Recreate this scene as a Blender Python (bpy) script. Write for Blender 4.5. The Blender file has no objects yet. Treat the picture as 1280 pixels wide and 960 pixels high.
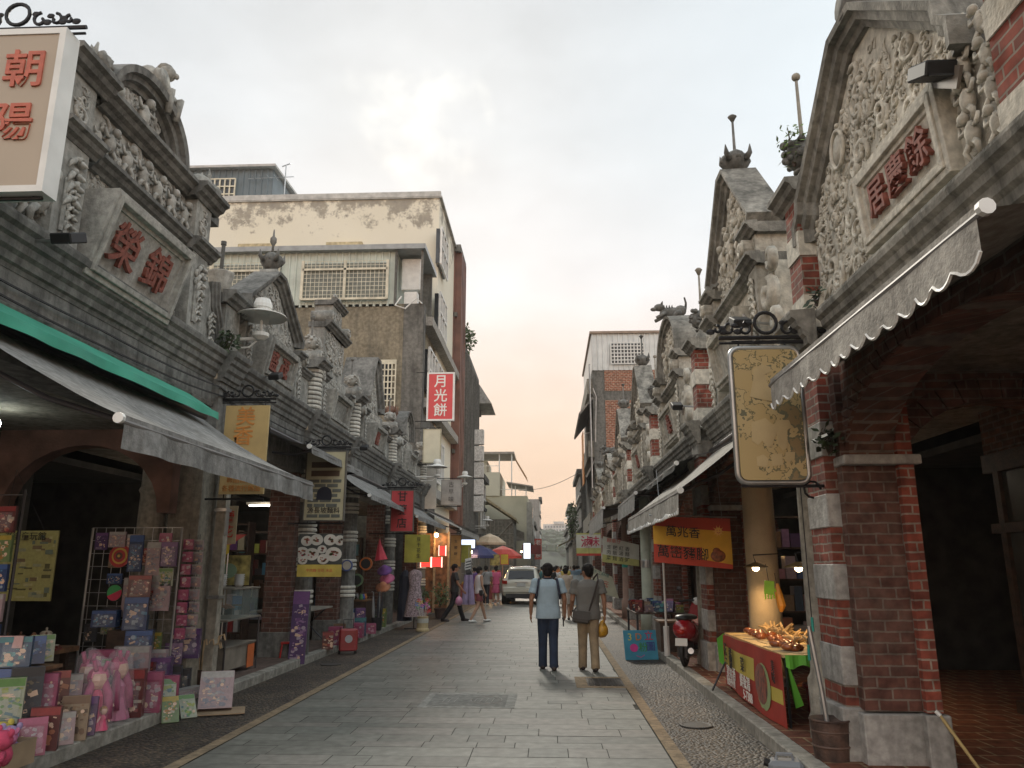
import bpy, bmesh, math, random
from mathutils import Vector, Matrix, noise
scene = bpy.context.scene
COL = scene.collection
PI = math.pi
R = math.radians
random.seed(7)
OFF = {}
def tag(o, label=None, cat=None, group=None, kind=None):
 if label: o['label'] = label
 if cat: o['category'] = cat
 if group: o['group'] = group
 if kind: o['kind'] = kind
 return o
def thing(name, label, cat, loc=(0, 0, 0), group=None):
 o = bpy.data.objects.new(name, None)
 o.empty_display_size = 0.1
 COL.objects.link(o)
 o.location = loc
 OFF[o.name] = Vector(loc)
 return tag(o, label, cat, group)
def place(o, loc, rz=0, rx=0, ry=0, s=1):
 o.location = loc
 o.rotation_euler = (rx, ry, rz)
 if s != 1: o.scale = (s, s, s)
 return o
def dup(root, loc, rz=0, label=None, group=None, s=None):
 r = root.copy(); COL.objects.link(r)
 r.location = loc
 r.rotation_euler = (0, 0, rz)
 if s: r.scale = (s, s, s)
 if label: r['label'] = label
 if group: r['group'] = group
 for ch in list(root.children):
  c = ch.copy(); COL.objects.link(c); c.parent = r
  for g in list(ch.children):
   d = g.copy(); COL.objects.link(d); d.parent = c
 return r
class MB:
 """collects shapes and links them as one mesh object"""
 def __init__(self, f=None):
  self.v = []; self.f = []; self.mi = []; self.cur = 0; self.map = f; self.sm = []; self.smooth = False
 def add(self, vs, fs):
  b = len(self.v)
  if self.map: self.v += [self.map(*p) for p in vs]
  else: self.v += [tuple(p) for p in vs]
  for q in fs:
   self.f.append(tuple(b + i for i in q)); self.mi.append(self.cur); self.sm.append(self.smooth)
  return self
 def box(self, x0, x1, y0, y1, z0, z1):
  self.add([(x0,y0,z0),(x1,y0,z0),(x1,y1,z0),(x0,y1,z0),(x0,y0,z1),(x1,y0,z1),(x1,y1,z1),(x0,y1,z1)],
     [(0,3,2,1),(4,5,6,7),(0,1,5,4),(1,2,6,5),(2,3,7,6),(3,0,4,7)])
  return self
 def cbox(self, c, s, rz=0, rx=0, ry=0):
  M = Matrix.Rotation(rz, 3, 'Z') @ Matrix.Rotation(ry, 3, 'Y') @ Matrix.Rotation(rx, 3, 'X')
  c = Vector(c); vs = []
  for k in (-.5, .5):
   for i, j in ((-.5,-.5),(.5,-.5),(.5,.5),(-.5,.5)):
    vs.append(tuple(c + M @ Vector((i*s[0], j*s[1], k*s[2]))))
  self.add(vs, [(0,3,2,1),(4,5,6,7),(0,1,5,4),(1,2,6,5),(2,3,7,6),(3,0,4,7)])
  return self
 def quad(self, a, b, c, d):
  return self.add([a, b, c, d], [(0,1,2,3)])
 def plate(self, pts, d0, d1, axes='szd'):
  """extrude a 2-D outline (a, b) between depths d0, d1; axes says how (a,b,d) become coordinates"""
  def P(a, b, d):
   if axes == 'szd': return (a, b, d)
   if axes == 'xz': return (a, d, b)      # plane X,Z thickness along Y
   if axes == 'yz': return (d, a, b)
   return (a, b, d)
  n = len(pts)
  vs = [P(a, b, d0) for a, b in pts] + [P(a, b, d1) for a, b in pts]
  fs = [tuple(range(n)), tuple(range(2*n-1, n-1, -1))] + [(i, (i+1) % n, n+(i+1) % n, n+i) for i in range(n)]
  return self.add(vs, fs)
 def tube(self, pts, rad, n=6, cap=True):
  pts = [Vector(p) for p in pts]; m = len(pts)
  if not hasattr(rad, '__len__'): rad = [rad]*m
  t0 = (pts[1]-pts[0]).normalized()
  u = t0.orthogonal().normalized(); vs = []
  for i in range(m):
   t = (pts[min(i+1, m-1)] - pts[max(i-1, 0)])
   if t.length < 1e-9: t = t0
   t.normalize()
   u = (u - t*u.dot(t))
   if u.length < 1e-6: u = t.orthogonal()
   u.normalize(); w = t.cross(u)
   for k in range(n):
    a = 2*PI*k/n
    vs.append(tuple(pts[i] + (u*math.cos(a) + w*math.sin(a))*rad[i]))
  fs = [(i*n+k, i*n+(k+1) % n, (i+1)*n+(k+1) % n, (i+1)*n+k) for i in range(m-1) for k in range(n)]
  if cap: fs += [tuple(range(n-1, -1, -1)), tuple((m-1)*n+k for k in range(n))]
  return self.add(vs, fs)
 def lathe(self, prof, c=(0, 0, 0), n=16, a0=0, a1=2*PI, lobes=0, amp=0):
  full = abs(a1-a0) > 2*PI-1e-6
  k = n if full else n+1
  vs = []
  for r, z in prof:
   for i in range(k):
    a = a0 + (a1-a0)*i/n
    rr = r*(1 + (amp*math.cos(lobes*a) if lobes else 0))
    vs.append((c[0]+rr*math.cos(a), c[1]+rr*math.sin(a), c[2]+z))
  fs = []
  for j in range(len(prof)-1):
   for i in range(n):
    i2 = (i+1) % k if full else i+1
    fs.append((j*k+i, j*k+i2, (j+1)*k+i2, (j+1)*k+i))
  if full:
   fs += [tuple(range(n-1, -1, -1)), tuple((len(prof)-1)*k+i for i in range(n))]
  return self.add(vs, fs)
 def ball(self, c, r, n=8, m=6, M=None):
  if not hasattr(r, '__len__'): r = (r, r, r)
  c = Vector(c); vs = [];
  for j in range(1, m):
   b = PI*j/m
   for i in range(n):
    a = 2*PI*i/n
    p = Vector((r[0]*math.sin(b)*math.cos(a), r[1]*math.sin(b)*math.sin(a), r[2]*math.cos(b)))
    if M: p = M @ p
    vs.append(tuple(c+p))
  top = Vector((0, 0, r[2]));
  if M: top = M @ top
  vs += [tuple(c+top), tuple(c-top)]
  T = n*(m-1)
  fs = [(j*n+i, (j+1)*n+i, (j+1)*n+(i+1) % n, j*n+(i+1) % n) for j in range(m-2) for i in range(n)]
  fs += [(T, i, (i+1) % n) for i in range(n)] + [(T+1, (m-2)*n+(i+1) % n, (m-2)*n+i) for i in range(n)]
  return self.add(vs, fs)
 def sweep(self, path, prof, closed=False):
  """path [(s,z)], profile [(n,d)]: n along the path's left normal, d out of the wall"""
  m = len(path); k = len(prof); vs = []
  for i in range(m):
   a = Vector(path[i-1 if i else (m-1 if closed else 0)]); b = Vector(path[i]); c = Vector(path[(i+1) % m if (closed or i < m-1) else i])
   t1 = (b-a); t2 = (c-b)
   if t1.length < 1e-9: t1 = t2
   if t2.length < 1e-9: t2 = t1
   t1.normalize(); t2.normalize()
   n1 = Vector((-t1.y, t1.x)); n2 = Vector((-t2.y, t2.x))
   nn = (n1+n2)
   if nn.length < 1e-6: nn = n1.copy()
   nn.normalize(); sc = 1/max(0.35, nn.dot(n1))
   for pn, pd in prof:
    q = b + nn*pn*sc
    vs.append((q.x, q.y, pd))
  fs = []
  for i in range(m if closed else m-1):
   j = (i+1) % m
   for q in range(k):
    fs.append((i*k+q, i*k+(q+1) % k, j*k+(q+1) % k, j*k+q))
  if not closed: fs += [tuple(range(k)), tuple((m-1)*k+q for q in range(k-1, -1, -1))]
  return self.add(vs, fs)
 def build(self, name, mat, parent=None, smooth=None, bevel=0, normals=True):
  me = bpy.data.meshes.new(name)
  off = OFF.get(parent.name, Vector((0, 0, 0))) if parent else Vector((0, 0, 0))
  me.from_pydata([tuple(Vector(p)-off) for p in self.v], [], self.f)
  mats = mat if isinstance(mat, (list, tuple)) else [mat]
  for m in mats: me.materials.append(m)
  for p, i, s in zip(me.polygons, self.mi, self.sm):
   p.material_index = i if i < len(mats) else 0
   p.use_smooth = s if smooth is None else smooth
  if normals:
   bm = bmesh.new(); bm.from_mesh(me)
   bmesh.ops.recalc_face_normals(bm, faces=bm.faces[:])
   bm.to_mesh(me); bm.free()
  o = bpy.data.objects.new(name, me)
  COL.objects.link(o)
  if parent: o.parent = parent; OFF[o.name] = off.copy()
  else: OFF[o.name] = Vector((0, 0, 0))
  if bevel:
   b = o.modifiers.new('bevel', 'BEVEL'); b.width = bevel; b.segments = 1; b.limit_method = 'ANGLE'
  return o
MC = {}
def lin(c):
 return tuple((x/12.92 if x <= .04045 else ((x+.055)/1.055)**2.4) for x in c)
def hexc(h):
 return lin(tuple(int(h[i:i+2], 16)/255 for i in (0, 2, 4)))
def newmat(name):
 m = bpy.data.materials.new(name); m.use_nodes = True
 nt = m.node_tree; b = nt.nodes['Principled BSDF']
 return m, nt, b
def N(nt, t, **kw):
 n = nt.nodes.new(t)
 for k, v in kw.items(): setattr(n, k, v)
 return n
def mat(name, col, rough=.7, metal=0, var=.18, scale=4, bump=0, bscale=40, emit=0, alpha=None, trans=0, spec=None, tint=None, coat=0, obj=True):
 """one base colour broken up by procedural noise"""
 if name in MC: return MC[name]
 m, nt, b = newmat(name)
 tc = N(nt, 'ShaderNodeTexCoord');
 no = N(nt, 'ShaderNodeTexNoise'); no.inputs['Scale'].default_value = scale; no.inputs['Detail'].default_value = 5
 nt.links.new(tc.outputs['Object'], no.inputs['Vector'])
 mx = N(nt, 'ShaderNodeMix', data_type='RGBA')
 c2 = tint if tint else tuple(x*(1-var*1.6) for x in col)
 c1 = tuple(min(1, x*(1+var*.6)) for x in col)
 rm = N(nt, 'ShaderNodeMapRange'); rm.inputs[1].default_value = .3; rm.inputs[2].default_value = .7
 nt.links.new(no.outputs['Fac'], rm.inputs[0]); nt.links.new(rm.outputs[0], mx.inputs[0])
 mx.inputs[6].default_value = (*c2, 1); mx.inputs[7].default_value = (*c1, 1)
 nt.links.new(mx.outputs[2], b.inputs['Base Color'])
 b.inputs['Roughness'].default_value = rough; b.inputs['Metallic'].default_value = metal
 if spec is not None: b.inputs['Specular IOR Level'].default_value = spec
 if coat: b.inputs['Coat Weight'].default_value = coat
 if trans: b.inputs['Transmission Weight'].default_value = trans
 if emit:
  b.inputs['Emission Color'].default_value = (*col, 1); b.inputs['Emission Strength'].default_value = emit
 if bump:
  n2 = N(nt, 'ShaderNodeTexNoise'); n2.inputs['Scale'].default_value = bscale; n2.inputs['Detail'].default_value = 4
  nt.links.new(tc.outputs['Object'], n2.inputs['Vector'])
  bp = N(nt, 'ShaderNodeBump'); bp.inputs['Strength'].default_value = bump; bp.inputs['Distance'].default_value = .02
  nt.links.new(n2.outputs['Fac'], bp.inputs['Height']); nt.links.new(bp.outputs[0], b.inputs['Normal'])
 MC[name] = m
 return m
def stone(name, base, dark, stain=.55, warm=None, scale=1.0, lich=None, rough=.9):
 """old rendered masonry: blotches, long rain streaks, black algae and pitted surface"""
 if name in MC: return MC[name]
 m, nt, b = newmat(name); L = nt.links
 geo = N(nt, 'ShaderNodeNewGeometry')
 n1 = N(nt, 'ShaderNodeTexNoise'); n1.inputs['Scale'].default_value = 1.3*scale; n1.inputs['Detail'].default_value = 8; n1.inputs['Roughness'].default_value = .65
 L.new(geo.outputs['Position'], n1.inputs['Vector'])
 mp = N(nt, 'ShaderNodeMapping'); mp.inputs['Scale'].default_value = (3.6, 3.6, .5)
 L.new(geo.outputs['Position'], mp.inputs['Vector'])
 n2 = N(nt, 'ShaderNodeTexNoise'); n2.inputs['Scale'].default_value = 1.4*scale; n2.inputs['Detail'].default_value = 9; n2.inputs['Roughness'].default_value = .62; n2.inputs['Distortion'].default_value = .6
 L.new(mp.outputs[0], n2.inputs['Vector'])
 n3 = N(nt, 'ShaderNodeTexNoise'); n3.inputs['Scale'].default_value = 14*scale; n3.inputs['Detail'].default_value = 6
 L.new(geo.outputs['Position'], n3.inputs['Vector'])
 r1 = N(nt, 'ShaderNodeValToRGB'); r1.color_ramp.elements[0].position = .32; r1.color_ramp.elements[1].position = .68
 w = warm or tuple(x*.72 for x in base)
 r1.color_ramp.elements[0].color = (*w, 1); r1.color_ramp.elements[1].color = (*base, 1)
 L.new(n1.outputs['Fac'], r1.inputs[0])
 r2 = N(nt, 'ShaderNodeMapRange'); r2.inputs[1].default_value = .44; r2.inputs[2].default_value = .68; r2.inputs[3].default_value = 0; r2.inputs[4].default_value = stain
 L.new(n2.outputs['Fac'], r2.inputs[0])
 mx = N(nt, 'ShaderNodeMix', data_type='RGBA'); L.new(r2.outputs[0], mx.inputs[0]); L.new(r1.outputs[0], mx.inputs[6]); mx.inputs[7].default_value = (*dark, 1)
 r3 = N(nt, 'ShaderNodeMapRange'); r3.inputs[1].default_value = .35; r3.inputs[2].default_value = .7; r3.inputs[3].default_value = .72; r3.inputs[4].default_value = 1.18
 L.new(n3.outputs['Fac'], r3.inputs[0])
 ml = N(nt, 'ShaderNodeMix', data_type='RGBA', blend_type='MULTIPLY'); ml.inputs[0].default_value = 1
 L.new(mx.outputs[2], ml.inputs[6]); L.new(r3.outputs[0], ml.inputs[7])
 L.new(ml.outputs[2], b.inputs['Base Color'])
 b.inputs['Roughness'].default_value = rough; b.inputs['Specular IOR Level'].default_value = .25
 n4 = N(nt, 'ShaderNodeTexNoise'); n4.inputs['Scale'].default_value = 45; n4.inputs['Detail'].default_value = 5
 L.new(geo.outputs['Position'], n4.inputs['Vector'])
 bp = N(nt, 'ShaderNodeBump'); bp.inputs['Strength'].default_value = .55; bp.inputs['Distance'].default_value = .012
 L.new(n4.outputs['Fac'], bp.inputs['Height']); L.new(bp.outputs[0], b.inputs['Normal'])
 MC[name] = m
 return m
def brick(name, c1, c2, mortar, bw=.22, bh=.075, ms=.012, wear=.35, dirt=(.05, .045, .04), scale=1):
 if name in MC: return MC[name]
 m, nt, b = newmat(name); L = nt.links
 geo = N(nt, 'ShaderNodeNewGeometry'); sp = N(nt, 'ShaderNodeSeparateXYZ'); L.new(geo.outputs['Position'], sp.inputs[0])
 ad = N(nt, 'ShaderNodeMath', operation='ADD'); L.new(sp.outputs[0], ad.inputs[0]); L.new(sp.outputs[1], ad.inputs[1])
 cb = N(nt, 'ShaderNodeCombineXYZ'); L.new(ad.outputs[0], cb.inputs[0]); L.new(sp.outputs[2], cb.inputs[1])
 wn = N(nt, 'ShaderNodeTexNoise'); wn.inputs['Scale'].default_value = 7; wn.inputs['Detail'].default_value = 3; L.new(geo.outputs['Position'], wn.inputs['Vector'])
 ws = N(nt, 'ShaderNodeVectorMath', operation='MULTIPLY_ADD'); L.new(wn.outputs['Color'], ws.inputs[0]); ws.inputs[1].default_value = (.022, .022, 0); L.new(cb.outputs[0], ws.inputs[2])
 br = N(nt, 'ShaderNodeTexBrick'); L.new(ws.outputs[0], br.inputs['Vector'])
 br.inputs['Scale'].default_value = 1; br.inputs['Mortar Size'].default_value = ms; br.inputs['Brick Width'].default_value = bw; br.inputs['Row Height'].default_value = bh
 br.inputs['Color1'].default_value = (*c1, 1); br.inputs['Color2'].default_value = (*c2, 1); br.inputs['Mortar'].default_value = (*mortar, 1)
 br.inputs['Mortar Smooth'].default_value = .2
 no = N(nt, 'ShaderNodeTexNoise'); no.inputs['Scale'].default_value = 2.2; no.inputs['Detail'].default_value = 9; no.inputs['Roughness'].default_value = .7
 L.new(geo.outputs['Position'], no.inputs['Vector'])
 mr = N(nt, 'ShaderNodeMapRange'); mr.inputs[1].default_value = .45; mr.inputs[2].default_value = .75; mr.inputs[4].default_value = wear
 L.new(no.outputs['Fac'], mr.inputs[0])
 mx = N(nt, 'ShaderNodeMix', data_type='RGBA'); L.new(mr.outputs[0], mx.inputs[0]); L.new(br.outputs['Color'], mx.inputs[6]); mx.inputs[7].default_value = (*dirt, 1)
 v2 = N(nt, 'ShaderNodeTexNoise'); v2.inputs['Scale'].default_value = 9; v2.inputs['Detail'].default_value = 5; L.new(geo.outputs['Position'], v2.inputs['Vector'])
 vr = N(nt, 'ShaderNodeMapRange'); vr.inputs[1].default_value = .3; vr.inputs[2].default_value = .7; vr.inputs[3].default_value = .55; vr.inputs[4].default_value = 1.3; L.new(v2.outputs['Fac'], vr.inputs[0])
 vm = N(nt, 'ShaderNodeMix', data_type='RGBA', blend_type='MULTIPLY'); vm.inputs[0].default_value = 1; L.new(mx.outputs[2], vm.inputs[6]); L.new(vr.outputs[0], vm.inputs[7])
 L.new(vm.outputs[2], b.inputs['Base Color']); b.inputs['Roughness'].default_value = .88; b.inputs['Specular IOR Level'].default_value = .25
 bp = N(nt, 'ShaderNodeBump'); bp.inputs['Strength'].default_value = .7; bp.inputs['Distance'].default_value = .008; bp.invert = True
 L.new(br.outputs['Fac'], bp.inputs['Height']); L.new(bp.outputs[0], b.inputs['Normal'])
 MC[name] = m
 return m
def attrmat(name, rough=.6, coat=0, var=.15, scale=30):
 """colour from the mesh's own 'Col' attribute (prints, stickers, slabs), with fine noise"""
 if name in MC: return MC[name]
 m, nt, b = newmat(name); L = nt.links
 at = N(nt, 'ShaderNodeAttribute'); at.attribute_name = 'Col'
 geo = N(nt, 'ShaderNodeNewGeometry')
 no = N(nt, 'ShaderNodeTexNoise'); no.inputs['Scale'].default_value = scale; no.inputs['Detail'].default_value = 6
 L.new(geo.outputs['Position'], no.inputs['Vector'])
 mr = N(nt, 'ShaderNodeMapRange'); mr.inputs[1].default_value = .3; mr.inputs[2].default_value = .7; mr.inputs[3].default_value = 1-var; mr.inputs[4].default_value = 1+var*.7
 L.new(no.outputs['Fac'], mr.inputs[0])
 ml = N(nt, 'ShaderNodeMix', data_type='RGBA', blend_type='MULTIPLY'); ml.inputs[0].default_value = 1
 L.new(at.outputs['Color'], ml.inputs[6]); L.new(mr.outputs[0], ml.inputs[7]); L.new(ml.outputs[2], b.inputs['Base Color'])
 b.inputs['Roughness'].default_value = rough
 if coat: b.inputs['Coat Weight'].default_value = coat; b.inputs['Coat Roughness'].default_value = .1
 MC[name] = m
 return m
def setcol(o, cols):
 """cols: one rgb per polygon"""
 me = o.data
 a = me.color_attributes.new('Col', 'FLOAT_COLOR', 'CORNER')
 for p in me.polygons:
  c = cols[p.index]
  for li in p.loop_indices: a.data[li].color = (*c, 1)
def glass(name, col=(.9, .95, .95), rough=.03, alpha=.35):
 if name in MC: return MC[name]
 m, nt, b = newmat(name)
 b.inputs['Base Color'].default_value = (*col, 1); b.inputs['Roughness'].default_value = rough; b.inputs['Alpha'].default_value = alpha
 MC[name] = m
 return m
STL = stone('stone_left', (.43, .425, .385), (.085, .086, .078), .6, warm=(.27, .268, .245))
STL2 = stone('stone_left_pale', (.50, .49, .45), (.13, .13, .118), .42, warm=(.35, .345, .31))
STD = stone('stone_dark', (.25, .247, .228), (.05, .051, .047), .7, warm=(.14, .14, .13))
STR = stone('stone_right', (.58, .55, .47), (.11, .108, .095), .6, warm=(.41, .385, .32))
STR2 = stone('stone_right_pale', (.68, .645, .55), (.19, .185, .16), .35, warm=(.53, .50, .42))
STC = stone('cornice_right', (.36, .345, .30), (.055, .055, .048), .8, warm=(.17, .165, .145))
PLA = stone('old_plaster', (.38, .35, .29), (.10, .095, .08), .5)
PLD = stone('dim_plaster', (.34, .31, .25), (.06, .055, .045), .6)
QUO = stone('quoin_stone', (.43, .42, .39), (.16, .155, .14), .5)
BRK = brick('red_brick', (.28, .07, .045), (.17, .05, .035), (.27, .225, .18), wear=.7, ms=.008, dirt=(.10, .06, .045))
BRKO = brick('worn_brick', (.14, .06, .044), (.095, .045, .035), (.17, .135, .11), wear=.75, dirt=(.125, .095, .075), bh=.085, ms=.008)
BRKS = brick('dark_brick', (.17, .075, .052), (.11, .055, .04), (.18, .145, .12), wear=.5)  # darker brick tone for the arches and the wall above the shopfront
WHB = mat('white_band_render', (.62, .60, .53), .8, var=.25, bump=.3)
IRON = mat('black_iron', (.018, .018, .02), .5, metal=.4, bump=.2)
STEEL = mat('galvanised_steel', (.45, .46, .46), .35, metal=.85)
DARKM = mat('dark_metal', (.05, .05, .055), .4, metal=.6)
WHITE = mat('white_paint', (.74, .74, .70), .5, var=.1)
REDL = mat('faded_red_letter', (.27, .085, .06), .8, var=.3, scale=25)
WOODD = mat('dark_wood', (.055, .03, .018), .55, var=.4, scale=12, bump=.3)
WOOD = mat('brown_wood', (.20, .105, .05), .55, var=.35, scale=10)
WOODL = mat('pale_wood', (.42, .30, .17), .6, var=.25, scale=10)
BLACK = mat('soft_black', (.012, .012, .013), .6, var=.3)
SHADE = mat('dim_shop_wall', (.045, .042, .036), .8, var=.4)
PRINT = attrmat('printed_card', .45, coat=.3)
PLASTIC = attrmat('plastic', .35, coat=.2, var=.08)
def text(s, size, m, parent, origin, right, up, ext=.004, bold=.0, name='lettering', center=True, sx=1.0, lab=None, sub=3):
 cu = bpy.data.curves.new('t', 'FONT'); cu.body = s; cu.size = size; cu.extrude = ext; cu.offset = min(bold, size*(.012 if size > .25 else (.007 if size > .13 else .0025)))
 cu.align_x = 'CENTER' if center else 'LEFT'; cu.align_y = 'CENTER'; cu.resolution_u = sub
 cu.space_line = .82
 o = bpy.data.objects.new('t', cu); COL.objects.link(o)
 bpy.context.view_layer.update()
 me = bpy.data.meshes.new_from_object(o.evaluated_get(bpy.context.evaluated_depsgraph_get()))
 bpy.data.objects.remove(o); bpy.data.curves.remove(cu)
 r = Vector(right).normalized(); u = Vector(up).normalized(); n = r.cross(u)
 M = Matrix(((r.x*sx, u.x, n.x), (r.y*sx, u.y, n.y), (r.z*sx, u.z, n.z)))
 off = OFF.get(parent.name, Vector((0, 0, 0))) if parent else Vector((0, 0, 0))
 org = Vector(origin) - off
 for v in me.vertices: v.co = M @ v.co + org
 me.materials.clear(); me.materials.append(m)
 ob = bpy.data.objects.new(name, me); COL.objects.link(ob)
 if parent: ob.parent = parent
 if lab: ob['label'] = lab
 OFF[ob.name] = off.copy()
 return ob
def paving():
 rnd = random.Random(3); mb = MB(); cols = []
 y = 3.0
 while y < 60:
  h = rnd.choice((.22, .26, .30, .34)) if y < 40 else .6
  x = -3.03 - rnd.random()*.3
  while x < 1.02:
   w = rnd.choice((.35, .5, .65, .8, 1.0))*(1 if y < 40 else 1.5)
   x0 = max(x, -3.03); x1 = min(x+w, 1.02)
   if x1-x0 > .05:
    g = .0035; z = .0 + rnd.random()*.0018
    tl = (rnd.random()-.5)*.002
    mb.quad((x0+g, y+g, z+tl), (x1-g, y+g, z), (x1-g, y+h-g, z-tl), (x0+g, y+h-g, z))
    t = rnd.gauss(0, .09); q = rnd.random()
    base = (.155, .158, .136) if q < .6 else ((.172, .165, .143) if q < .85 else (.130, .137, .118))
    cols.append(tuple(max(.05, c*(1+t)) for c in base))
   x += w
  y += h
 m = attrmat('slab_stone', .55, var=.3, scale=9)
 o = mb.build('road', m, normals=False); setcol(o, cols); tag(o, kind='structure')
 g = MB(); g.quad((-900, -60, -.008), (900, -60, -.008), (900, 1500, -.008), (-900, 1500, -.008))
 tag(g.build('ground', stone('ground_fill', (.07, .07, .06), (.04, .04, .035), .4), normals=False), kind='structure')
 p = MB(); p.box(-1.55, -.42, 9.5, 10.55, -.02, .0055)
 o = p.build('inlaid_slab', stone('pale_slab', (.36, .355, .32), (.27, .27, .25), .3)); tag(o, kind='structure')
 p = MB(); p.box(-1.46, -.53, 9.62, 10.42, .001, .0085);
 o = p.build('inlaid_slab_centre', stone('grey_slab', (.27, .265, .24), (.22, .22, .2), .3)); tag(o, kind='structure')
 p = MB()
 for k in range(25):
  a0 = 2*PI*k/24;
 ring = [(-.78+.19*math.cos(2*PI*k/28), 10.02+.26*math.sin(2*PI*k/28), .010) for k in range(29)]
 p.tube(ring, .006, 4, cap=False)
 for k in range(4): p.tube([(-.92+.07*k, 9.9, .010), (-.9+.07*k, 10.13, .0085)], .005, 4)
 for k in range(3): p.tube([(-1.3+.07*k, 9.85, .010), (-1.28+.07*k, 10.17, .0085)], .005, 4)
 o = p.build('inlaid_slab_mark', mat('pale_inlay', (.36, .35, .32), .7)); tag(o, kind='structure')
 root = thing('drain_cover', 'dark cast drain cover with tan stone border in the right side of the paving', 'drain cover', (.7, 11.6, 0))
 p = MB(); p.box(.36, .52, 11.12, 12.15, -.01, .006); p.box(.52, 1.03, 11.12, 11.26, -.01, .005); p.box(.52, 1.03, 12.02, 12.15, -.01, .005)
 p.build('border', TAN, root)
 p = MB(); p.box(.52, 1.03, 11.26, 12.02, -.01, .003)
 for i in range(9):
  for j in range(6): p.box(.545+.08*j, .605+.08*j, 11.29+.08*i, 11.345+.08*i, .002, .010)
 p.build('cover', mat('cast_iron', (.055, .05, .045), .6, metal=.3, bump=.3), root)
 for (x, y, lab) in ((1.5, 8.6, 'small dark round manhole cover in the cobbled strip beside the food stall'), (-3.65, 13.4, 'dark round manhole cover in the left cobbled strip near the red toy case')):
  m_ = MB(); m_.lathe([(.17, 0), (.17, .012), (.15, .014), (.13, .01), (.0, .012)], (x, y, .004), 20)
  tag(m_.build('manhole_cover', mat('cast_iron2', (.04, .038, .034), .6)), lab, 'manhole cover')
TAN = stone('tan_edging', (.33, .25, .16), (.15, .12, .085), .6)
def strip(name, x0, x1, m, z=.0):
 mb = MB(); mb.quad((x0, 0, z), (x1, 0, z), (x1, 130, z), (x0, 130, z))
 return tag(mb.build(name, m, normals=False), kind='structure')
def cobbles():
 m, nt, b = newmat('pebble_gutter'); L = nt.links
 geo = N(nt, 'ShaderNodeNewGeometry')
 vo = N(nt, 'ShaderNodeTexVoronoi'); vo.inputs['Scale'].default_value = 34; L.new(geo.outputs['Position'], vo.inputs['Vector'])
 no = N(nt, 'ShaderNodeTexNoise'); no.inputs['Scale'].default_value = 1.2; no.inputs['Detail'].default_value = 6; L.new(geo.outputs['Position'], no.inputs['Vector'])
 r = N(nt, 'ShaderNodeValToRGB'); e = r.color_ramp.elements
 e[0].color = (.04, .034, .027, 1); e[1].color = (.27, .20, .13, 1); e.new(.5).color = (.10, .08, .058, 1)
 sp = N(nt, 'ShaderNodeSeparateColor'); L.new(vo.outputs['Color'], sp.inputs[0]); L.new(sp.outputs[0], r.inputs[0])
 mr = N(nt, 'ShaderNodeMapRange'); mr.inputs[1].default_value = .35; mr.inputs[2].default_value = .7; mr.inputs[3].default_value = .45; mr.inputs[4].default_value = 1.25
 L.new(no.outputs['Fac'], mr.inputs[0])
 d = N(nt, 'ShaderNodeMapRange'); d.inputs[1].default_value = .1; d.inputs[2].default_value = .55; d.inputs[3].default_value = 1; d.inputs[4].default_value = .3
 L.new(vo.outputs['Distance'], d.inputs[0])
 m1 = N(nt, 'ShaderNodeMix', data_type='RGBA', blend_type='MULTIPLY'); m1.inputs[0].default_value = 1; L.new(r.outputs[0], m1.inputs[6]); L.new(mr.outputs[0], m1.inputs[7])
 m2 = N(nt, 'ShaderNodeMix', data_type='RGBA', blend_type='MULTIPLY'); m2.inputs[0].default_value = .8; L.new(m1.outputs[2], m2.inputs[6]); L.new(d.outputs[0], m2.inputs[7])
 L.new(m2.outputs[2], b.inputs['Base Color']); b.inputs['Roughness'].default_value = .6
 bp = N(nt, 'ShaderNodeBump'); bp.invert = True; bp.inputs['Strength'].default_value = 1; bp.inputs['Distance'].default_value = .02
 L.new(vo.outputs['Distance'], bp.inputs['Height']); L.new(bp.outputs[0], b.inputs['Normal'])
 return m
def setting():
 paving()
 strip('edging_strip', -3.16, -3.04, TAN, .003); strip('edging_strip', 1.03, 1.15, TAN, .003)
 pc = cobbles()
 strip('cobbled_gutter', -4.1, -3.16, pc, .001); strip('cobbled_gutter', 1.15, 1.97, pc, .001)
 kst = stone('kerb_stone', (.36, .345, .30), (.14, .13, .11), .5)
 for nm, xa, xb in (('kerb', -4.26, -4.09), ('kerb', 1.96, 2.12)):
  mb = MB(); y = 1.0; r = random.Random(5)
  while y < 90:
   l = .9 + r.random()*.3
   mb.box(xa+r.random()*.006, xb, y+.004, y+l, -.02, .12+r.random()*.004); y += l
  o = mb.build(nm, kst, bevel=.012); tag(o, kind='structure')
 tl = brick('floor_tile', (.21, .075, .04), (.17, .06, .035), (.33, .24, .14), .3, .3, .012, .35, dirt=(.07, .05, .04))
 nt = tl.node_tree
 for n in nt.nodes:
  if n.type == 'COMBXYZ':
   s = [q for q in nt.nodes if q.type == 'SEPXYZ'][0]
   nt.links.new(s.outputs[0], n.inputs[0]); nt.links.new(s.outputs[1], n.inputs[1])
 for x0, x1 in ((2.12, 9.5), ):
  mb = MB(); mb.box(x0, x1, 0, 45, -.02, .118)
  tag(mb.build('arcade_floor', tl), kind='structure')
 mb = MB(); mb.box(-11.5, -4.26, 0, 90, -.02, .118); mb.box(2.12, 12, 45, 90, -.02, .118)
 tag(mb.build('arcade_floor', stone('arcade_paving', (.17, .12, .10), (.06, .05, .045), .6)), kind='structure')
setting()
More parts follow.
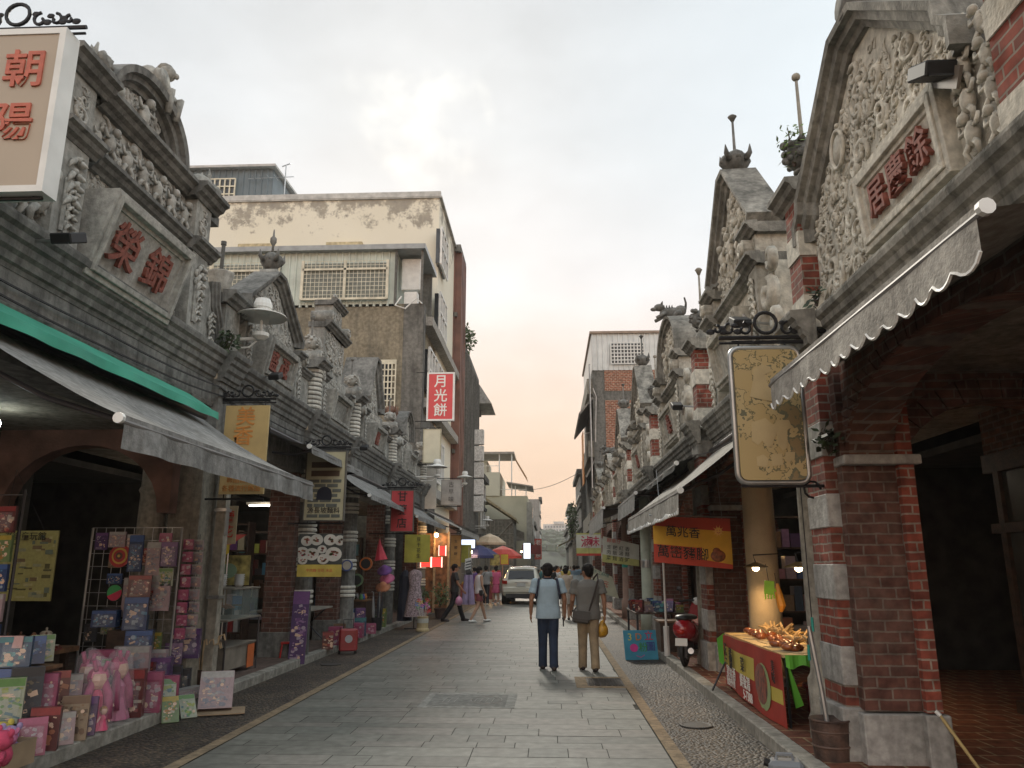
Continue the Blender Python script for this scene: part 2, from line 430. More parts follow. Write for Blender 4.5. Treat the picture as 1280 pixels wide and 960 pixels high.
def curl(mb, s, z, d, r, a0, turns, hand, rad, n=11, lift=.6):
 pts = []; rr = []
 for i in range(n):
  t = i/(n-1)
  q = r*(1-t*.86); a = a0 + hand*turns*2*PI*t
  pts.append((s+q*math.cos(a), z+q*math.sin(a), d+rad*lift*(1+t*.8))); rr.append(rad*(.45+1.0*math.sin(PI*min(1, t*.8+.15))))
 mb.tube(pts, rr, 5)
def leaf(mb, s, z, d, l, a, w):
 c, sn = math.cos(a), math.sin(a)
 pts = [(s, z, d)]
 for t in (.3, .65, 1.0):
  b = a + .5*(t-.3)
  pts.append((s+l*t*math.cos(b), z+l*t*math.sin(b), d+w*.9*math.sin(PI*t*.8)))
 mb.tube(pts, [w*.4, w, w*.7, w*.12], 5)
def rosette(mb, s, z, d, r, k=6):
 for i in range(k):
  a = 2*PI*i/k
  mb.ball((s+r*.6*math.cos(a), z+r*.6*math.sin(a), d), (r*.38, r*.38, r*.35), 6, 4)
 mb.ball((s, z, d+r*.2), (r*.35, r*.35, r*.3), 6, 4)
def figure(mb, s, z, d, h):
 """small rearing beast or putto in high relief"""
 mb.ball((s, z, d+.03*h), (.2*h, .34*h, .16*h), 8, 6)
 mb.ball((s+.12*h, z+.42*h, d+.12*h), (.14*h, .15*h, .13*h), 8, 5)
 mb.ball((s+.26*h, z+.38*h, d+.12*h), (.1*h, .07*h, .08*h), 6, 4)
 for q in (-1, 1):
  mb.tube([(s+q*.08*h, z-.2*h, d+.05*h), (s+q*.24*h, z-.36*h, d+.1*h), (s+q*.16*h, z-.58*h, d+.05*h)], [.09*h, .07*h, .045*h], 5)
  mb.tube([(s+q*.12*h, z+.15*h, d+.06*h), (s+q*.33*h, z+.1*h, d+.12*h), (s+q*.38*h, z+.32*h, d+.08*h)], [.07*h, .055*h, .04*h], 5)
def relief(mb, s0, s1, z0, z1, d, seed, size=.11, dens=1.0, inside=None, mirror=False, fig=.06):
 r = random.Random(seed)
 W_ = s1-s0; H_ = z1-z0
 n = int(max(3, dens*W_*H_/(size*size*1.5)))
 c = (s0+s1)/2
 for i in range(n):
  s = s0+size*.4 + r.random()*max(.001, W_-size*.8); z = z0+size*.4 + r.random()*max(.001, H_-size*.8)
  if inside and not inside(s, z): continue
  q = r.random(); k = size*(.6+.7*r.random()); a = r.random()*2*PI; hd = r.choice((-1, 1))
  for m in ((1, -1) if mirror and s < c else (1,)):
   ss = s if m == 1 else 2*c-s
   aa = a if m == 1 else PI-a
   if q < .42: curl(mb, ss, z, d, k*.66, aa, 1.15, hd*m, k*.105)
   elif q < .8:
    for j in range(3): leaf(mb, ss, z, d, k*(.8+.2*j), aa+m*(j-1)*.55, k*.10)
   elif q < .8+fig: figure(mb, ss, z, d, k*1.5)
   else: rosette(mb, ss, z, d, k*.30)
def stalk(mb, s, z0, z1, d, seed, w=.07):
 """hanging garland down a pilaster"""
 r = random.Random(seed); z = z1-w
 while z > z0+w*.4:
  for q in (-1, 1):
   leaf(mb, s, z, d, w*1.5, -PI/2+q*(.9+.4*r.random()), w*.3)
   if r.random() < .5: curl(mb, s+q*w*.7, z, d, w*.5, q*1.2, 1.0, q, w*.14)
  mb.ball((s+(r.random()-.5)*w*.4, z, d+w*.2), w*.32, 6, 4)
  z -= w*(.85+.5*r.random())
CORN = [(0, -.05), (0, .05), (.05, .07), (.07, .12), (.15, .14), (.19, .20), (.27, .22), (.30, .28), (.37, .30), (.41, .37), (.47, .39), (.50, .39), (.52, -.05)]
CAP = [(0, -.02), (0, .03), (.03, .05), (.05, .09), (.09, .11), (.11, .15), (.15, .15), (.16, -.02)]
def scale_prof(p, a, b=None, off=0): return [(n*a, d*(b or a)+off) for n, d in p]
COPE = [(-.15, .0), (-.15, .045), (-.10, .07), (-.09, .12), (-.03, .135), (-.02, .19), (.04, .20), (.055, -.34), (-.03, -.34)]
def horn_urn(mb, s, z, d, h, r, kind=0):
 """finial: lobed bowl with a ring of horns / shell, then a slender rod with a flared dish (wall space -> plain lathe)"""
 def lt(prof, n=12, lobes=0, amp=0):
  vs = [];
  for rr, zz in prof:
   for i in range(n):
    a = 2*PI*i/n; q = rr*(1+(amp*math.cos(lobes*a) if lobes else 0))
    vs.append((s+q*math.cos(a), z+zz, d+q*math.sin(a)))
  fs = [(j*n+i, j*n+(i+1) % n, (j+1)*n+(i+1) % n, (j+1)*n+i) for j in range(len(prof)-1) for i in range(n)]
  fs += [tuple(range(n)), tuple((len(prof)-1)*n+i for i in range(n))]
  mb.add(vs, fs)
 lt([(r*.55, 0), (r*.6, h*.06), (r*.38, h*.1), (r*.4, h*.16)])
 if kind == 0:   # horned bud
  lt([(r*.45, h*.16), (r*.8, h*.36), (r*1.0, h*.6), (r*.85, h*.82), (r*.4, h*1.0)], 16, 4, .14)
  for k in range(4):
   a = PI/4+PI/2*k
   mb.tube([(s+r*.8*math.cos(a), z+h*.55, d+r*.8*math.sin(a)), (s+r*1.2*math.cos(a), z+h*.75, d+r*1.2*math.sin(a)), (s+r*1.25*math.cos(a), z+h*1.08, d+r*1.25*math.sin(a))], [r*.3, r*.2, r*.03], 5)
   mb.ball((s+r*.9*math.cos(a+PI/4), z+h*.6, d+r*.9*math.sin(a+PI/4)), r*.25, 6, 4)
 elif kind == 1:  # fluted bowl
  lt([(r*.45, h*.16), (r*.8, h*.3), (r*.95, h*.6), (r*1.15, h*.95), (r*1.2, h*1.0), (r*.9, h*.97)], 24, 8, .07)
 else:            # leafy ball
  lt([(r*.5, h*.16), (r*.85, h*.3), (r*.95, h*.6), (r*.75, h*.9), (r*.35, h*1.0)], 12)
  rn = random.Random(int(s*100))
  for k in range(22):
   a = rn.random()*2*PI; zz = .3+.65*rn.random()
   mb.ball((s+r*.92*math.cos(a), z+h*zz, d+r*.92*math.sin(a)), r*(.16+.1*rn.random()), 6, 4)
def rod(mb, s, z, d, h, kind=0):
 mb.tube([(s, z, d), (s, z+h*.12, d), (s, z+h*.9, d)], [.04, .022, .016], 8)
 if kind == 0: mb.tube([(s, z+h*.84, d), (s, z+h*.93, d), (s, z+h*.96, d), (s, z+h, d)], [.02, .05, .065, .035], 10)
 else: mb.ball((s, z+h*.96, d), .045, 8, 6)
def beast(mb, s, z, d, k, face=1):
 """crouching beast on top of a pediment, looking out over the street"""
 mb.ball((s, z+.22*k, d-.05*k), (.2*k, .2*k, .42*k), 10, 7)
 mb.ball((s, z+.3*k, d-.34*k), (.22*k, .2*k, .2*k), 8, 6)
 mb.ball((s, z+.42*k, d+.36*k), (.15*k, .14*k, .19*k), 8, 6)
 mb.ball((s, z+.36*k, d+.55*k), (.1*k, .07*k, .12*k), 8, 5)
 for q in (-1, 1):
  mb.tube([(s+q*.1*k, z+.52*k, d+.3*k), (s+q*.15*k, z+.6*k, d+.27*k)], [.05*k, .01*k], 5)
  mb.tube([(s+q*.16*k, z+.2*k, d+.2*k), (s+q*.2*k, z+.08*k, d+.34*k), (s+q*.18*k, z, d+.5*k)], [.08*k, .06*k, .06*k], 6)
  mb.tube([(s+q*.18*k, z+.2*k, d-.3*k), (s+q*.25*k, z+.1*k, d-.12*k), (s+q*.2*k, z, d-.05*k)], [.11*k, .08*k, .05*k], 6)
  for j in range(5): leaf(mb, s+q*.12*k, z+.35*k, d+.3*k-.09*j*k, .12*k, q*.3+PI/2-q*.5, .03*k)
 mb.tube([(s, z+.35*k, d-.5*k), (s+.1*k, z+.6*k, d-.55*k), (s-.05*k, z+.75*k, d-.48*k)], [.05*k, .04*k, .03*k], 5)
def sitter(mb, s, z, d, k):
 """seated figure leaning on a round drum at the top of the arch"""
 mb.ball((s-.3*k, z+.22*k, d), (.2*k, .22*k, .2*k), 12, 8)
 mb.tube([(s-.3*k, z+.22*k, d+.16*k), (s-.3*k, z+.22*k, d+.24*k)], [.18*k, .16*k], 12)
 mb.tube([(s, z, d), (s, z+.22*k, d+.05*k), (s+.03*k, z+.42*k, d+.02*k)], [.17*k, .15*k, .1*k], 8)
 mb.ball((s+.06*k, z+.58*k, d+.06*k), (.13*k, .13*k, .13*k), 10, 7)
 mb.ball((s+.05*k, z+.66*k, d+.03*k), (.12*k, .07*k, .12*k), 8, 5)
 mb.ball((s+.1*k, z+.55*k, d+.19*k), (.05*k, .05*k, .04*k), 6, 4)
 for q in (-1, 1):
  mb.tube([(s+q*.12*k, z+.36*k, d+.02*k), (s+q*.24*k, z+.2*k, d+.14*k), (s+q*.12*k, z+.12*k, d+.24*k)], [.06*k, .05*k, .04*k], 6)
  mb.tube([(s+q*.1*k, z+.02*k, d+.05*k), (s+q*.14*k, z+.12*k, d+.27*k), (s+q*.12*k, z-.22*k, d+.24*k)], [.09*k, .075*k, .05*k], 6)
def fmap(side, W):
 return lambda s, z, d: (side*(W-d), s, z)
def arch_outline(s0, s1, z0, ztop, a0, a1, zs, rise, n=14):
 """rectangle s0..s1, z0..ztop with an arched doorway a0..a1 cut from below"""
 c = (a0+a1)/2; hw = (a1-a0)/2
 pts = [(s0, z0), (s0, ztop), (s1, ztop), (s1, z0), (a1, z0), (a1, zs)]
 for i in range(1, n):
  t = PI*i/n
  pts.append((c+hw*math.cos(t), zs+rise*math.sin(t)))
 pts += [(a0, zs), (a0, z0)]
 return pts
def pier_right(mbs, s, W, last=False):
 """brick pier with stone quoins facing street; mbs: dict of builders in wall space"""
 b, q, p, o = mbs['brick'], mbs['quoin'], mbs['plinth'], mbs['old']
 o.box(s-.42, s+.36, .48, 3.4, -.46, 0) if False else None
 o.add([(s-.45, .50, .14), (s+.40, .50, .14), (s+.40, .50, -.30), (s-.45, .50, -.30), (s-.45, 3.3, .14), (s+.40, 3.3, .14), (s+.40, 3.3, -.30), (s-.45, 3.3, -.30)],
    [(0,3,2,1),(4,5,6,7),(0,1,5,4),(1,2,6,5),(2,3,7,6),(3,0,4,7)])
 z = .50; k = 0
 bands = [(.50, .67, 'b'), (.67, .97, 'q'), (.97, 1.33, 'b'), (1.33, 1.62, 'q'), (1.62, 1.92, 'b'), (1.92, 2.2, 'q'), (2.2, 2.52, 'b'), (2.52, 2.82, 'q'), (2.82, 3.28, 'b')]
 for z0, z1, t in bands:
  e = .012 if t == 'q' else 0
  m = q if t == 'q' else b
  m.add([(s-.33-e, z0, .24+e), (s+.14+e, z0, .24+e), (s+.14+e, z0, .13), (s-.33-e, z0, .13), (s-.33-e, z1, .24+e), (s+.14+e, z1, .24+e), (s+.14+e, z1, .13), (s-.33-e, z1, .13)],
     [(0,3,2,1),(4,5,6,7),(0,1,5,4),(1,2,6,5),(2,3,7,6),(3,0,4,7)])
 b.add([(s-.52, .50, -.30), (s+.46, .50, -.30), (s+.46, .50, -.42), (s-.52, .50, -.42), (s-.52, 3.3, -.30), (s+.46, 3.3, -.30), (s+.46, 3.3, -.42), (s-.52, 3.3, -.42)],
    [(0,3,2,1),(4,5,6,7),(0,1,5,4),(1,2,6,5),(2,3,7,6),(3,0,4,7)])
 for (a, c, d0, d1, zt) in ((s-.37, s+.18, .10, .29, .51), (s-.49, s+.44, -.28, .175, .485), (s-.56, s+.5, -.46, -.27, .49)):
  p.add([(a, .11, d1), (c, .11, d1), (c, .11, d0), (a, .11, d0), (a, zt, d1), (c, zt, d1), (c, zt, d0), (a, zt, d0)],
     [(0,3,2,1),(4,5,6,7),(0,1,5,4),(1,2,6,5),(2,3,7,6),(3,0,4,7)])
 p.add([(s-.57, 2.42, .16), (s+.52, 2.42, .16), (s+.52, 2.42, -.47), (s-.57, 2.42, -.47), (s-.57, 2.5, .16), (s+.52, 2.5, .16), (s+.52, 2.5, -.47), (s-.57, 2.5, -.47)],
    [(0,3,2,1),(4,5,6,7),(0,1,5,4),(1,2,6,5),(2,3,7,6),(3,0,4,7)])
def wb(mb, s0, s1, z0, z1, d0, d1):
 """box in wall space"""
 mb.add([(s0,z0,d0),(s1,z0,d0),(s1,z1,d0),(s0,z1,d0),(s0,z0,d1),(s1,z0,d1),(s1,z1,d1),(s0,z1,d1)],
     [(0,3,2,1),(4,5,6,7),(0,1,5,4),(1,2,6,5),(2,3,7,6),(3,0,4,7)])
def plaque(root, side, W, c, z0, z1, hw, chars, st, tilt=.10, lm=None, gap=None, bold=.008, dk=1.0):
 """moulded frame leaning out at its head, with raised characters"""
 f = fmap(side, W)
 mb = MB(f)
 zc = (z0+z1)/2; h = z1-z0
 o = [(c-hw, z0), (c+hw, z0), (c+hw, z1), (c-hw, z1)]
 for k, (ins, dd) in enumerate(((0, .18), (.05, .21), (.09, .15))):
  q = [(c-hw+ins, z0+ins), (c+hw-ins, z0+ins), (c+hw-ins, z1-ins), (c-hw+ins, z1-ins)]
  q2 = [(c-hw+ins+.05, z0+ins+.05), (c+hw-ins-.05, z0+ins+.05), (c+hw-ins-.05, z1-ins-.05), (c-hw+ins+.05, z1-ins-.05)]
  for i in range(4):
   j = (i+1) % 4
   D = [dd*dk+tilt*((p[1]-z0)/h) for p in (q[i], q[j], q2[j], q2[i])]
   vs = [(q[i][0], q[i][1], D[0]), (q[j][0], q[j][1], D[1]), (q2[j][0], q2[j][1], D[2]), (q2[i][0], q2[i][1], D[3])]
   vs += [(a, b, -.01) for a, b, _ in vs]
   mb.add(vs, [(0,1,2,3), (7,6,5,4), (0,4,5,1), (1,5,6,2), (2,6,7,3), (3,7,4,0)])
 fr = mb.build('plaque_frame', st, root, bevel=.004)
 pm = MB(f); q = .12
 vs = [(c-hw+q, z0+q, .10*dk), (c+hw-q, z0+q, .10*dk), (c+hw-q, z1-q, .10*dk+tilt), (c-hw+q, z1-q, .10*dk+tilt)]
 vs += [(a, b, .0) for a, b, _ in vs]
 pm.add(vs, [(0,1,2,3), (7,6,5,4), (0,4,5,1), (1,5,6,2), (2,6,7,3), (3,7,4,0)])
 pa = pm.build('plaque_panel', st, fr)
 if chars:
  n = len(chars); size = min(h*.56, (2*hw-.3)/n*.85)
  right = Vector((0, -side*1.0, 0)) if side > 0 else Vector((0, 1, 0))
  up = Vector((-side*tilt/h, 0, 1)).normalized()
  for i, ch in enumerate(chars):
   t = (i-(n-1)/2)*((2*hw-.34)/n)
   org = Vector(f(c, zc, .10*dk+.018+tilt*.5)) + right*t
   text(ch, size, lm or REDL, fr, org, right, up, ext=.022, bold=bold, name='lettering')
 return fr
def interior(root, side, W, s0, s1, kind, depth=2.5, back=6.5):
 """arcade ceiling, shop wall with its opening, dark room behind, unseen slab over it all to stop light"""
 f = fmap(side, W)
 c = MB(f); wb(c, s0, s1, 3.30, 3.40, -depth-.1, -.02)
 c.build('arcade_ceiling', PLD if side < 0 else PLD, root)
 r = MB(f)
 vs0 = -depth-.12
 wb(r, s0, s1, 4.05, 4.2, -back, -.36)  # unseen flat slab put over the house to stop light from above
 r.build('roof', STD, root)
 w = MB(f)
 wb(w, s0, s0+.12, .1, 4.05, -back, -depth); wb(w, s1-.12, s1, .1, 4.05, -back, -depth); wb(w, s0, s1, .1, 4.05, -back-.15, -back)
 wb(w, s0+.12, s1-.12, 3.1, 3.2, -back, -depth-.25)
 w.build('inner_wall', SHADE, root)
def cross_arch(root, side, W, s, m, ring, depth=2.5, zs=2.3, rise=.75, th=.3, flat=False):
 """arch across the arcade between two bays"""
 f = fmap(side, W); mb = MB(f)
 a0, a1 = .45, depth-.12; c = (a0+a1)/2; hw = (a1-a0)/2
 pts = [(-.3, zs), (-.3, 3.3), (-depth, 3.3), (-depth, zs), (-a1, zs)]
 for i in range(1, 14):
  t = PI*i/14; pts.append((-c-hw*math.cos(t), zs+rise*math.sin(t)))
 pts.append((-a0, zs))
 n = len(pts)
 vs = [(s-th/2, z, d) for d, z in pts] + [(s+th/2, z, d) for d, z in pts]
 mb.add(vs, [tuple(range(n)), tuple(range(2*n-1, n-1, -1))] + [(i, (i+1) % n, n+(i+1) % n, n+i) for i in range(n)])
 wb(mb, s-th/2, s+th/2, .1, zs, -depth, -a1)
 ar = mb.build('cross_arch', m, root)
 if ring:
  rb = MB(f)
  for i in range(18):
   t0 = PI*(i+.06)/18; t1 = PI*(i+.94)/18
   for sg in (-1, 1):
    q = [(-c-(hw-.005)*math.cos(t0), zs+(rise-.005)*math.sin(t0)), (-c-(hw-.005)*math.cos(t1), zs+(rise-.005)*math.sin(t1)), (-c-(hw+.2)*math.cos(t1), zs+(rise+.2)*math.sin(t1)), (-c-(hw+.2)*math.cos(t0), zs+(rise+.2)*math.sin(t0))]
    vs = [(s+sg*(th/2), z, d) for d, z in q] + [(s+sg*(th/2+.02), z, d) for d, z in q]
    rb.add(vs, [(0,1,2,3), (7,6,5,4), (0,4,5,1), (1,5,6,2), (2,6,7,3), (3,7,4,0)])
  rb.build('voussoirs', ring, ar)
def right_house(s0, s1, ped, chars, lab, zup=0.0, seed=1, detail=1, first=False):
 W = 2.6; side = 1; f = fmap(side, W); c = (s0+s1)/2
 root = thing('shophouse', lab, 'shophouse', (W, c, .118), 'arcaded shophouses on the right of the street')
 L_ = s1-s0
 for sp in ((s1-.05, s0-.05) if first else (s1-.05,)):
  mbs = {k: MB(f) for k in ('brick', 'quoin', 'plinth', 'old')}
  pier_right(mbs, sp, W)
  o = mbs['old'].build('pier', BRKO, root)
  mbs['brick'].build('brick_facing', BRK, o); mbs['quoin'].build('quoin', QUO, o, bevel=.008); mbs['plinth'].build('plinth', QUO, o, bevel=.01)
 mb = MB(f); a0, a1 = s0+.42, s1-.5
 mb.plate(arch_outline(s0+.36, s1-.46, 2.5, 3.3, a0, a1, 2.5, .66 if detail else .55, 18), -.30, .08)
 ar = mb.build('street_arch', BRKS, root)
 rb = MB(f); cc = (a0+a1)/2; hw = (a1-a0)/2; nv = 34 if detail else 20
 for i in range(nv):
  t0 = PI*(i+.05)/nv; t1 = PI*(i+.95)/nv; rs = .66 if detail else .55
  q = [(cc+(hw-.006)*math.cos(t), 2.5+(rs-.006)*math.sin(t)) for t in (t0, t1)] + [(cc+(hw+.22)*math.cos(t), 2.5+(rs+.13)*math.sin(t)) for t in (t1, t0)]
  rb.plate(q, .07, .1)
 rb.build('voussoirs', BRKO, ar)
 col = MB(f)
 cs = s1+.38
 def colat(cs, cd, r, zt=3.3):
  n = 18
  prof = [(r*1.3, .118), (r*1.3, .3), (r*1.18, .34), (r*1.22, .62), (r*1.05, .66), (r, .7), (r*.9, zt-.3), (r*1.05, zt-.27), (r*.95, zt-.2), (r*1.25, zt-.1), (r*1.25, zt)]
  vs = [(cs+q*math.cos(2*PI*i/n), z, cd+q*math.sin(2*PI*i/n)) for q, z in prof for i in range(n)]
  col.add(vs, [(j*n+i, j*n+(i+1) % n, (j+1)*n+(i+1) % n, (j+1)*n+i) for j in range(len(prof)-1) for i in range(n)] + [tuple(range(n))])
 colat(cs+.02, .10, .15)
 o = col.build('column', PLA, root, smooth=True)
 b = o.modifiers.new('e', 'EDGE_SPLIT'); b.split_angle = R(40)
 interior(root, side, W, s0, s1, 0)
 cross_arch(root, side, W, s1-.05, BRKS, BRKO if detail else None)
 fr = MB(f); wb(fr, s0, s1, 3.27, 3.5, -.35, .03)
 wb(fr, s1-.42, s1+.12, 3.26, 3.51, -.3, .26)
 fr.build('frieze', STC, root)
 cn = MB(f)
 cn.sweep([(s0+.1, 3.46), (s1-.42, 3.46)], scale_prof(CORN, .70, .5, .02))
 cn.sweep([(s1-.44, 3.465), (s1+.12, 3.465)], scale_prof(CORN, .71, .5, .24))
 cn.build('cornice', STC, root)
 Z0 = 3.8
 hw = min(1.5, L_/2-.55) ;
 gz = 5.0+zup          # where the rake starts
 wall = MB(f)
 relm = MB(f); pil = MB(f); cop = MB(f); fin = MB(f)
 if ped == 'gable1':   # broad low gable filling the bay
  c = 5.60; hw = 1.45; pk = 5.93
  path = [(c-hw-.03, Z0), (c-hw-.03, 4.78), (c-hw+.08, 4.86), (c-hw+.1, 4.98), (c-.28, pk-.06), (c, pk), (c+.28, pk-.06), (c+hw-.1, 4.98), (c+hw-.08, 4.86), (c+hw+.03, 4.78), (c+hw+.03, Z0)]
  wall.plate(path, -.3, 0)
  rp = [(c+hw+.02, 4.62), (c+hw+.02, 4.80), (c+hw-.10, 4.90), (c+hw-.12, 5.02), (c+.22, pk), (c-.22, pk), (c-hw+.12, 5.02), (c-hw+.10, 4.90), (c-hw-.02, 4.80), (c-hw-.02, 4.62)]
  cop.sweep([(a, b) for a, b in rp], [(-n, d) for n, d in scale_prof(COPE, .95)])
  ins = lambda s, z: z < pk-.22-abs(s-c)*(pk-5.0)/(hw)*1.0 and not (abs(s-c+.50) < .72 and z < 4.68) and abs(s-c) < hw-.1
  relief(relm, c-hw, c+hw, Z0, pk-.1, .0, seed, .16, 1.7, ins, mirror=True)
  relief(relm, c-hw, c+hw, Z0, pk-.1, .0, seed+5, .08, 1.0, ins, mirror=True)
  for q in (.55,):
   ov = [(c+q+.10*math.cos(2*PI*i/16), 5.12+.13*math.sin(2*PI*i/16)) for i in range(16)]
   relm.plate(ov, .0, .06)
   relm.tube([(a, b, .06) for a, b in [(c+q+.13*math.cos(2*PI*i/20), 5.12+.17*math.sin(2*PI*i/20)) for i in range(21)]], .02, 5, cap=False)
  curl(fin, c-.06, pk+.12, -.05, .14, PI/2, 1.2, 1, .07, 14); curl(fin, c+.1, pk+.1, .0, .12, PI/2, 1.2, -1, .06, 14)
  fin.tube([(c-.1, pk+.1, -.25), (c-.1, pk+.12, .18)], [.13, .13], 12)
  plaque(root, side, W, c-.50, 3.98, 4.62, .66, '居慶餘', STR2, .05, bold=.008, dk=.5)
 else:
  c = (s0+s1)/2 + .2
  hw = 1.18; zt = 5.05
  wall.plate([(c-hw-.35, Z0), (c-hw-.35, zt-.02), (c-hw, zt), (c-hw, 5.45), (c+hw, 5.45), (c+hw, zt), (c+hw+.35, zt-.02), (c+hw+.35, Z0)], -.3, 0)
  for q in (-1, 1):
   sp = c+q*hw
   wb(pil, sp-.17, sp+.17, Z0, 5.05, -.02, .14)
   cop.sweep([(sp-.26, 5.04), (sp+.26, 5.04)], scale_prof(CAP, .95, 1.0, .12)); wb(cop, sp-.24, sp+.24, 5.04, 5.18, -.32, .13)
   wb(pil, sp-.15, sp+.15, 5.17, 5.45, -.3, .12)
   cop.sweep([(sp-.25, 5.44), (sp+.25, 5.44)], scale_prof(CAP, .9, .9, .12)); wb(cop, sp-.23, sp+.23, 5.44, 5.57, -.32, .13)
   pil.tube([(sp+.02, 5.31, .08), (sp+.02, 5.31, .24)], [.12, .12], 12)
   curl(relm, sp+.02, 5.31, .23, .10, 0, 1.3, q, .025)
   stalk(relm, sp, Z0+.08, 5.0, .15, seed+3+q, .085)
   curl(relm, c+q*(hw+.3), 4.62, -.0, .2, PI/2, 1.3, -q, .06, 16)
   relief(relm, c+q*(hw+.3)-.16, c+q*(hw+.3)+.16, Z0, 4.98, .0, seed+20+q, .1, 1.8)
   for zz in (4.3, 5.0): curl(relm, c+q*(hw+.5), zz, .02, .14, 0, 1.2, q, .045, 12)
  cop.sweep([(c-hw+.15, 5.04), (c+hw-.15, 5.04)], scale_prof(CAP, .95, 1.0, .01))
  relief(relm, c-hw+.18, c+hw-.18, 5.2, 5.44, .0, seed+7, .11, 2.0, mirror=True)
  pk = 6.9 if ped == 'gable' else 6.6
  pk += zup
  if ped == 'gable':
   base = 5.8
   wall.plate([(c-hw+.1, 5.44), (c-hw+.05, base), (c-.16, pk-.1), (c+.16, pk-.1), (c+hw-.05, base), (c+hw-.1, 5.44)], -.3, 0)
   rp = [(c+hw-.08, 5.6), (c+hw+.06, 5.74), (c+hw-.08, 5.88), (c+.14, pk), (c-.14, pk), (c-hw+.08, 5.88), (c-hw-.06, 5.74), (c-hw+.08, 5.6)]
   cop.sweep(rp, [(-n, d) for n, d in scale_prof(COPE, .9)])
   ins = lambda s, z: z < pk-.25-abs(s-c)*(pk-base)/(hw-.1)
   relief(relm, c-hw+.1, c+hw-.1, 5.46, pk-.1, .0, seed, .15, 2.4, ins, mirror=True, fig=.14)
   for q in (-.45, 0, .45): figure(relm, c+q, 5.85, .05, .4)
  else:
   base = 5.7; rr = hw-.05; rs = pk-base-.1
   arc = [(c+rr*math.cos(PI*i/16), base+rs*math.sin(PI*i/16)) for i in range(17)]
   wall.plate([(c-hw+.05, 5.44)] + [(a, b) for a, b in arc[::-1]] + [(c+hw-.05, 5.44)], -.3, 0)
   cop.sweep([(c+rr+.04, 5.5)]+[(c+(rr+.04)*math.cos(PI*i/20), base+(rs+.06)*math.sin(PI*i/20)) for i in range(21)]+[(c-rr-.04, 5.5)], [(-n, d) for n, d in scale_prof(COPE, .9)])
   ins = lambda s, z: ((s-c)/(rr-.15))**2 + ((max(z, base)-base)/(rs-.12))**2 < 1
   relief(relm, c-hw+.1, c+hw-.1, 5.46, pk, .0, seed, .15, 2.2, ins, mirror=True, fig=.14)
   for q in (-.5, .5): figure(relm, c+q, 5.8, .05, .42)
  if chars: plaque(root, side, W, c, 4.0, 4.72, .82, chars, STR, .12, bold=.01, dk=.7)
  else: plaque(root, side, W, c, 4.0, 4.72, .82, '', STR, .12)
  relief(relm, c-hw+.18, c-.84, Z0, 5.0, .0, seed+30, .09, 1.4); relief(relm, c+.84, c+hw-.18, Z0, 5.0, .0, seed+31, .09, 1.4)
  if ped == 'arch':
   beast(fin, c+.05, pk+.02, .0, .62)
  else:
   horn_urn(fin, c, pk+.02, -.08, .36, .19, 0)
   rod(fin, c, pk+.34, -.08, .62)
 wall.build('parapet_wall', STR2, root)
 relm.build('relief_carving', STR2, root, smooth=True)
 pil.build('pilaster', STR, root) if pil.v else None
 cop.build('coping', STC, root)
 fin.build('crest' , STD, root, smooth=True)
 sb = s1+.12
 bp = MB(f); qp = MB(f)
 wb(bp, sb-.17, sb+.17, 4.1, 5.1, -.3, .16)
 wb(qp, sb-.18, sb+.18, Z0-.02, 4.1, -.31, .17); wb(qp, sb-.18, sb+.18, 4.5, 4.75, -.31, .172)
 o = bp.build('brick_pilaster', BRK, root)
 if first:
  n_ = MB(f); wb(n_, 3.42, 3.78, 4.0, 5.0, -.3, .16); n_.build('brick_pilaster', BRK, root)
  n_ = MB(f); wb(n_, 3.41, 3.79, 4.4, 4.62, -.31, .172); wb(n_, 3.41, 3.79, Z0-.02, 4.0, -.31, .17); n_.build('stone_band', STR2, o)
  n_ = MB(f); n_.sweep([(3.3, 4.99), (3.9, 4.99)], scale_prof(CAP, 1.2, 1.15, .12)); n_.build('pilaster_cap', STC, root)
  n_ = MB(f)
  wb(wall, 3.79, 4.149, Z0, 4.78, -.3, .0)
  for q in range(4): figure(n_, 4.22, 4.1+.22*q, .05, .27); figure(n_, 3.98, 4.02+.22*q, .05, .24)
  n_.build('figure_carving', STR2, root, smooth=True)
 qp.build('stone_band', STR2, o)
 cp = MB(f)
 cp.sweep([(sb-.30, 5.08), (sb+.30, 5.08)], scale_prof(CAP, 1.2, 1.15, .12)); wb(cp, sb-.27, sb+.27, 5.08, 5.26, -.42, .15)
 cp.add([(sb-.2, 5.26, -.3), (sb+.2, 5.26, -.3), (sb+.2, 5.26, .16), (sb-.2, 5.26, .16), (sb-.09, 5.46, -.14), (sb+.09, 5.46, -.14), (sb+.09, 5.46, .04), (sb-.09, 5.46, .04)],
     [(0,3,2,1),(4,5,6,7),(0,1,5,4),(1,2,6,5),(2,3,7,6),(3,0,4,7)])
 cp.build('pilaster_cap', STC, root)
 u = MB(f); horn_urn(u, sb, 5.45, -.02, .36, .19, 2); uo = u.build('urn', STD, root, smooth=True)
 u = MB(f); rod(u, sb, 5.78, -.02, .80, 1 if seed % 2 else 0); u.build('rod', PLA, uo, smooth=True)
 return root
right_house(2.9, 7.05, 'gable1', '', 'near right shophouse with a broad carved gable and red characters above a brick arch', seed=11, first=True)
right_house(7.05, 12.4, 'gable', '', 'right shophouse with tall pointed gable topped by a horned urn, beyond the broad near gable', seed=22)
right_house(12.4, 18.0, 'arch', '泰', 'right shophouse whose round arched pediment carries a crouching stone beast', seed=33)
right_house(18.0, 23.6, 'gable', '和', 'right shophouse with pointed gable just beyond the round pediment with the stone beast', zup=.1, seed=44, detail=0)
right_house(23.6, 29.0, 'gable', '', 'fifth right shophouse, a small pointed gable seen against the red brick side wall', zup=.0, seed=55, detail=0)
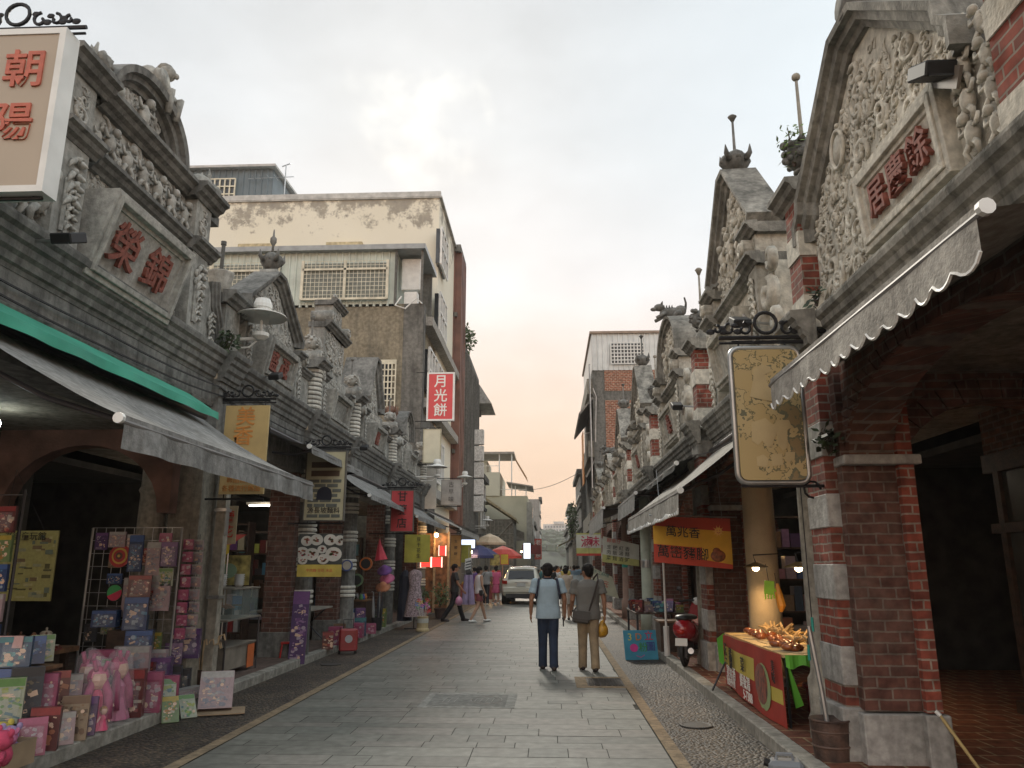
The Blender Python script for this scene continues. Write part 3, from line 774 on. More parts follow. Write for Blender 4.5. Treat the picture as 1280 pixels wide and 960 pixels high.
right_house(29.0, 35.2, 'arch', '', 'sixth right shophouse, low round pediment half hidden by its neighbours', zup=-.4, seed=66, detail=0)
right_house(35.2, 42.6, 'gable', '', 'last right shophouse, touching the tall brick and white metal building', zup=-.5, seed=77, detail=0)
def banded_column(mb, wbm, s, d, z0, z1, r, bands, n=14):
 """grey shaft with pale rings; bands = list of z"""
 def ring(b, prof):
  vs = [(s+q*math.cos(2*PI*i/n), z, d+q*math.sin(2*PI*i/n)) for q, z in prof for i in range(n)]
  b.add(vs, [(j*n+i, j*n+(i+1) % n, (j+1)*n+(i+1) % n, (j+1)*n+i) for j in range(len(prof)-1) for i in range(n)] + [tuple(range(n)), tuple((len(prof)-1)*n+i for i in range(n))])
 ring(mb, [(r, z0), (r, z1)])
 for z in bands: ring(wbm, [(r*.98, z-.032), (r*1.12, z-.026), (r*1.16, z), (r*1.12, z+.026), (r*.98, z+.032)])
def left_house(s0, s1, kind, chars, lab, seed, striped=True, detail=1):
 W = 4.4; side = -1; f = fmap(side, W); c = (s0+s1)/2
 root = thing('shophouse', lab, 'shophouse', (-W, c, .118), 'arcaded shophouses on the left of the street')
 r = random.Random(seed)
 ST = STL
 pr = MB(f); pl = MB(f)
 sp = s1-.12
 if striped:
  wb(pr, sp-.42, sp+.28, .5, 3.3, -.48, -.02)
  wb(pl, sp-.45, sp+.31, .11, .52, -.51, .01)
  o = pr.build('pier', BRKO, root); pl.build('plinth', STD, o, bevel=.01)
  cm = MB(f); wm = MB(f)
  bands = [z for z0 in (1.0, 1.55, 2.15, 2.75, 3.1) for z in (z0, z0+.085, z0+.17)]
  banded_column(cm, wm, sp-.02, .06, .13, 3.4, .17, bands)
  o = cm.build('column', STD, root, smooth=False); wm.build('pale_rings', WHB, o)
 else:
  wb(pr, sp-.30, sp+.30, .12, 3.3, -.4, 0)
  pr.build('pier', PLD, root)
  cm = MB(f)
  n = 16; q = .2
  vs = [(sp-.2+q*math.cos(2*PI*i/n), z, -.66+q*math.sin(2*PI*i/n)) for q, z in ((.22, .12), (.22, .5), (.18, .55), (.165, 2.5), (.19, 2.55), (.165, 2.6), (.165, 3.4)) for i in range(n)]
  cm.add(vs, [(j*n+i, j*n+(i+1) % n, (j+1)*n+(i+1) % n, (j+1)*n+i) for j in range(6) for i in range(n)])
  cm.build('column', PLA, root, smooth=True)
 fr = MB(f); wb(fr, s0, s1, 3.22, 4.0, -.35, .02)
 wb(fr, s1-.44, s1+.06, 3.3, 4.0, -.3, .12)
 for k in range(int((s1-s0)/.55)):
  pass
 fr.sweep([(s0, 3.62), (s1-.46, 3.62)], [(0, -.01), (0, .05), (.04, .07), (.06, .04), (.07, -.01)])
 fr.build('frieze', STD, root)
 cn = MB(f)
 cn.sweep([(s0-.02, 3.96), (s1-.46, 3.96)], scale_prof(CORN, .78, .55, 0)); cn.sweep([(s1-.47, 3.965), (s1+.07, 3.965)], scale_prof(CORN, .79, .55, .12))
 cn.build('cornice', STD, root)
 Z0 = 4.33
 interior(root, side, W, s0, s1, 0, depth=2.6, back=6.4)
 wall = MB(f); rel = MB(f); pil = MB(f); cop = MB(f); fin = MB(f)
 def cap(sp, z, w=.26, k=1.0, d=.12, dd=-.32):
  cop.sweep([(sp-w, z), (sp+w, z)], scale_prof(CAP, k, k, d)); wb(cop, sp-w+.03, sp+w-.03, z, z+.13*k, dd, d+.01)
 if kind == 'grand':
  wb(wall, s0, s1-.2, Z0-.05, 5.1, -.3, 0); wb(wall, 5.9, 9.1, 5.05, 6.02, -.3, .004)
  for sp in (6.1, 8.66):
   wb(pil, sp-.2, sp+.2, Z0-.02, 5.33, -.02, .16)
   wb(pil, sp-.2, sp+.2, 5.45, 6.0, -.3, .15)
   cap(sp, 5.31, .29, 1.0, .14); cap(sp, 5.98, .33, 1.2, .14, -.42)
   stalk(rel, sp, 4.7, 5.28, .17, seed+int(sp), .11); relief(rel, sp-.14, sp+.14, 5.5, 5.95, .15, seed+2, .12, 2)
   stalk(rel, sp+.03, 4.45, 5.0, .17, seed+int(sp)+4, .07)
   pil.tube([(sp-.08, 4.45, .17), (sp-.08, 4.95, .17)], .025, 6); pil.tube([(sp-.02, 4.45, .17), (sp-.02, 4.95, .17)], .02, 6)
  cop.sweep([(6.5, 5.32), (8.9, 5.32)], scale_prof(CAP, 1.0, 1.1, .02)); cop.sweep([(6.5, 5.99), (8.9, 5.99)], scale_prof(CAP, 1.1, 1.3, .02)); wb(cop, 6.1, 9.3, 6.0, 6.12, -.4, .05)
  relief(rel, 6.55, 8.88, 5.48, 5.97, .0, seed, .15, 2.6, fig=.15)
  for q in range(7): figure(rel, 6.75+q*.32, 5.72, .04, .34)
  relief(rel, 6.5, 8.9, 5.12, 5.32, .0, seed+9, .1, 2.8)
  relief(rel, 8.24, 8.62, Z0, 5.1, .0, seed+4, .1, 2.6); relief(rel, 6.35, 6.5, Z0, 5.1, .0, seed+6, .1, 2.6)
  relief(rel, s0, 6.1, Z0, 5.08, .0, seed+5, .17, 2.4, fig=.2)
  for q in (5.0, 5.5, 5.85): figure(rel, q, 4.7, .05, .55)
  cop.sweep([(s0, 5.08), (6.1, 5.08)], scale_prof(CAP, .9, .9, .01)); wb(cop, s0, 6.1, 5.08, 5.2, -.32, .02)
  wall.plate([(9.05, Z0), (9.05, 5.3), (9.25, 5.25), (9.44, 4.95), (9.56, 4.8), (9.66, 4.6), (9.66, Z0)], -.28, .003)
  cop.sweep([(9.66, 4.40), (9.66, 4.6), (9.56, 4.8), (9.46, 4.95), (9.40, 5.26)], [(-n, d) for n, d in scale_prof(COPE, .5)])
  stalk(rel, 9.4, 4.35, 4.9, .02, seed+8, .08)
  cc = 7.25; rr = .78; rs = .62; b0 = 6.1
  arc = [(cc+rr*math.cos(PI*i/16), b0+rs*math.sin(PI*i/16)) for i in range(17)]
  wall.plate(arc[::-1], -.75, 0)
  cop.sweep([(cc+rr*math.cos(PI*i/20), b0+rs*math.sin(PI*i/20)) for i in range(21)], [(-n, d) for n, d in [(-.16, 0), (-.16, .05), (-.11, .07), (-.10, .13), (-.04, .14), (-.03, .2), (.045, .21), (.055, -.78), (-.03, -.78)]])
  relief(rel, cc-rr+.1, cc+rr-.1, b0, b0+rs, .0, seed+7, .14, 3, lambda s, z: ((s-cc)/(rr-.18))**2+((z-b0)/(rs-.14))**2 < 1)
  figure(rel, cc, 6.36, .05, .4)
  sitter(fin, 7.6, 6.72, .0, .75)
  fin.ball((6.36, 6.26, -.04), (.22, .17, .24), 12, 8); fin.ball((6.56, 6.2, .12), (.13, .11, .12), 8, 6)
  for k in range(26):
   a = r.random()*2*PI; q = r.random()
   curl(fin, 6.38+.22*math.cos(a)*q, 6.25+.14*math.sin(a), .13, .06, a, .9, 1, .028, 7)
  for k in range(14): leaf(fin, 6.2+.025*k, 6.38-.012*k, .06, .09, PI/2-.6+.05*k, .03)
  fin.tube([(6.36, 6.4, .05), (6.33, 6.5, .05), (6.37, 6.6, .04)], [.04, .025, .012], 5); fin.tube([(6.46, 6.38, .05), (6.5, 6.47, .05)], [.04, .012], 5)
  for (a, b, d_, q) in ((8.72, 6.3, .02, .16), (8.95, 6.27, .02, .14), (8.85, 6.36, -.16, .15), (8.8, 6.24, .16, .11)):
   fin.ball((a, b, d_), (q, q*.95, q), 12, 8)
   fin.tube([(a, b+q*.8, d_), (a+.05, b+q*1.3, d_)], [.025, .01], 5)
  leaf(fin, 8.78, 6.4, .05, .22, .9, .035); leaf(fin, 8.92, 6.38, .05, .2, 2.3, .035)
  wb(wall, s1-.45, s1+.02, Z0-.01, 5.05, -.32, .12); cap(s1-.21, 5.03, .34, 1.1, .12, -.45)
  uu = MB(f); horn_urn(uu, s1-.22, 5.2, -.1, .36, .15, 1); uo = uu.build('urn', STL2, root, smooth=True)
  uu = MB(f); uu.tube([(s1-.22, 5.5, -.1), (s1-.22, 5.98, -.1)], [.028, .028], 8); uu.tube([(s1-.22, 5.98, -.1), (s1-.22, 6.03, -.1)], [.04, .04], 8); uu.build('rod', STD, uo)
  plaque(root, side, W, 7.22, 4.22, 5.06, .80, '榮錦', STL2, .24, bold=.014)
 else:
  hw = min(1.15, (s1-s0)/2-.5)
  c = {'gable': s0+1.50, 'steps': s0+1.2, 'steep': s0+1.75, 'arch': s0+2.1}[kind]
  if kind == 'steps': hw = .95
  wb(wall, s0, s1-.3, Z0-.05, 4.95, -.3, -.002)
  wb(wall, c-hw-.1, c+hw+.1, Z0-.03, 5.42, -.3, .004)
  cop.sweep([(s0+.05, 4.93), (c-hw-.12, 4.93)], scale_prof(CAP, .8, .8, .0)); cop.sweep([(c+hw+.12, 4.93), (s1-.35, 4.93)], scale_prof(CAP, .8, .8, .0))
  for q in (-1, 1):
   sp = c+q*(hw-.02)
   wb(pil, sp-.13, sp+.13, Z0, 5.1, -.02, .12); cap(sp, 5.08, .2, .8, .1)
   stalk(rel, sp, Z0+.05, 5.05, .13, seed+q, .07)
   dr = c+q*(hw+.22)
   fin.tube([(dr, 5.14, -.25), (dr, 5.14, .16)], [.125, .125], 14); curl(rel, dr, 5.14, .16, .11, 0, 1.4, q, .02, 12)
   relief(rel, min(dr-.1, dr+.2), max(dr-.1, dr+.2), Z0, 4.9, 0, seed+12+q, .1, 2)
  plaque(root, side, W, c, 4.36, 4.98, .66, chars, STL, .12, lm=REDL, bold=.01)
  relief(rel, c-hw+.2, c+hw-.2, 5.02, 5.4, .0, seed+3, .1, 2.4, mirror=True)
  if kind == 'gable':
   wall.plate([(c-hw, 5.4), (c-.14, 6.12), (c+.14, 6.12), (c+hw, 5.4)], -.3, .002)
   cop.sweep([(c+hw+.05, 5.30), (c+hw+.05, 5.43), (c+.14, 6.17), (c-.14, 6.17), (c-hw-.05, 5.43), (c-hw-.05, 5.30)], [(-n, d) for n, d in scale_prof(COPE, .8)])
   relief(rel, c-hw+.2, c+hw-.2, 5.4, 6.05, .0, seed, .13, 3, lambda s, z: z < 6.0-abs(s-c)*.72/hw)
   wb(fin, c-.13, c+.13, 6.16, 6.26, -.2, .08)
   uu = MB(f); horn_urn(uu, c, 6.24, -.06, .34, .17, 0); uo = uu.build('urn', STD, root, smooth=True)
   uu = MB(f); uu.tube([(c, 6.55, -.06), (c, 6.72, -.06), (c, 6.78, -.06), (c, 6.84, -.06), (c, 6.88, -.06), (c, 7.0, -.06)], [.022, .02, .055, .055, .02, .01], 8); uu.build('rod', STD, uo, smooth=True)
  elif kind == 'steps':
   wb(wall, c-.75, c+.75, 5.4, 6.25, -.3, .003); wb(wall, c-.42, c+.30, 6.23, 6.82, -.32, .05)
   cap(c, 6.23, .80, .9, .03); cap(c-.06, 6.8, .44, .8, .05)
   relief(rel, c-.7, c+.7, 5.45, 6.2, .0, seed, .13, 3); relief(rel, c-.35, c+.25, 6.4, 6.78, .05, seed+1, .12, 3)
   for q in (-1, 1): fin.tube([(c+q*.62, 6.48, -.3), (c+q*.62, 6.48, .12)], [.13, .13], 14); curl(rel, c+q*.62, 6.48, .12, .11, 0, 1.4, q, .02)
   for k in range(5): leaf(fin, c-.06, 6.92, -.05, .2, PI/2+(k-2)*.4, .035)
   curl(fin, c+.1, 7.02, 0, .09, 0, 1.1, 1, .03); curl(fin, c-.2, 7.0, 0, .09, PI, 1.1, -1, .03)
  elif kind == 'steep':
   pk = 6.68
   wall.plate([(c-.72, 5.4), (c-.72, 5.6), (c-.16, pk), (c+.16, pk), (c+.72, 5.6), (c+.72, 5.4)], -.62, .003)
   cop.sweep([(c+.74, 5.45), (c+.80, 5.6), (c+.17, pk+.02), (c-.17, pk+.02), (c-.80, 5.6), (c-.74, 5.45)], [(-n, d) for n, d in [(-.14, 0), (-.14, .06), (-.05, .09), (-.03, .15), (.04, .16), (.05, -.66), (-.03, -.66)]])
   relief(rel, c-.6, c+.6, 5.45, pk-.15, .0, seed, .12, 3, lambda s, z: z < pk-.25-abs(s-c)*1.9)
  else:
   rr, rs, b0 = .72, .82, 5.45
   arc = [(c+rr*math.cos(PI*i/16), b0+rs*math.sin(PI*i/16)) for i in range(17)]
   wall.plate(arc[::-1], -.45, .003)
   cop.sweep([(c+rr*math.cos(PI*i/20), b0+rs*math.sin(PI*i/20)) for i in range(21)], [(-n, d) for n, d in scale_prof(COPE, .85)])
   relief(rel, c-rr+.1, c+rr-.1, b0, b0+rs, .0, seed+7, .13, 3, lambda s, z: ((s-c)/(rr-.18))**2+((z-b0)/(rs-.14))**2 < 1)
   uu = MB(f); horn_urn(uu, c-.9, 5.75, -.3, .55, .2, 0); uu.build('urn', mat('terracotta_urn', (.16, .08, .05), .8, var=.3), root, smooth=True)
   wb(fin, c-1.1, c-.7, 5.2, 5.77, -.5, -.1)
  cs = s1-.14
  cm = MB(f); wm = MB(f)
  banded_column(cm, wm, cs, .02, Z0-.02, 5.2, .155, [Z0+.06+.085*k for k in range(10)])
  o = cm.build('banded_column', STD, root); wm.build('pale_rings', WHB, o)
  wb(wall, s1-.34, s1+.06, Z0-.02, 5.2, -.32, -.08)
  cap(cs, 5.18, .3, 1.15, .14, -.35)
  fin.tube([(cs, 5.44, -.25), (cs, 5.44, .15)], [.13, .13], 14); curl(rel, cs, 5.44, .15, .11, 0, 1.4, 1, .02, 12)
  uu = MB(f); horn_urn(uu, cs, 5.55, -.05, .3, .15, 2)
  for k in range(7): leaf(uu, cs, 5.62, .08, .22, PI/2+(k-3)*.42, .03)
  uo = uu.build('shell_urn', STL2, root, smooth=True)
  uu = MB(f); rod(uu, cs, 5.82, -.05, .42, 1); uu.build('rod', STD, uo)
 wall.build('parapet_wall', ST, root)
 rel.build('relief_carving', STL2, root, smooth=True)
 pil.build('pilaster', ST, root); cop.build('coping', STD, root); fin.build('crest', STL, root, smooth=True)
 return root
hl = left_house(4.3, 10.05, 'grand', '榮錦', 'grand dark stone shophouse nearest on the left, with two red characters and an arched crown', 5, striped=False)
cross_arch(hl, -1, 4.4, 9.55, mat('reddish_plaster', (.20, .10, .07), .85, var=.35, scale=3, bump=.3), None, depth=2.6, zs=2.25, rise=.85, th=.25)
left_house(10.05, 13.95, 'gable', '盛茂', 'left shophouse with a pointed gable and spiked bud finial beside the grand dark one', 15)
left_house(13.95, 17.0, 'steps', '', 'narrow left shophouse with a stepped square crest between two banded columns', 25)
left_house(17.0, 21.3, 'steep', '隆', 'left shophouse with a very steep smooth-topped gable in front of the barred window', 35)
left_house(21.3, 26.7, 'arch', '', 'last left shophouse with a small arched crown touching the tall cream building', 45)
def corrugated(name, m1, vert=True, n=14):
 return m1
def wall_grid(mb, axis, c, a0, a1, z0, z1, na, nz, r=.02):
 for i in range(na+1):
  a = a0+(a1-a0)*i/na
  mb.box(*((a-r, a+r, c-r, c+r) if axis == 'y' else (c-r, c+r, a-r, a+r)), z0, z1)
 for j in range(nz+1):
  z = z0+(z1-z0)*j/nz
  mb.box(*((a0, a1, c-r*.8, c+r*.8) if axis == 'y' else (c-r*.8, c+r*.8, a0, a1)), z-r, z+r)
def ribs(mb, x0, x1, y, z0, z1, step=.2, d=.03):
 """corrugated sheet facing -Y as one folded surface"""
 n = int(round((x1-x0)/step)); pts = []
 for i in range(n):
  a = x0+i*step
  pts += [(a, y), (a+step*.12, y-d), (a+step*.3, y-d), (a+step*.42, y)]
 pts.append((x1, y))
 vs = [(a, b, z0) for a, b in pts]+[(a, b, z1) for a, b in pts]; m = len(pts)
 mb.add(vs, [(i, i+1, m+i+1, m+i) for i in range(m-1)])
CREAM = stone('cream_render', (.62, .53, .33), (.24, .20, .14), .35, warm=(.52, .44, .27), scale=.5)
def cream_stained():
 """cream render with black mould hanging from the parapet, patchy"""
 m, nt, b = newmat('mouldy_cream'); L = nt.links
 geo = N(nt, 'ShaderNodeNewGeometry'); sp = N(nt, 'ShaderNodeSeparateXYZ'); L.new(geo.outputs['Position'], sp.inputs[0])
 n1 = N(nt, 'ShaderNodeTexNoise'); n1.inputs['Scale'].default_value = 1.1; n1.inputs['Detail'].default_value = 10; n1.inputs['Roughness'].default_value = .72
 L.new(geo.outputs['Position'], n1.inputs['Vector'])
 h = N(nt, 'ShaderNodeMapRange'); h.inputs[1].default_value = 15.0; h.inputs[2].default_value = 18.2; h.inputs[3].default_value = -.10; h.inputs[4].default_value = .26
 L.new(sp.outputs[2], h.inputs[0])
 a = N(nt, 'ShaderNodeMath', operation='ADD'); L.new(n1.outputs['Fac'], a.inputs[0]); L.new(h.outputs[0], a.inputs[1])
 r = N(nt, 'ShaderNodeMapRange'); r.inputs[1].default_value = .60; r.inputs[2].default_value = .68; L.new(a.outputs[0], r.inputs[0])
 n2 = N(nt, 'ShaderNodeTexNoise'); n2.inputs['Scale'].default_value = .35; n2.inputs['Detail'].default_value = 6; L.new(geo.outputs['Position'], n2.inputs['Vector'])
 mx0 = N(nt, 'ShaderNodeMix', data_type='RGBA'); L.new(n2.outputs['Fac'], mx0.inputs[0]); mx0.inputs[6].default_value = (.68, .64, .51, 1); mx0.inputs[7].default_value = (.78, .75, .63, 1)
 n3 = N(nt, 'ShaderNodeTexNoise'); n3.inputs['Scale'].default_value = 5; n3.inputs['Detail'].default_value = 5; L.new(geo.outputs['Position'], n3.inputs['Vector'])
 mx1 = N(nt, 'ShaderNodeMix', data_type='RGBA'); L.new(n3.outputs['Fac'], mx1.inputs[0]); mx1.inputs[6].default_value = (.22, .21, .19, 1); mx1.inputs[7].default_value = (.45, .41, .32, 1)
 mx = N(nt, 'ShaderNodeMix', data_type='RGBA'); L.new(r.outputs[0], mx.inputs[0]); L.new(mx0.outputs[2], mx.inputs[6]); L.new(mx1.outputs[2], mx.inputs[7])
 L.new(mx.outputs[2], b.inputs['Base Color']); b.inputs['Roughness'].default_value = .9
 return m
MOULD = cream_stained()
OCHRE = stone('grey_ochre_render', (.33, .29, .21), (.10, .095, .08), .6, warm=(.20, .175, .125), scale=.6)
GREYC = stone('grey_concrete', (.20, .195, .175), (.06, .06, .055), .7, scale=.6)
SHEETG = mat('pale_green_sheet', (.56, .62, .55), .45, var=.12, scale=2)
SHEETW = mat('white_sheet', (.66, .68, .66), .4, var=.1, scale=2)
SHEETB = mat('blue_grey_sheet', (.13, .17, .19), .45, var=.15, scale=2)
GRILL = mat('cream_grille', (.66, .62, .48), .5)
WINDK = mat('window_glass', (.05, .055, .06), .12, var=.3, scale=2)
TILEB = mat('red_brown_tile', (.19, .085, .06), .45, var=.3, scale=1.2, bump=.15)
def cream_building():
 root = thing('apartment_building', 'tall cream building behind the left row with black mould and a barred green metal storey', 'building', (-8, 32, 0))
 mb = MB(); mb.box(-17, -4.72, 31.5, 37, 0, 17.7); mb.build('upper_block', MOULD, root)
 mb = MB(); mb.box(-15.2, -4.66, 31.4, 31.62, 17.75, 18.0); mb.box(-17, -4.6, 31.42, 37.1, 17.7, 17.78)
 mb.build('coping', mat('coping_metal', (.5, .5, .47), .5, var=.2), root)
 for x in (-12.8, -8.85):
  w = MB(); w.box(x-.62, x+.62, 31.44, 31.6, 14.7, 15.35); v = w.build('vent_window', WINDK, root)
  w = MB(); w.box(x-.8, x+.8, 31.1, 31.52, 15.35, 15.5); w.build('window_hood', CREAM, v)
  w = MB(); wall_grid(w, 'y', 31.42, x-.6, x+.6, 14.7, 15.32, 8, 2, .02); w.build('grille', GRILL, v)
 mb = MB(); mb.box(-17, -4.75, 27.6, 31.6, 0, 11.35); mb.build('lower_block', OCHRE, root)
 mb = MB(); mb.box(-4.78, -4.62, 27.55, 28.0, 0, 11.3); mb.box(-4.77, -4.64, 28.0, 31.6, 0, 7.2); mb.box(-5.4, -4.74, 27.57, 27.61, 0, 11.33); mb.build('corner_pier', GREYC, root)
 mb = MB(); ribs(mb, -16.5, -5.75, 27.6, 11.25, 13.5, .26, .05); mb.box(-16.5, -5.75, 27.62, 30, 11.25, 13.5)
 mb.build('metal_storey', SHEETG, root)
 mb = MB(); mb.box(-16.6, -4.6, 27.3, 30.4, 13.48, 13.68); mb.build('storey_roof', mat('roof_edge', (.33, .35, .35), .4, var=.15), root)
 mb = MB(); mb.box(-4.78, -4.7, 27.5, 27.6, 11.3, 13.5); mb.box(-5.78, -5.7, 27.45, 27.6, 11.25, 13.5); mb.box(-5.7, -4.75, 30, 30.2, 11.3, 13.5); mb.build('open_bay_frame', GREYC, root)
 mb = MB(); mb.cbox((-5.25, 28.2, 12.7), (.75, .4, 1.3)); t = mb.build('water_heater_panel', WHITE, root, bevel=.03)
 mb = MB(); mb.cbox((-5.2, 28.0, 11.65), (.5, .4, .5)); mb.tube([(-5.5, 27.5, 11.6), (-5.7, 27.35, 11.2), (-5.3, 27.3, 11.05), (-4.9, 27.4, 11.5), (-4.7, 27.5, 11.3)], .03, 6); mb.build('outdoor_unit', WHITE, root)
 for (a, b) in ((-15.6, -10.3), (-9.35, -6.05)):
  g = MB(); g.box(a, b, 27.50, 27.56, 11.55, 13.0); w = g.build('window', mat('pale_room', (.22, .24, .21), .5), root)
  g = MB(); n = int((b-a)/.16); wall_grid(g, 'y', 27.42, a, b, 11.52, 13.05, n, 9, .009);
  for x in (a, (a+b)/2, b): g.box(x-.05, x+.05, 27.38, 27.46, 11.5, 13.08)
  g.box(a, b, 27.38, 27.46, 12.68, 12.76); g.box(a, b, 27.36, 27.46, 11.47, 11.55)
  g.build('security_grille', GRILL, w)
 g = MB(); g.box(-6.95, -5.75, 27.56, 27.64, 7.55, 9.0); w = g.build('window', WINDK, root)
 g = MB(); g.box(-7.1, -5.6, 27.5, 27.6, 9.0, 9.12); wall_grid(g, 'y', 27.42, -6.15, -5.6, 7.3, 8.95, 4, 7, .022); wall_grid(g, 'y', 27.5, -7.0, -6.3, 7.4, 8.95, 4, 4, .03); g.build('window_grille', GRILL, w)
 fm = MB()
 for z in (4.2, 7.4, 10.6): fm.box(-4.8, -4.35, 28.0, 37, z, z+.35)
 fm.build('floor_band', stone('front_band', (.42, .40, .36), (.2, .18, .15), .4), root)
 for z in (5.0, 8.2, 11.4, 14.4):
  for y in (28.5, 31.0):
   if z > 11 and y < 31: continue
   g = MB(); g.box(-4.76, -4.60, y, y+2.0, z, z+1.6); w = g.build('window', WINDK, root)
   g = MB(); wall_grid(g, 'x', -4.52, y-.05, y+2.05, z-.05, z+1.65, 3, 2, .04); g.build('window_frame', WHITE, w)
 return root
cream_building()
def antenna():
 t = MB(); t.tube([(-12.4, 33, 17.9), (-12.4, 33, 20.4)], .03, 5); t.tube([(-14.2, 33, 19.7), (-12.0, 33, 19.75)], .02, 5)
 for k in range(5): t.tube([(-13.9+.35*k, 32.7, 19.72), (-13.9+.35*k, 33.3, 19.72)], .012, 4)
 t.tube([(-12.6, 33, 20.3), (-12.2, 33, 20.45)], .03, 5)
 tag(t.build('antenna', STEEL), 'thin television aerial standing on the roof of the mouldy cream building', 'antenna')
antenna()
def rooftop_shed():
 root = thing('rooftop_shed', 'blue-grey corrugated shed with small barred window on the cream roof', 'shed', (-15, 34, 17.7))
 mb = MB(); ribs(mb, -18.5, -13.1, 33.2, 17.7, 20.3, .3, .05); mb.box(-18.5, -13.1, 33.25, 40, 17.7, 20.3); mb.build('metal_walls', SHEETB, root)
 mb = MB(); mb.add([(-18.6, 32.9, 20.3), (-12.9, 32.9, 20.3), (-12.9, 40, 20.5), (-18.6, 40, 20.5), (-18.6, 32.9, 20.42), (-12.9, 32.9, 20.42), (-12.9, 40, 20.62), (-18.6, 40, 20.62)], [(0,3,2,1),(4,5,6,7),(0,1,5,4),(1,2,6,5),(2,3,7,6),(3,0,4,7)])
 mb.build('roof', mat('roof_edge2', (.5, .5, .48), .5), root)
 g = MB(); g.box(-16.3, -14.9, 33.1, 33.16, 18.2, 19.7); w = g.build('window', WINDK, root)
 g = MB(); wall_grid(g, 'y', 33.05, -16.35, -14.85, 18.15, 19.75, 6, 4, .03); g.build('window_grille', GRILL, w)
rooftop_shed()
def front_building(lab, y0, y1, x, h, wm, deep=8, floors=3, side=-1, kind='plain', z0=3.6, win=None, awn=None, cat='building', end=True):
 """street-front block; side -1 left, +1 right; x = facade plane"""
 root = thing('apartment_building', lab, cat, (x, (y0+y1)/2, 0))
 mb = MB(); xa, xb = (x-deep, x) if side < 0 else (x, x+deep)
 mb.box(xa, xb, y0, y1, 0 if kind != 'arcade' else 0, h); mb.build('wall', wm, root)
 out = 1 if side < 0 else -1
 def bx(m, d0, d1, ya, yb, za, zb):
  a, b = sorted((x+out*d0, x+out*d1)); m.box(a, b, ya, yb, za, zb)
 m = MB(); bx(m, -.1, .28, y0-.05, y1+.05, h-.12, h+.25); m.build('parapet', GREYC, root)
 fh = (h-z0)/floors
 for k in range(floors):
  z = z0+k*fh
  m = MB(); bx(m, -.05, .14, y0, y1, z-.12, z+.08); m.build('floor_band', GREYC, root)
  n = max(1, int((y1-y0)/2.4))
  for i in range(n):
   ya = y0+.35+(y1-y0-.5)*i/n; yb = ya+(y1-y0-.5)/n-.5
   if kind == 'fins':
    for q in range(4):
     pass
   g = MB(); bx(g, -.02, .02, ya, yb, z+fh*.32, z+fh*.85); w = g.build('window', win or WINDK, root)
   g = MB()
   for (p, q) in ((ya-.05, ya+.02), ((ya+yb)/2-.03, (ya+yb)/2+.03), (yb-.02, yb+.05)): bx(g, .0, .08, p, q, z+fh*.3, z+fh*.87)
   bx(g, 0, .12, ya-.1, yb+.1, z+fh*.28, z+fh*.33); bx(g, 0, .08, ya-.05, yb+.05, z+fh*.84, z+fh*.88)
   g.build('window_frame', WHITE if kind != 'fins' else GREYC, w)
 if kind == 'fins':
  m = MB(); q = y0+.2
  while q < y1: bx(m, -.02, .34, q, q+.16, z0, h-.1); q += .62
  m.build('vertical_fin', wm, root)
 return root
front_building('narrow building clad in red-brown tile between the cream corner and the grey fins', 37.0, 39.6, -4.66, 17.6, TILEB, floors=4, kind='fins')
front_building('dark grey building with close vertical fins on the left, beyond the red-brown one', 39.6, 47.5, -4.6, 12.9, GREYC, floors=3, kind='fins')
front_building('plain grey-beige block with heavy parapet, left side, past the grey fins', 47.5, 51.2, -4.75, 11.6, PLA, floors=3)
def gable_shed(mb, x0, x1, y0, y1, z0, z1, over=.3): pass
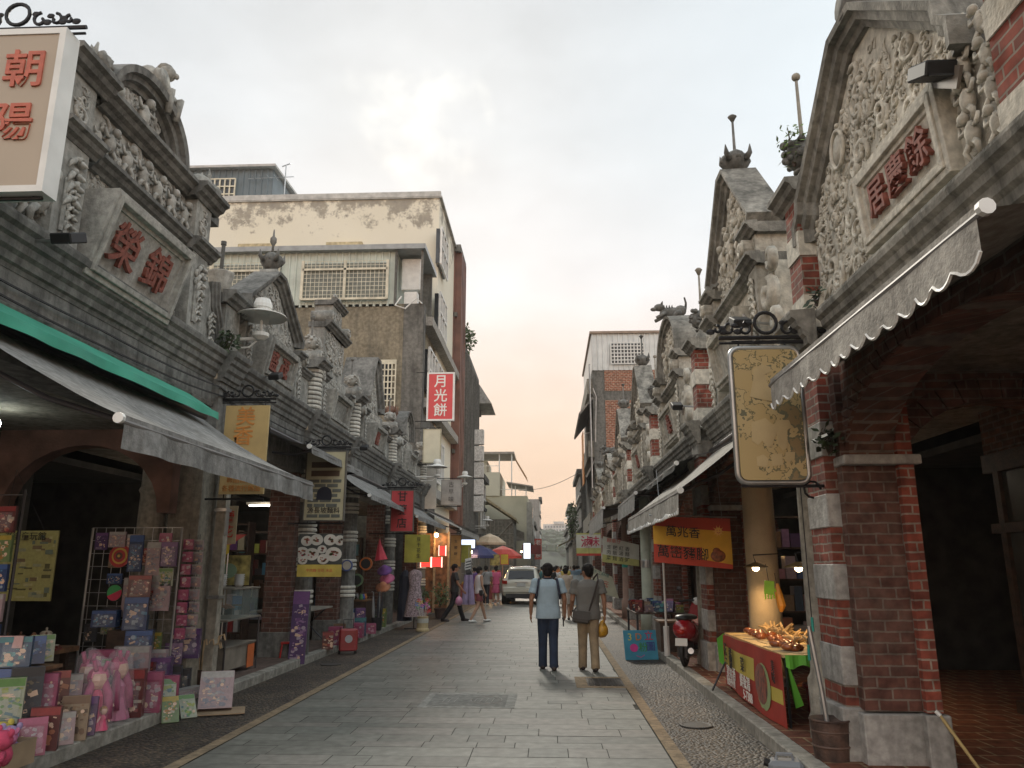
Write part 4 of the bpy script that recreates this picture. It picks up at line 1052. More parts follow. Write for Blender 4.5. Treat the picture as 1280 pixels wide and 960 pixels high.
def far_left():
 root = thing('rooftop_room', 'pale rooftop room with a dark slanting metal awning, on the beige block', 'rooftop room', (-5.5, 50, 11.6))
 m = MB(); m.box(-8.5, -4.6, 48.3, 51, 11.85, 13.0); m.build('wall', SHEETW, root)
 m = MB(); m.add([(-8.6, 48, 13.1), (-4.4, 48, 13.0), (-4.4, 51.5, 13.0), (-8.6, 51.5, 13.1), (-8.6, 48, 13.22), (-4.4, 48, 13.12), (-4.4, 51.5, 13.12), (-8.6, 51.5, 13.22)], [(0,3,2,1),(4,5,6,7),(0,1,5,4),(1,2,6,5),(2,3,7,6),(3,0,4,7)])
 m.add([(-5.4, 48, 12.95), (-4.3, 48, 12.95), (-3.55, 48, 11.75), (-5.2, 48, 11.75), (-5.4, 52, 12.95), (-4.3, 52, 12.95), (-3.55, 52, 11.75), (-5.2, 52, 11.75)], [(0,1,2,3),(7,6,5,4),(0,4,5,1),(1,5,6,2),(2,6,7,3),(3,7,4,0)])
 m.build('roof', mat('weathered_awning', (.38, .37, .34), .6, var=.3), root)
 for k in range(5):
  z = 5.1+.97*k
  r = thing('sign_box', 'blank square off-white sign box, one of five hung in a column on the left', 'sign box', (-4.2, 44.5, z), 'column of five blank sign boxes')
  m = MB(); m.box(-4.6, -3.72, 44.4, 44.75, z-.44, z+.44); m.build('box', stone('dusty_white', (.78, .77, .73), (.5, .49, .46), .3), r, bevel=.02)
  m = MB(); m.tube([(-4.7, 44.57, z+.4), (-3.8, 44.57, z+.46)], .025, 5); m.box(-4.63, -4.6, 44.4, 44.7, z-.47, z+.47); m.build('bracket', IRON, r)
 root = thing('terraced_house', 'pale cream house with stepped roof terraces and canopies, far left of the street', 'house', (-5, 64, 0))
 m = MB(); m.box(-14, -1.65, 62, 72, 0, 7.1); m.build('wall', mat('pale_green_cream', (.50, .48, .36), .8, var=.12, scale=.6), root)
 m = MB(); m.box(-14, -3.86, 61.9, 70, 7.1, 9.0); m.box(-7, -5, 63, 68, 9.0, 10.1); m.build('upper_wall', mat('pale_green_cream2', (.52, .50, .40), .8, var=.12, scale=.6), root)
 m = MB(); m.box(-5.6, -2.7, 61.6, 66, 10.45, 10.62); m.add([(-3.3, 61.5, 8.1), (-1.2, 61.5, 7.75), (-1.2, 66, 7.75), (-3.3, 66, 8.1), (-3.3, 61.5, 8.2), (-1.2, 61.5, 7.85), (-1.2, 66, 7.85), (-3.3, 66, 8.2)], [(0,3,2,1),(4,5,6,7),(0,1,5,4),(1,2,6,5),(2,3,7,6),(3,0,4,7)]); m.build('canopy', mat('canopy_brown', (.30, .27, .23), .6), root)
 m = MB()
 for x in (-5.4, -3.9, -2.9): m.tube([(x, 61.8, 9.0 if x < -3.8 else 7.1), (x, 61.8, 10.5)], .05, 5)
 for x in (-3.6, -2.6, -1.75): m.tube([(x, 61.8, 7.1), (x, 61.8, 7.9)], .04, 5)
 m.tube([(-3.86, 61.8, 9.5), (-5.5, 61.8, 9.5)], .03, 4); m.tube([(-3.8, 61.8, 7.6), (-1.7, 61.8, 7.6)], .03, 4)
 m.build('railing', WHITE, root)
 m = MB(); m.add([(-2.7, 62, 10.3), (-2.7, 66, 10.3), (-1.7, 66, 8.6), (-1.7, 62, 8.6)], [(0,1,2,3)]); m.build('orange_screen', mat('orange_net', (.65, .33, .12), .7, var=.1), root)
 m = MB(); m.add([(-5.4, 61.7, 5.6), (-1.9, 61.7, 4.2), (-1.9, 61.95, 3.6), (-5.4, 61.95, 3.4)], [(0,1,2,3)]); m.box(-1.72, -1.3, 61.9, 71, 3.4, 6.6); m.build('side_shutter', mat('side_grey', (.33, .32, .28), .7), root)
 for z in (4.0, 5.4):
  g = MB(); g.box(-1.66, -1.27, 63, 64.4, z, z+.9); g.build('window', WINDK, root)
 root = thing('market_shed', 'low shed with grey lattice wall and cream slanting roof before the terraced house', 'shed', (-4, 56, 0))
 m = MB(); m.box(-9, -2.5, 56, 61, 0, 4.9); m.build('wall', mat('lattice_grey', (.25, .235, .19), .8, var=.3, scale=6), root)
 m = MB(); m.add([(-9, 55.6, 6.4), (-4.6, 55.6, 6.3), (-2.3, 55.6, 4.8), (-2.3, 55.6, 4.95), (-4.6, 55.6, 6.5), (-9, 55.6, 6.6), (-9, 61, 6.4), (-4.6, 61, 6.3), (-2.3, 61, 4.8), (-2.3, 61, 4.95), (-4.6, 61, 6.5), (-9, 61, 6.6)], [(0,1,2,3,4,5), (11,10,9,8,7,6), (0,6,7,1), (1,7,8,2), (5,4,10,11), (4,3,9,10), (2,8,9,3)]); m.build('roof', CREAM, root)
 m = MB()
 for k in range(9): m.tube([(-5.0+.28*k, 55.95, 1.8), (-5.0+.28*k, 55.95, 4.8)], .025, 4)
 for z in (3.0, 3.9): m.tube([(-5.1, 55.9, z), (-2.5, 55.9, z)], .03, 4)
 m.tube([(-5.0, 55.85, 2.2), (-2.6, 55.85, 4.7)], .06, 4); m.build('lattice', mat('lattice_pale', (.36, .34, .28), .7), root)
 front_building('slim pale grey tower block at the far left end of the street', 90, 96, -1.0, 9.2, stone('pale_tower', (.36, .34, .31), (.2, .19, .17), .3), deep=6, floors=3)
 front_building('low brown far block with dark windows just left of the street end', 76, 88, -1.5, 5.6, GREYC, deep=6, floors=2, z0=2.8)
 front_building('square grey block squeezed between plain beige block and market shed', 51.4, 55.4, -4.5, 7.4, PLA, floors=2)
far_left()
def far_right():
 root = thing('apartment_building', 'tall right-hand building with white metal top storey over bare red brick', 'building', (6, 47, 0))
 Y0 = 43
 m = MB(); m.box(2.62, 14, Y0, 54, 0, 12.6); m.build('wall', GREYC, root)
 b = brick('bare_brick', (.36, .11, .06), (.26, .085, .05), (.40, .30, .22), .24, .1, .02, .3, dirt=(.2, .13, .09))
 for z0, z1 in ((9.0, 10.8), (11.35, 12.6)):
  g = MB(); g.box(3.3, 8.2, Y0-.03, Y0+.05, z0-(2.0 if z0 < 10 else 0), z1); g.build('brick_infill', b, root)
 g = MB(); ribs(g, 2.6, 14, Y0-.06, 12.55, 14.75, .3, .05); g.box(2.6, 14, Y0-.04, 53, 12.6, 14.7); o = g.build('metal_storey', SHEETW, root)
 g = MB(); g.box(2.5, 14.1, Y0-.2, 53.2, 14.72, 14.86); g.build('storey_roof', mat('brown_flashing', (.30, .22, .16), .6), root)
 g = MB(); g.box(3.75, 5.55, Y0-.14, Y0-.08, 12.95, 14.1); w = g.build('window', WINDK, root)
 g = MB(); wall_grid(g, 'y', Y0-.2, 3.7, 5.6, 12.9, 14.15, 10, 6, .028); g.build('security_grille', WHITE, w)
 for z, l in ((10.2, .75), (6.6, .45)):
  g = MB(); g.add([(2.65, Y0, z+.75), (2.62-l, Y0, z-.2), (2.62-l, Y0+9, z-.2), (2.65, Y0+9, z+.75), (2.65, Y0, z+.9), (2.55-l, Y0, z-.12), (2.55-l, Y0+9, z-.12), (2.65, Y0+9, z+.9)], [(0,1,2,3),(7,6,5,4),(0,4,5,1),(1,5,6,2),(2,6,7,3)]); g.build('canopy', mat('canopy_grey', (.20, .185, .16), .6), root)
 g = MB()
 for z in (3.6, 7.6, 11.2): g.box(2.3, 2.66, Y0+.1, Y0+9, z, z+.9)
 g.build('balcony_front', PLA, root)
 g = MB(); g.tube([(2.5, Y0-.1, 12.9), (2.45, Y0-.1, 12.9), (2.45, Y0-.1, 4)], .05, 6); g.tube([(2.62, Y0-.1, 11.5), (2.8, Y0-.12, 11.0), (2.75, Y0-.12, 9.8), (2.7, Y0-.1, 8.4)], .03, 5); g.build('pipe', STEEL, root)
 t = thing('orange_banner', 'long orange banner hung down the front of the tall right building', 'banner', (2.3, 44, 6))
 g = MB(); g.box(2.05, 2.09, 44.2, 45.9, 6.2, 9.2); g.build('cloth', mat('orange_cloth', (.75, .30, .08), .7), t)
 g = MB(); g.tube([(2.07, 44.1, 9.22), (2.07, 46, 9.22)], .03, 5); g.tube([(2.07, 45, 9.22), (2.6, 45, 9.3)], .02, 4); g.build('rod', STEEL, t)
 front_building('narrow grey-brown house past the tall brick building on the right', 54, 63, 2.3, 8.0, GREYC, side=1, floors=2)
 front_building('smaller plastered house farther along the right side, partly behind a shrub', 63, 74, 1.9, 6.3, PLA, side=1, floors=2)
 front_building('last low house at the far right end before the hill', 76, 90, 2.0, 5.0, GREYC, side=1, floors=1)
far_right()
def hill():
 mb = MB(); nx, ny = 60, 12; vs = []
 for j in range(ny+1):
  y = 330+j*22
  for i in range(nx+1):
   x = -330+i*11
   t = j/ny
   h = 34*math.sin(PI*min(1, t*.75+.05))*(.78+.22*noise.noise((x*.008, 3, 0)))*(1-.25*abs(x)/330) + 2.2*noise.noise((x*.05, y*.05, 1))
   if j == 0: h = -1
   vs.append((x, y, h*.78))
 mb.add(vs, [(j*(nx+1)+i, j*(nx+1)+i+1, (j+1)*(nx+1)+i+1, (j+1)*(nx+1)+i) for j in range(ny) for i in range(nx)])
 o = mb.build('hill', mat('wooded_hill', (.05, .065, .04), .95, var=.5, scale=.15, bump=1, bscale=.5), smooth=True); tag(o, kind='structure')
 r = random.Random(8); mb = MB()
 for k in range(900):
  x = -60+r.random()*120; t = r.random(); y = 345+t*170
  tt = (y-330)/22/ny
  h = 34*math.sin(PI*min(1, tt*.75+.05))*(.78+.22*noise.noise((x*.008, 3, 0)))*(1-.25*abs(x)/330)
  q = 1.6+2.2*r.random()
  mb.ball((x, y, h*.78+q*.2), (q, q, q*.9), 6, 4)
 o = mb.build('hillside_wood', mat('far_foliage', (.05, .07, .035), .95, var=.5, scale=.4), smooth=False); tag(o, kind='stuff')
 root = thing('hilltop_building', 'long pale building with many windows on the hazy hilltop at street end', 'building', (4, 450, 20))
 m = MB(); m.box(-3, 18, 448, 458, 18, 25.2); m.box(3, 9, 447, 458, 25.2, 26.6); m.build('wall', mat('far_white', (.62, .58, .55), .8, var=.1, scale=.2), root)
 m = MB()
 for i in range(12):
  for j in range(3): m.box(-2+i*1.65, -1.1+i*1.65, 447.8, 448.2, 19.3+j*1.9, 20.4+j*1.9)
 m.build('windows', mat('far_glass', (.2, .21, .22), .3), root)
hill()
def cable():
 m = MB(); pts = []
 for i in range(25):
  t = i/24; pts.append((-2.2+4.8*t, 58-6*t, 7.15+.9*t*1.0 - .42*math.sin(PI*t)))
 m.tube(pts, .018, 4); m2 = tag(m.build('overhead_cable', IRON), 'thin black cable slung across the street between far buildings', 'cable')
cable()
def run_cable(label, pts, sag=.05):
 m = MB(); P_ = []
 for a, b in zip(pts, pts[1:]):
  a, b = Vector(a), Vector(b)
  for i in range(9):
   t = i/8; q = a.lerp(b, t); q.z -= sag*math.sin(PI*t)*(b-a).length/4; P_.append(tuple(q))
 m.tube(P_, .011, 4); tag(m.build('cable', IRON), label, 'cable')
run_cable('thin black cable sagging along the frieze just under the first left cornice', [(-4.33, 4.4, 3.86), (-4.33, 7, 3.84), (-4.26, 9.6, 3.88), (-4.33, 12, 3.82), (-4.25, 13.8, 3.86), (-4.33, 17, 3.83)])
run_cable('second, lower black cable along the left frieze above the green awning', [(-4.34, 4.4, 3.76), (-4.34, 8, 3.72), (-4.26, 9.7, 3.78), (-4.34, 13, 3.74)])
run_cable('black cable drooping beneath the right cornice past the pale awning over the scooter', [(2.5, 7.4, 3.3), (2.45, 10, 3.22), (2.32, 12.4, 3.34), (2.45, 15.4, 3.2), (2.3, 18, 3.34), (2.45, 23, 3.2)], .09)
run_cable('looped black cable down the corner of the cream building', [(-4.6, 27.4, 10.8), (-4.56, 27.4, 8.2), (-4.6, 27.4, 6.4), (-4.58, 27.4, 4.6)], .0)
LEAF = mat('leaf_green', (.075, .12, .03), .6, var=.5, scale=8)
LEAF2 = mat('bright_leaf', (.13, .20, .04), .6, var=.4, scale=8)
LEAFD = mat('dark_leaf', (.035, .06, .02), .6, var=.5, scale=8)
def foliage(mb, c, rad, n, size, seed):
 r = random.Random(seed)
 for k in range(n):
  while True:
   p = Vector((r.uniform(-1, 1), r.uniform(-1, 1), r.uniform(-1, 1)))
   if .25 < p.length < 1: break
  if noise.noise(p*2.3+Vector((seed, 0, 0))) < -.12: continue
  q = Vector((c[0]+p.x*rad[0], c[1]+p.y*rad[1], c[2]+p.z*rad[2]))
  a = Vector((r.gauss(0, 1), r.gauss(0, 1), r.gauss(0, .6))).normalized(); b = a.orthogonal().normalized()
  s = size*(.6+.8*r.random())
  mb.add([tuple(q), tuple(q+a*s*.5+b*s*.3), tuple(q+a*s), tuple(q+a*s*.5-b*s*.3)], [(0,1,2,3)])
def shrub(name, label, cat, base, rad, n, size, seed, stems=4, m=None, pot=None, group=None):
 root = thing(name, label, cat, base, group)
 r = random.Random(seed); mb = MB(); c = Vector(base)+Vector((0, 0, rad[2]*1.0))
 for k in range(stems):
  e = c+Vector((r.uniform(-.6, .6)*rad[0], r.uniform(-.6, .6)*rad[1], r.uniform(-.2, .7)*rad[2]))
  mb.tube([base, tuple((Vector(base)+e)/2+Vector((.05*r.uniform(-1, 1), 0, .05))), tuple(e)], [size*.22, size*.15, size*.05], 5)
 mb.build('stem', WOODD, root)
 mb = MB(); foliage(mb, c, rad, n, size, seed); mb.build('foliage', m or LEAF, root, normals=False)
 return root
shrub('weed', 'bright green weed sprouting from the leafy bowl finial beside the broad right gable', 'plant', (2.5, 7.12, 5.5), (.17, .17, .24), 240, .06, 3, m=LEAF2)
shrub('weed', 'small dark fern growing from the right springing ledge beside the near brick pier', 'plant', (2.4, 6.62, 2.52), (.12, .16, .12), 130, .07, 4, m=LEAFD)
shrub('weed', 'dark green fern growing at the foot of the grand left shophouse shoulder', 'plant', (-4.22, 9.6, 4.36), (.12, .16, .16), 170, .07, 5, m=LEAFD)
shrub('weed', 'tuft of grass at the foot of the upper brick pilaster on the right', 'plant', (2.4, 6.6, 3.85), (.08, .14, .09), 80, .06, 6, m=LEAFD)
shrub('rooftop_shrub', 'leafy shrub on the roof edge above the grey finned building on the left', 'shrub', (-4.5, 40.0, 12.9), (.6, .8, .75), 520, .22, 7)
shrub('wall_shrub', 'green climbing shrub hanging on a house wall at the far right', 'shrub', (1.75, 57, 3.6), (.4, .8, 1.3), 620, .2, 8)
GREYF = stone('grey_canvas', (.31, .305, .29), (.12, .115, .105), .55, warm=(.22, .215, .2))
PALEF = stone('pale_canvas', (.42, .395, .35), (.19, .18, .16), .5, warm=(.34, .32, .28))
GREYM = mat('dull_grey_metal', (.22, .21, .2), .6, metal=.3)
DARKF = mat('dark_net', (.035, .04, .036), .85, var=.3, scale=3)
GREENF = mat('green_canvas', (.05, .36, .24), .7, var=.2, scale=2)
def awning(label, side, Y0, Y1, xw, zw, xb, zb, val, m, scallop=0, roller=True, group=None, sag=.04, arms=True, wave=.012, vm=None, bar=True):
 """canvas from the wall line (xw, zw) down to the front bar (xb, zb)"""
 root = thing('awning', label, 'awning', (xw, (Y0+Y1)/2, zw), group)
 n = max(10, int((Y1-Y0)/.12)); k = 8; mb = MB(); vs = []
 r = random.Random(int(Y0*10))
 for j in range(k+1):
  t = j/k
  for i in range(n+1):
   y = Y0+(Y1-Y0)*i/n
   vs.append((xw+(xb-xw)*t, y, zw+(zb-zw)*t - sag*math.sin(PI*t)*(1+.3*math.sin(y*2.1)) + .008*noise.noise((y*3, t*3, 0))))
 mb.add(vs, [(j*(n+1)+i, j*(n+1)+i+1, (j+1)*(n+1)+i+1, (j+1)*(n+1)+i) for j in range(k) for i in range(n)])
 mb.build('canvas', m, root, smooth=True, normals=False)
 mb = MB(); vs = []; n2 = max(24, int((Y1-Y0)/.035)); q = 5; L_ = Y1-Y0
 ns = max(1, round(L_/scallop)) if scallop else 1
 sg = 1 if xb > xw else -1
 for j in range(q+1):
  for i in range(n2+1):
   y = Y0+L_*i/n2; t = j/q
   dz = val*(1-.0*t)
   if scallop: dz = val*.80+val*.26*abs(math.sin(PI*ns*(y-Y0)/L_))**.7
   vs.append((xb+sg*(.012+wave*t*math.sin(y*7.3+1.3*math.sin(y*2.2))+.01*t), y, zb-dz*t+.01*(1-t)))
 mb.add(vs, [(j*(n2+1)+i, j*(n2+1)+i+1, (j+1)*(n2+1)+i+1, (j+1)*(n2+1)+i) for j in range(q) for i in range(n2)])
 v = mb.build('valance', vm or m, root, smooth=True, normals=False)
 if scallop:
  e = MB(); pts = [vs[q*(n2+1)+i] for i in range(n2+1)]; e.tube([(a+sg*.004, b, c) for a, b, c in pts], .009, 4); e.build('binding', WHITE, v)
 if bar:
  mb = MB(); mb.tube([(xb, Y0-.04, zb-.035), (xb, Y1+.04, zb-.035)], .02, 8); mb.build('front_bar', GREYM, root)
  mb = MB(); mb.tube([(xb, Y0-.07, zb-.02), (xb, Y0-.035, zb-.02)], .038, 10); mb.build('end_cap', WHITE, root)
 if arms:
  for y in (Y0+.25, Y1-.25):
   a = MB(); a.tube([(xw, y, zw-.28), ((xw+xb)/2, y+.0, (zw+zb)/2-.22), (xb, y, zb-.03)], .022, 6); a.build('arm', DARKM, root)
 if roller:
  mb = MB(); mb.tube([(xw, Y0-.03, zw+.03), (xw, Y1+.03, zw+.03)], .055, 10); mb.build('roller', DARKM, root)
 return root
awning('long pale grey awning with scalloped white-edged valance under the near right gable', 1, 3.2, 6.42, 2.58, 3.33, 1.9, 3.13, .25, PALEF, scallop=.2, arms=False)
awning('light grey canvas awning with frayed valance over the scooter, second on the right', 1, 8.9, 14.6, 2.55, 3.3, 1.5, 2.46, .27, PALEF, scallop=.11)
awning('short grey awning on the right just past the one over the scooter', 1, 15.6, 19.4, 2.55, 3.4, 1.75, 3.05, .36, GREYF)
awning('grey awning with long plain valance, farthest of the right-hand awnings', 1, 20.0, 27.0, 2.5, 3.42, 1.42, 3.08, .5, GREYF)
awning('black netting awning stretched under the right cornice behind the paler ones', 1, 12.2, 18.6, 2.58, 3.45, 2.02, 3.2, .12, DARKF, arms=False, roller=False)
awning('big dusty grey awning in front of the grand left shophouse', -1, 5.05, 9.35, -4.35, 3.42, -2.9, 2.60, .22, GREYF, wave=.02, sag=.06)
awning('narrow green awning fixed high under the dark cornice, above the big grey awning', -1, 4.6, 8.95, -4.37, 3.66, -3.98, 3.40, .08, GREENF, arms=False, roller=False, sag=.0, bar=False)
awning('dark grey folded awning with pale bar over the plate-picture banner', -1, 11.5, 14.8, -4.3, 3.62, -3.62, 3.40, .12, GREYF)
awning('slim drooping grey awning above the red hanging sign on the left', -1, 15.3, 20.4, -4.3, 3.55, -3.55, 3.0, .10, GREYF)
awning('second slim grey awning beyond the red hanging sign', -1, 20.7, 26.4, -4.3, 3.45, -3.5, 2.92, .12, GREYF)
awning('flat tin awning over the orange-lit stalls far down on the left', -1, 28.5, 36, -4.5, 3.6, -3.2, 2.95, .2, PALEF)
awning('yellowish ribbed awning on a post at the far right', 1, 38.5, 42, 1.5, 3.15, .45, 2.6, .12, mat('yellowish_canvas', (.45, .40, .22), .8), arms=False)
def crown(parent, x0, x1, y, z, side, k=1.0, seed=0, ring=True):
 """wrought iron bracket: bar, ring and leafy scrolls"""
 mb = MB(); c = (x0+x1)/2
 mb.tube([(x0, y, z), (x1, y, z)], .016*k, 6); mb.tube([(x0, y, z-.05), (x1, y, z-.05)], .01*k, 5)
 if ring: mb.tube([(c+.085*k*math.cos(2*PI*i/18), y, z+.12*k+.085*k*math.sin(2*PI*i/18)) for i in range(19)], .014*k, 6, cap=False)
 for q in (-1, 1):
  for j, (o, r) in enumerate(((.17, .06), (.28, .05), (.38, .035))):
   pts = []
   for i in range(12):
    t = i/11; a = PI/2+q*(-1 if j % 2 else 1)*t*5.5; rr = r*k*(1-.75*t)
    pts.append((c+q*o*k+rr*math.cos(a), y, z+.07*k+rr*math.sin(a)))
   mb.tube(pts, [.012*k]*12, 5)
   mb.ball((c+q*(o+.05)*k, y, z+.05*k), (.035*k, .012, .025*k), 6, 4)
   mb.ball((c+q*(o-.04)*k, y, z+(.12-.02*j)*k), (.03*k, .012, .02*k), 6, 4)
 return mb.build('iron_crown', IRON, parent)
def hung_sign(name, label, Y, x0, x1, z0, z1, panel, frame, th=.05, brk=None, cr=None, texts=(), lean=0, cat='sign', rim=.02, wallx=None, group=None):
 """flat board facing up the street (towards -Y). texts: (string, relx, relz, size, material, bold)"""
 root = thing(name, label, cat, ((x0+x1)/2, Y, (z0+z1)/2), group)
 mb = MB(); mb.box(x0+.001, x1-.001, Y-th/2+.004, Y+th/2-.004, z0+.001, z1-.001); p = mb.build('panel', panel, root)
 if frame:
  f = MB();
  f.box(x0-rim, x0, Y-th/2-.006, Y+th/2+.006, z0-rim, z1+rim); f.box(x1, x1+rim, Y-th/2-.006, Y+th/2+.006, z0-rim, z1+rim)
  f.box(x0, x1, Y-th/2-.005, Y+th/2+.005, z0-rim, z0); f.box(x0, x1, Y-th/2-.005, Y+th/2+.005, z1, z1+rim)
  f.build('frame', frame, root)
 if wallx is not None:
  b = MB()
  for z in (z1+.07, z0-.06): b.tube([(wallx, Y, z), ((x0 if wallx > x1 else x1), Y, z)], .014, 6)
  for x in (x0+.06, x1-.06): b.tube([(x, Y, z1), (x, Y, z1+.075)], .008, 5); b.tube([(x, Y, z0-.06), (x, Y, z0)], .008, 5)
  b.build('bracket', IRON, root)
 if cr: crown(root, min(x0, x1)-.12, max(x0, x1)+.08, Y, z1+.09, 1, cr)
 for (s, rx, rz_, size, m, bold) in texts:
  text(s, size, m, p, (x0+(x1-x0)*rx, Y-th/2-.001, z0+(z1-z0)*rz_), (1, 0, 0), (0, 0, 1), ext=.003, bold=bold)
 return root, p
INKR = mat('red_ink', (.50, .05, .035), .5, var=.1); INKK = mat('black_ink', (.012, .012, .012), .5, var=.1)
INKW = mat('white_ink', (.78, .77, .72), .5, var=.05); INKO = mat('faded_orange_ink', (.62, .26, .06), .6, var=.2, scale=15)
INKY = mat('yellow_ink', (.75, .52, .05), .5, var=.05); INKB = mat('blue_ink', (.05, .12, .35), .5, var=.1)
BEIGEP = mat('beige_sign_face', (.42, .345, .26), .5, var=.08, scale=1)
root, p = hung_sign('hanging_sign', 'big beige lightbox sign with red brush characters at the upper left corner', 4.5, -4.13, -3.31, 4.02, 5.16, BEIGEP, WHITE, th=.14, rim=.045, cr=None, wallx=-4.4)
cr_ = crown(root, -4.2, -3.18, 4.5, 5.26, 1, 1.0)
for ch, x, z in (('朝', -3.52, 4.87), ('陽', -3.55, 4.47)): text(ch, .30, mat('coral_letter', (.50, .13, .08), .6, var=.15, scale=20), p, (x, 4.43, z), (1, 0, .0), (0, 0, 1), ext=.010, bold=.012)
for i, ch in enumerate('禮本舖'): text(ch, .20, MC['coral_letter'], p, (-3.86, 4.43, 4.74-.24*i), (1, 0, 0), (0, 0, 1), ext=.010, bold=.01)
hung_sign('hanging_sign', 'faded yellow upright sign with orange brush characters between the first two left shophouses', 9.75, -4.22, -3.64, 2.50, 3.66,
    mat('faded_yellow_face', (.55, .40, .17), .55, var=.2, scale=2), None, th=.05, cr=.9, wallx=-4.5,
    texts=(('美', .48, .86, .26, INKO, .006), ('香', .45, .64, .27, INKO, .006), ('飾品百貨', .45, .155, .085, INKO, .002), ('各種流行飾品', .5, .06, .085, INKO, .002)))
hung_sign('shop_banner', 'small cream banner with red characters half hidden behind the yellow upright sign', 10.6, -4.75, -4.3, 1.9, 2.42,
    mat('cream_cloth', (.42, .33, .2), .7, var=.2), None, th=.02, texts=(('冰', .3, .7, .18, INKR, .004), ('糖', .72, .7, .18, INKR, .004), ('豆', .3, .3, .18, INKR, .004), ('花', .72, .3, .18, INKR, .004)), cat='banner')
def brick_sign():
 root, p = hung_sign('hanging_sign', 'upright shop sign painted like a grey brick oven with dark arch, lower row of characters', 13.3, -4.22, -3.54, 2.38, 3.56, mat('sign_cream', (.50, .46, .30), .6, var=.1), mat('sign_edge', (.12, .11, .09), .6), th=.07, cr=1.0, wallx=-4.5)
 b = MB(); y = 13.3-.036
 rows = [(2.42, .055), (2.60, 0), (2.685, 1), (2.77, 0), (2.855, 1), (2.94, 0), (3.02, 1)]
 for i, (z, _) in enumerate(rows):
  o = .1 if i % 2 else 0; x = -4.17-o
  while x < -3.6:
   a, c = max(x, -4.17), min(x+.19, -3.59)
   if c-a > .04 and not (z > 2.68 and z < 2.93 and a > -4.04 and c < -3.68 and False): b.box(a, c, y-.004, y, z, z+.055)
   x += .215
 b.build('brickwork', mat('sign_brick', (.13, .14, .12), .6), p)
 b = MB(); pts = [(-4.02, 2.72)]+[(-3.88-.13*math.cos(PI*i/12), 2.83+.12*math.sin(PI*i/12)) for i in range(13)]+[(-3.75, 2.72)]
 b.plate(pts, y-.007, y-.001, 'xz'); b.build('oven_mouth', mat('navy_ink', (.01, .014, .03), .5), p)
 text('源長坡麵料', .115, INKK, p, (-3.88, y, 2.535), (1, 0, 0), (0, 0, 1), ext=.004, bold=.005)
 for z, w, h in ((3.13, .5, .1), (3.28, .5, .1)):
  b = MB(); b.box(-3.88-w/2, -3.88+w/2, y-.004, y, z, z+h); b.build('brown_stripe', mat('brown_panel', (.10, .06, .035), .6), p)
brick_sign()
def plate_banner():
 root, p = hung_sign('picture_banner', 'banner picturing round plates of food over a yellow strip, left side', 13.15, -4.24, -3.48, 1.43, 2.14, mat('banner_dark', (.05, .055, .05), .6), None, th=.012, cat='banner')
 y = 13.144
 b = MB(); b.box(-4.24, -3.48, y-.002, y, 1.43, 1.63); b.build('yellow_strip', mat('banner_yellow', (.55, .42, .08), .6), p)
 r = random.Random(4); pl_ = MB(); fd = MB(); cols = []
 cs = [(-4.1, 2.02, .1), (-3.93, 2.04, .11), (-3.70, 2.04, .11), (-3.53, 2.03, .1), (-4.17, 1.82, .12), (-4.0, 1.80, .12), (-3.63, 1.80, .14), (-3.83, 1.88, .08), (-3.8, 1.72, .1), (-4.15, 1.7, .08)]
 for i, (x, z, q) in enumerate(cs):
  pts = [(max(-4.238, min(-3.482, x+q*math.cos(2*PI*k/20))), min(2.138, max(1.63, z+q*.85*math.sin(2*PI*k/20)))) for k in range(20)]
  pl_.plate(pts, y-.003-.0006*i, y-.001, 'xz')
  for k in range(9):
   a = r.random()*2*PI; d = q*.5*r.random()**.5
   cx, cz = x+d*math.cos(a), z+d*.8*math.sin(a)
   cx = max(-4.22, min(-3.5, cx)); cz = max(1.65, min(2.12, cz))
   s = q*.2*(.6+.6*r.random())
   n0 = len(fd.f); fd.plate([(cx+s*math.cos(2*PI*j/6), cz+s*.7*math.sin(2*PI*j/6)) for j in range(6)], y-.011, y-.009, 'xz')
   c = r.choice(((.20, .06, .04), (.10, .05, .02), (.30, .12, .06), (.08, .10, .03), (.35, .06, .08))); cols += [c]*(len(fd.f)-n0)
 pl_.build('printed_plates', mat('plate_white', (.58, .56, .50), .5), p)
 o = fd.build('printed_food', PRINT, p); setcol(o, cols)
 text('牛肉麵 豆花 冰品', .06, INKR, p, (-3.86, y-.002, 1.53), (1, 0, 0), (0, 0, 1), ext=.002)
plate_banner()
hung_sign('hanging_sign', 'red upright hanging sign with three black characters on the left', 19.0, -3.86, -3.32, 2.44, 3.42, mat('sign_red', (.48, .045, .05), .5, var=.1), mat('sign_edge', (.12, .11, .09), .6), th=.06, cr=1.1, wallx=-4.4,
    texts=(('甘', .5, .84, .26, INKK, .01), ('藥', .5, .51, .26, INKK, .01), ('店', .5, .18, .26, INKK, .01)))
hung_sign('cloth_banner', 'yellow-green cloth banner with dark column of characters below the red hanging sign', 20.6, -3.80, -3.12, 1.70, 2.42, mat('lime_cloth', (.42, .38, .06), .7, var=.15), None, th=.012, cat='banner',
    texts=(('豆', .55, .82, .12, INKK, .004), ('干', .55, .62, .12, INKK, .004), ('花', .55, .42, .12, INKK, .004), ('生', .55, .22, .12, INKK, .004)))
root, p = hung_sign('hanging_sign', 'tall red sign with three white characters high above the left side', 25.6, -4.05, -3.22, 6.47, 8.05, mat('sign_red2', (.62, .06, .065), .45, var=.05), WHITE, th=.12, rim=.06, wallx=-4.5,
    texts=(('月', .5, .82, .47, INKW, .016), ('光', .5, .5, .47, INKW, .016), ('餅', .5, .18, .47, INKW, .016)))
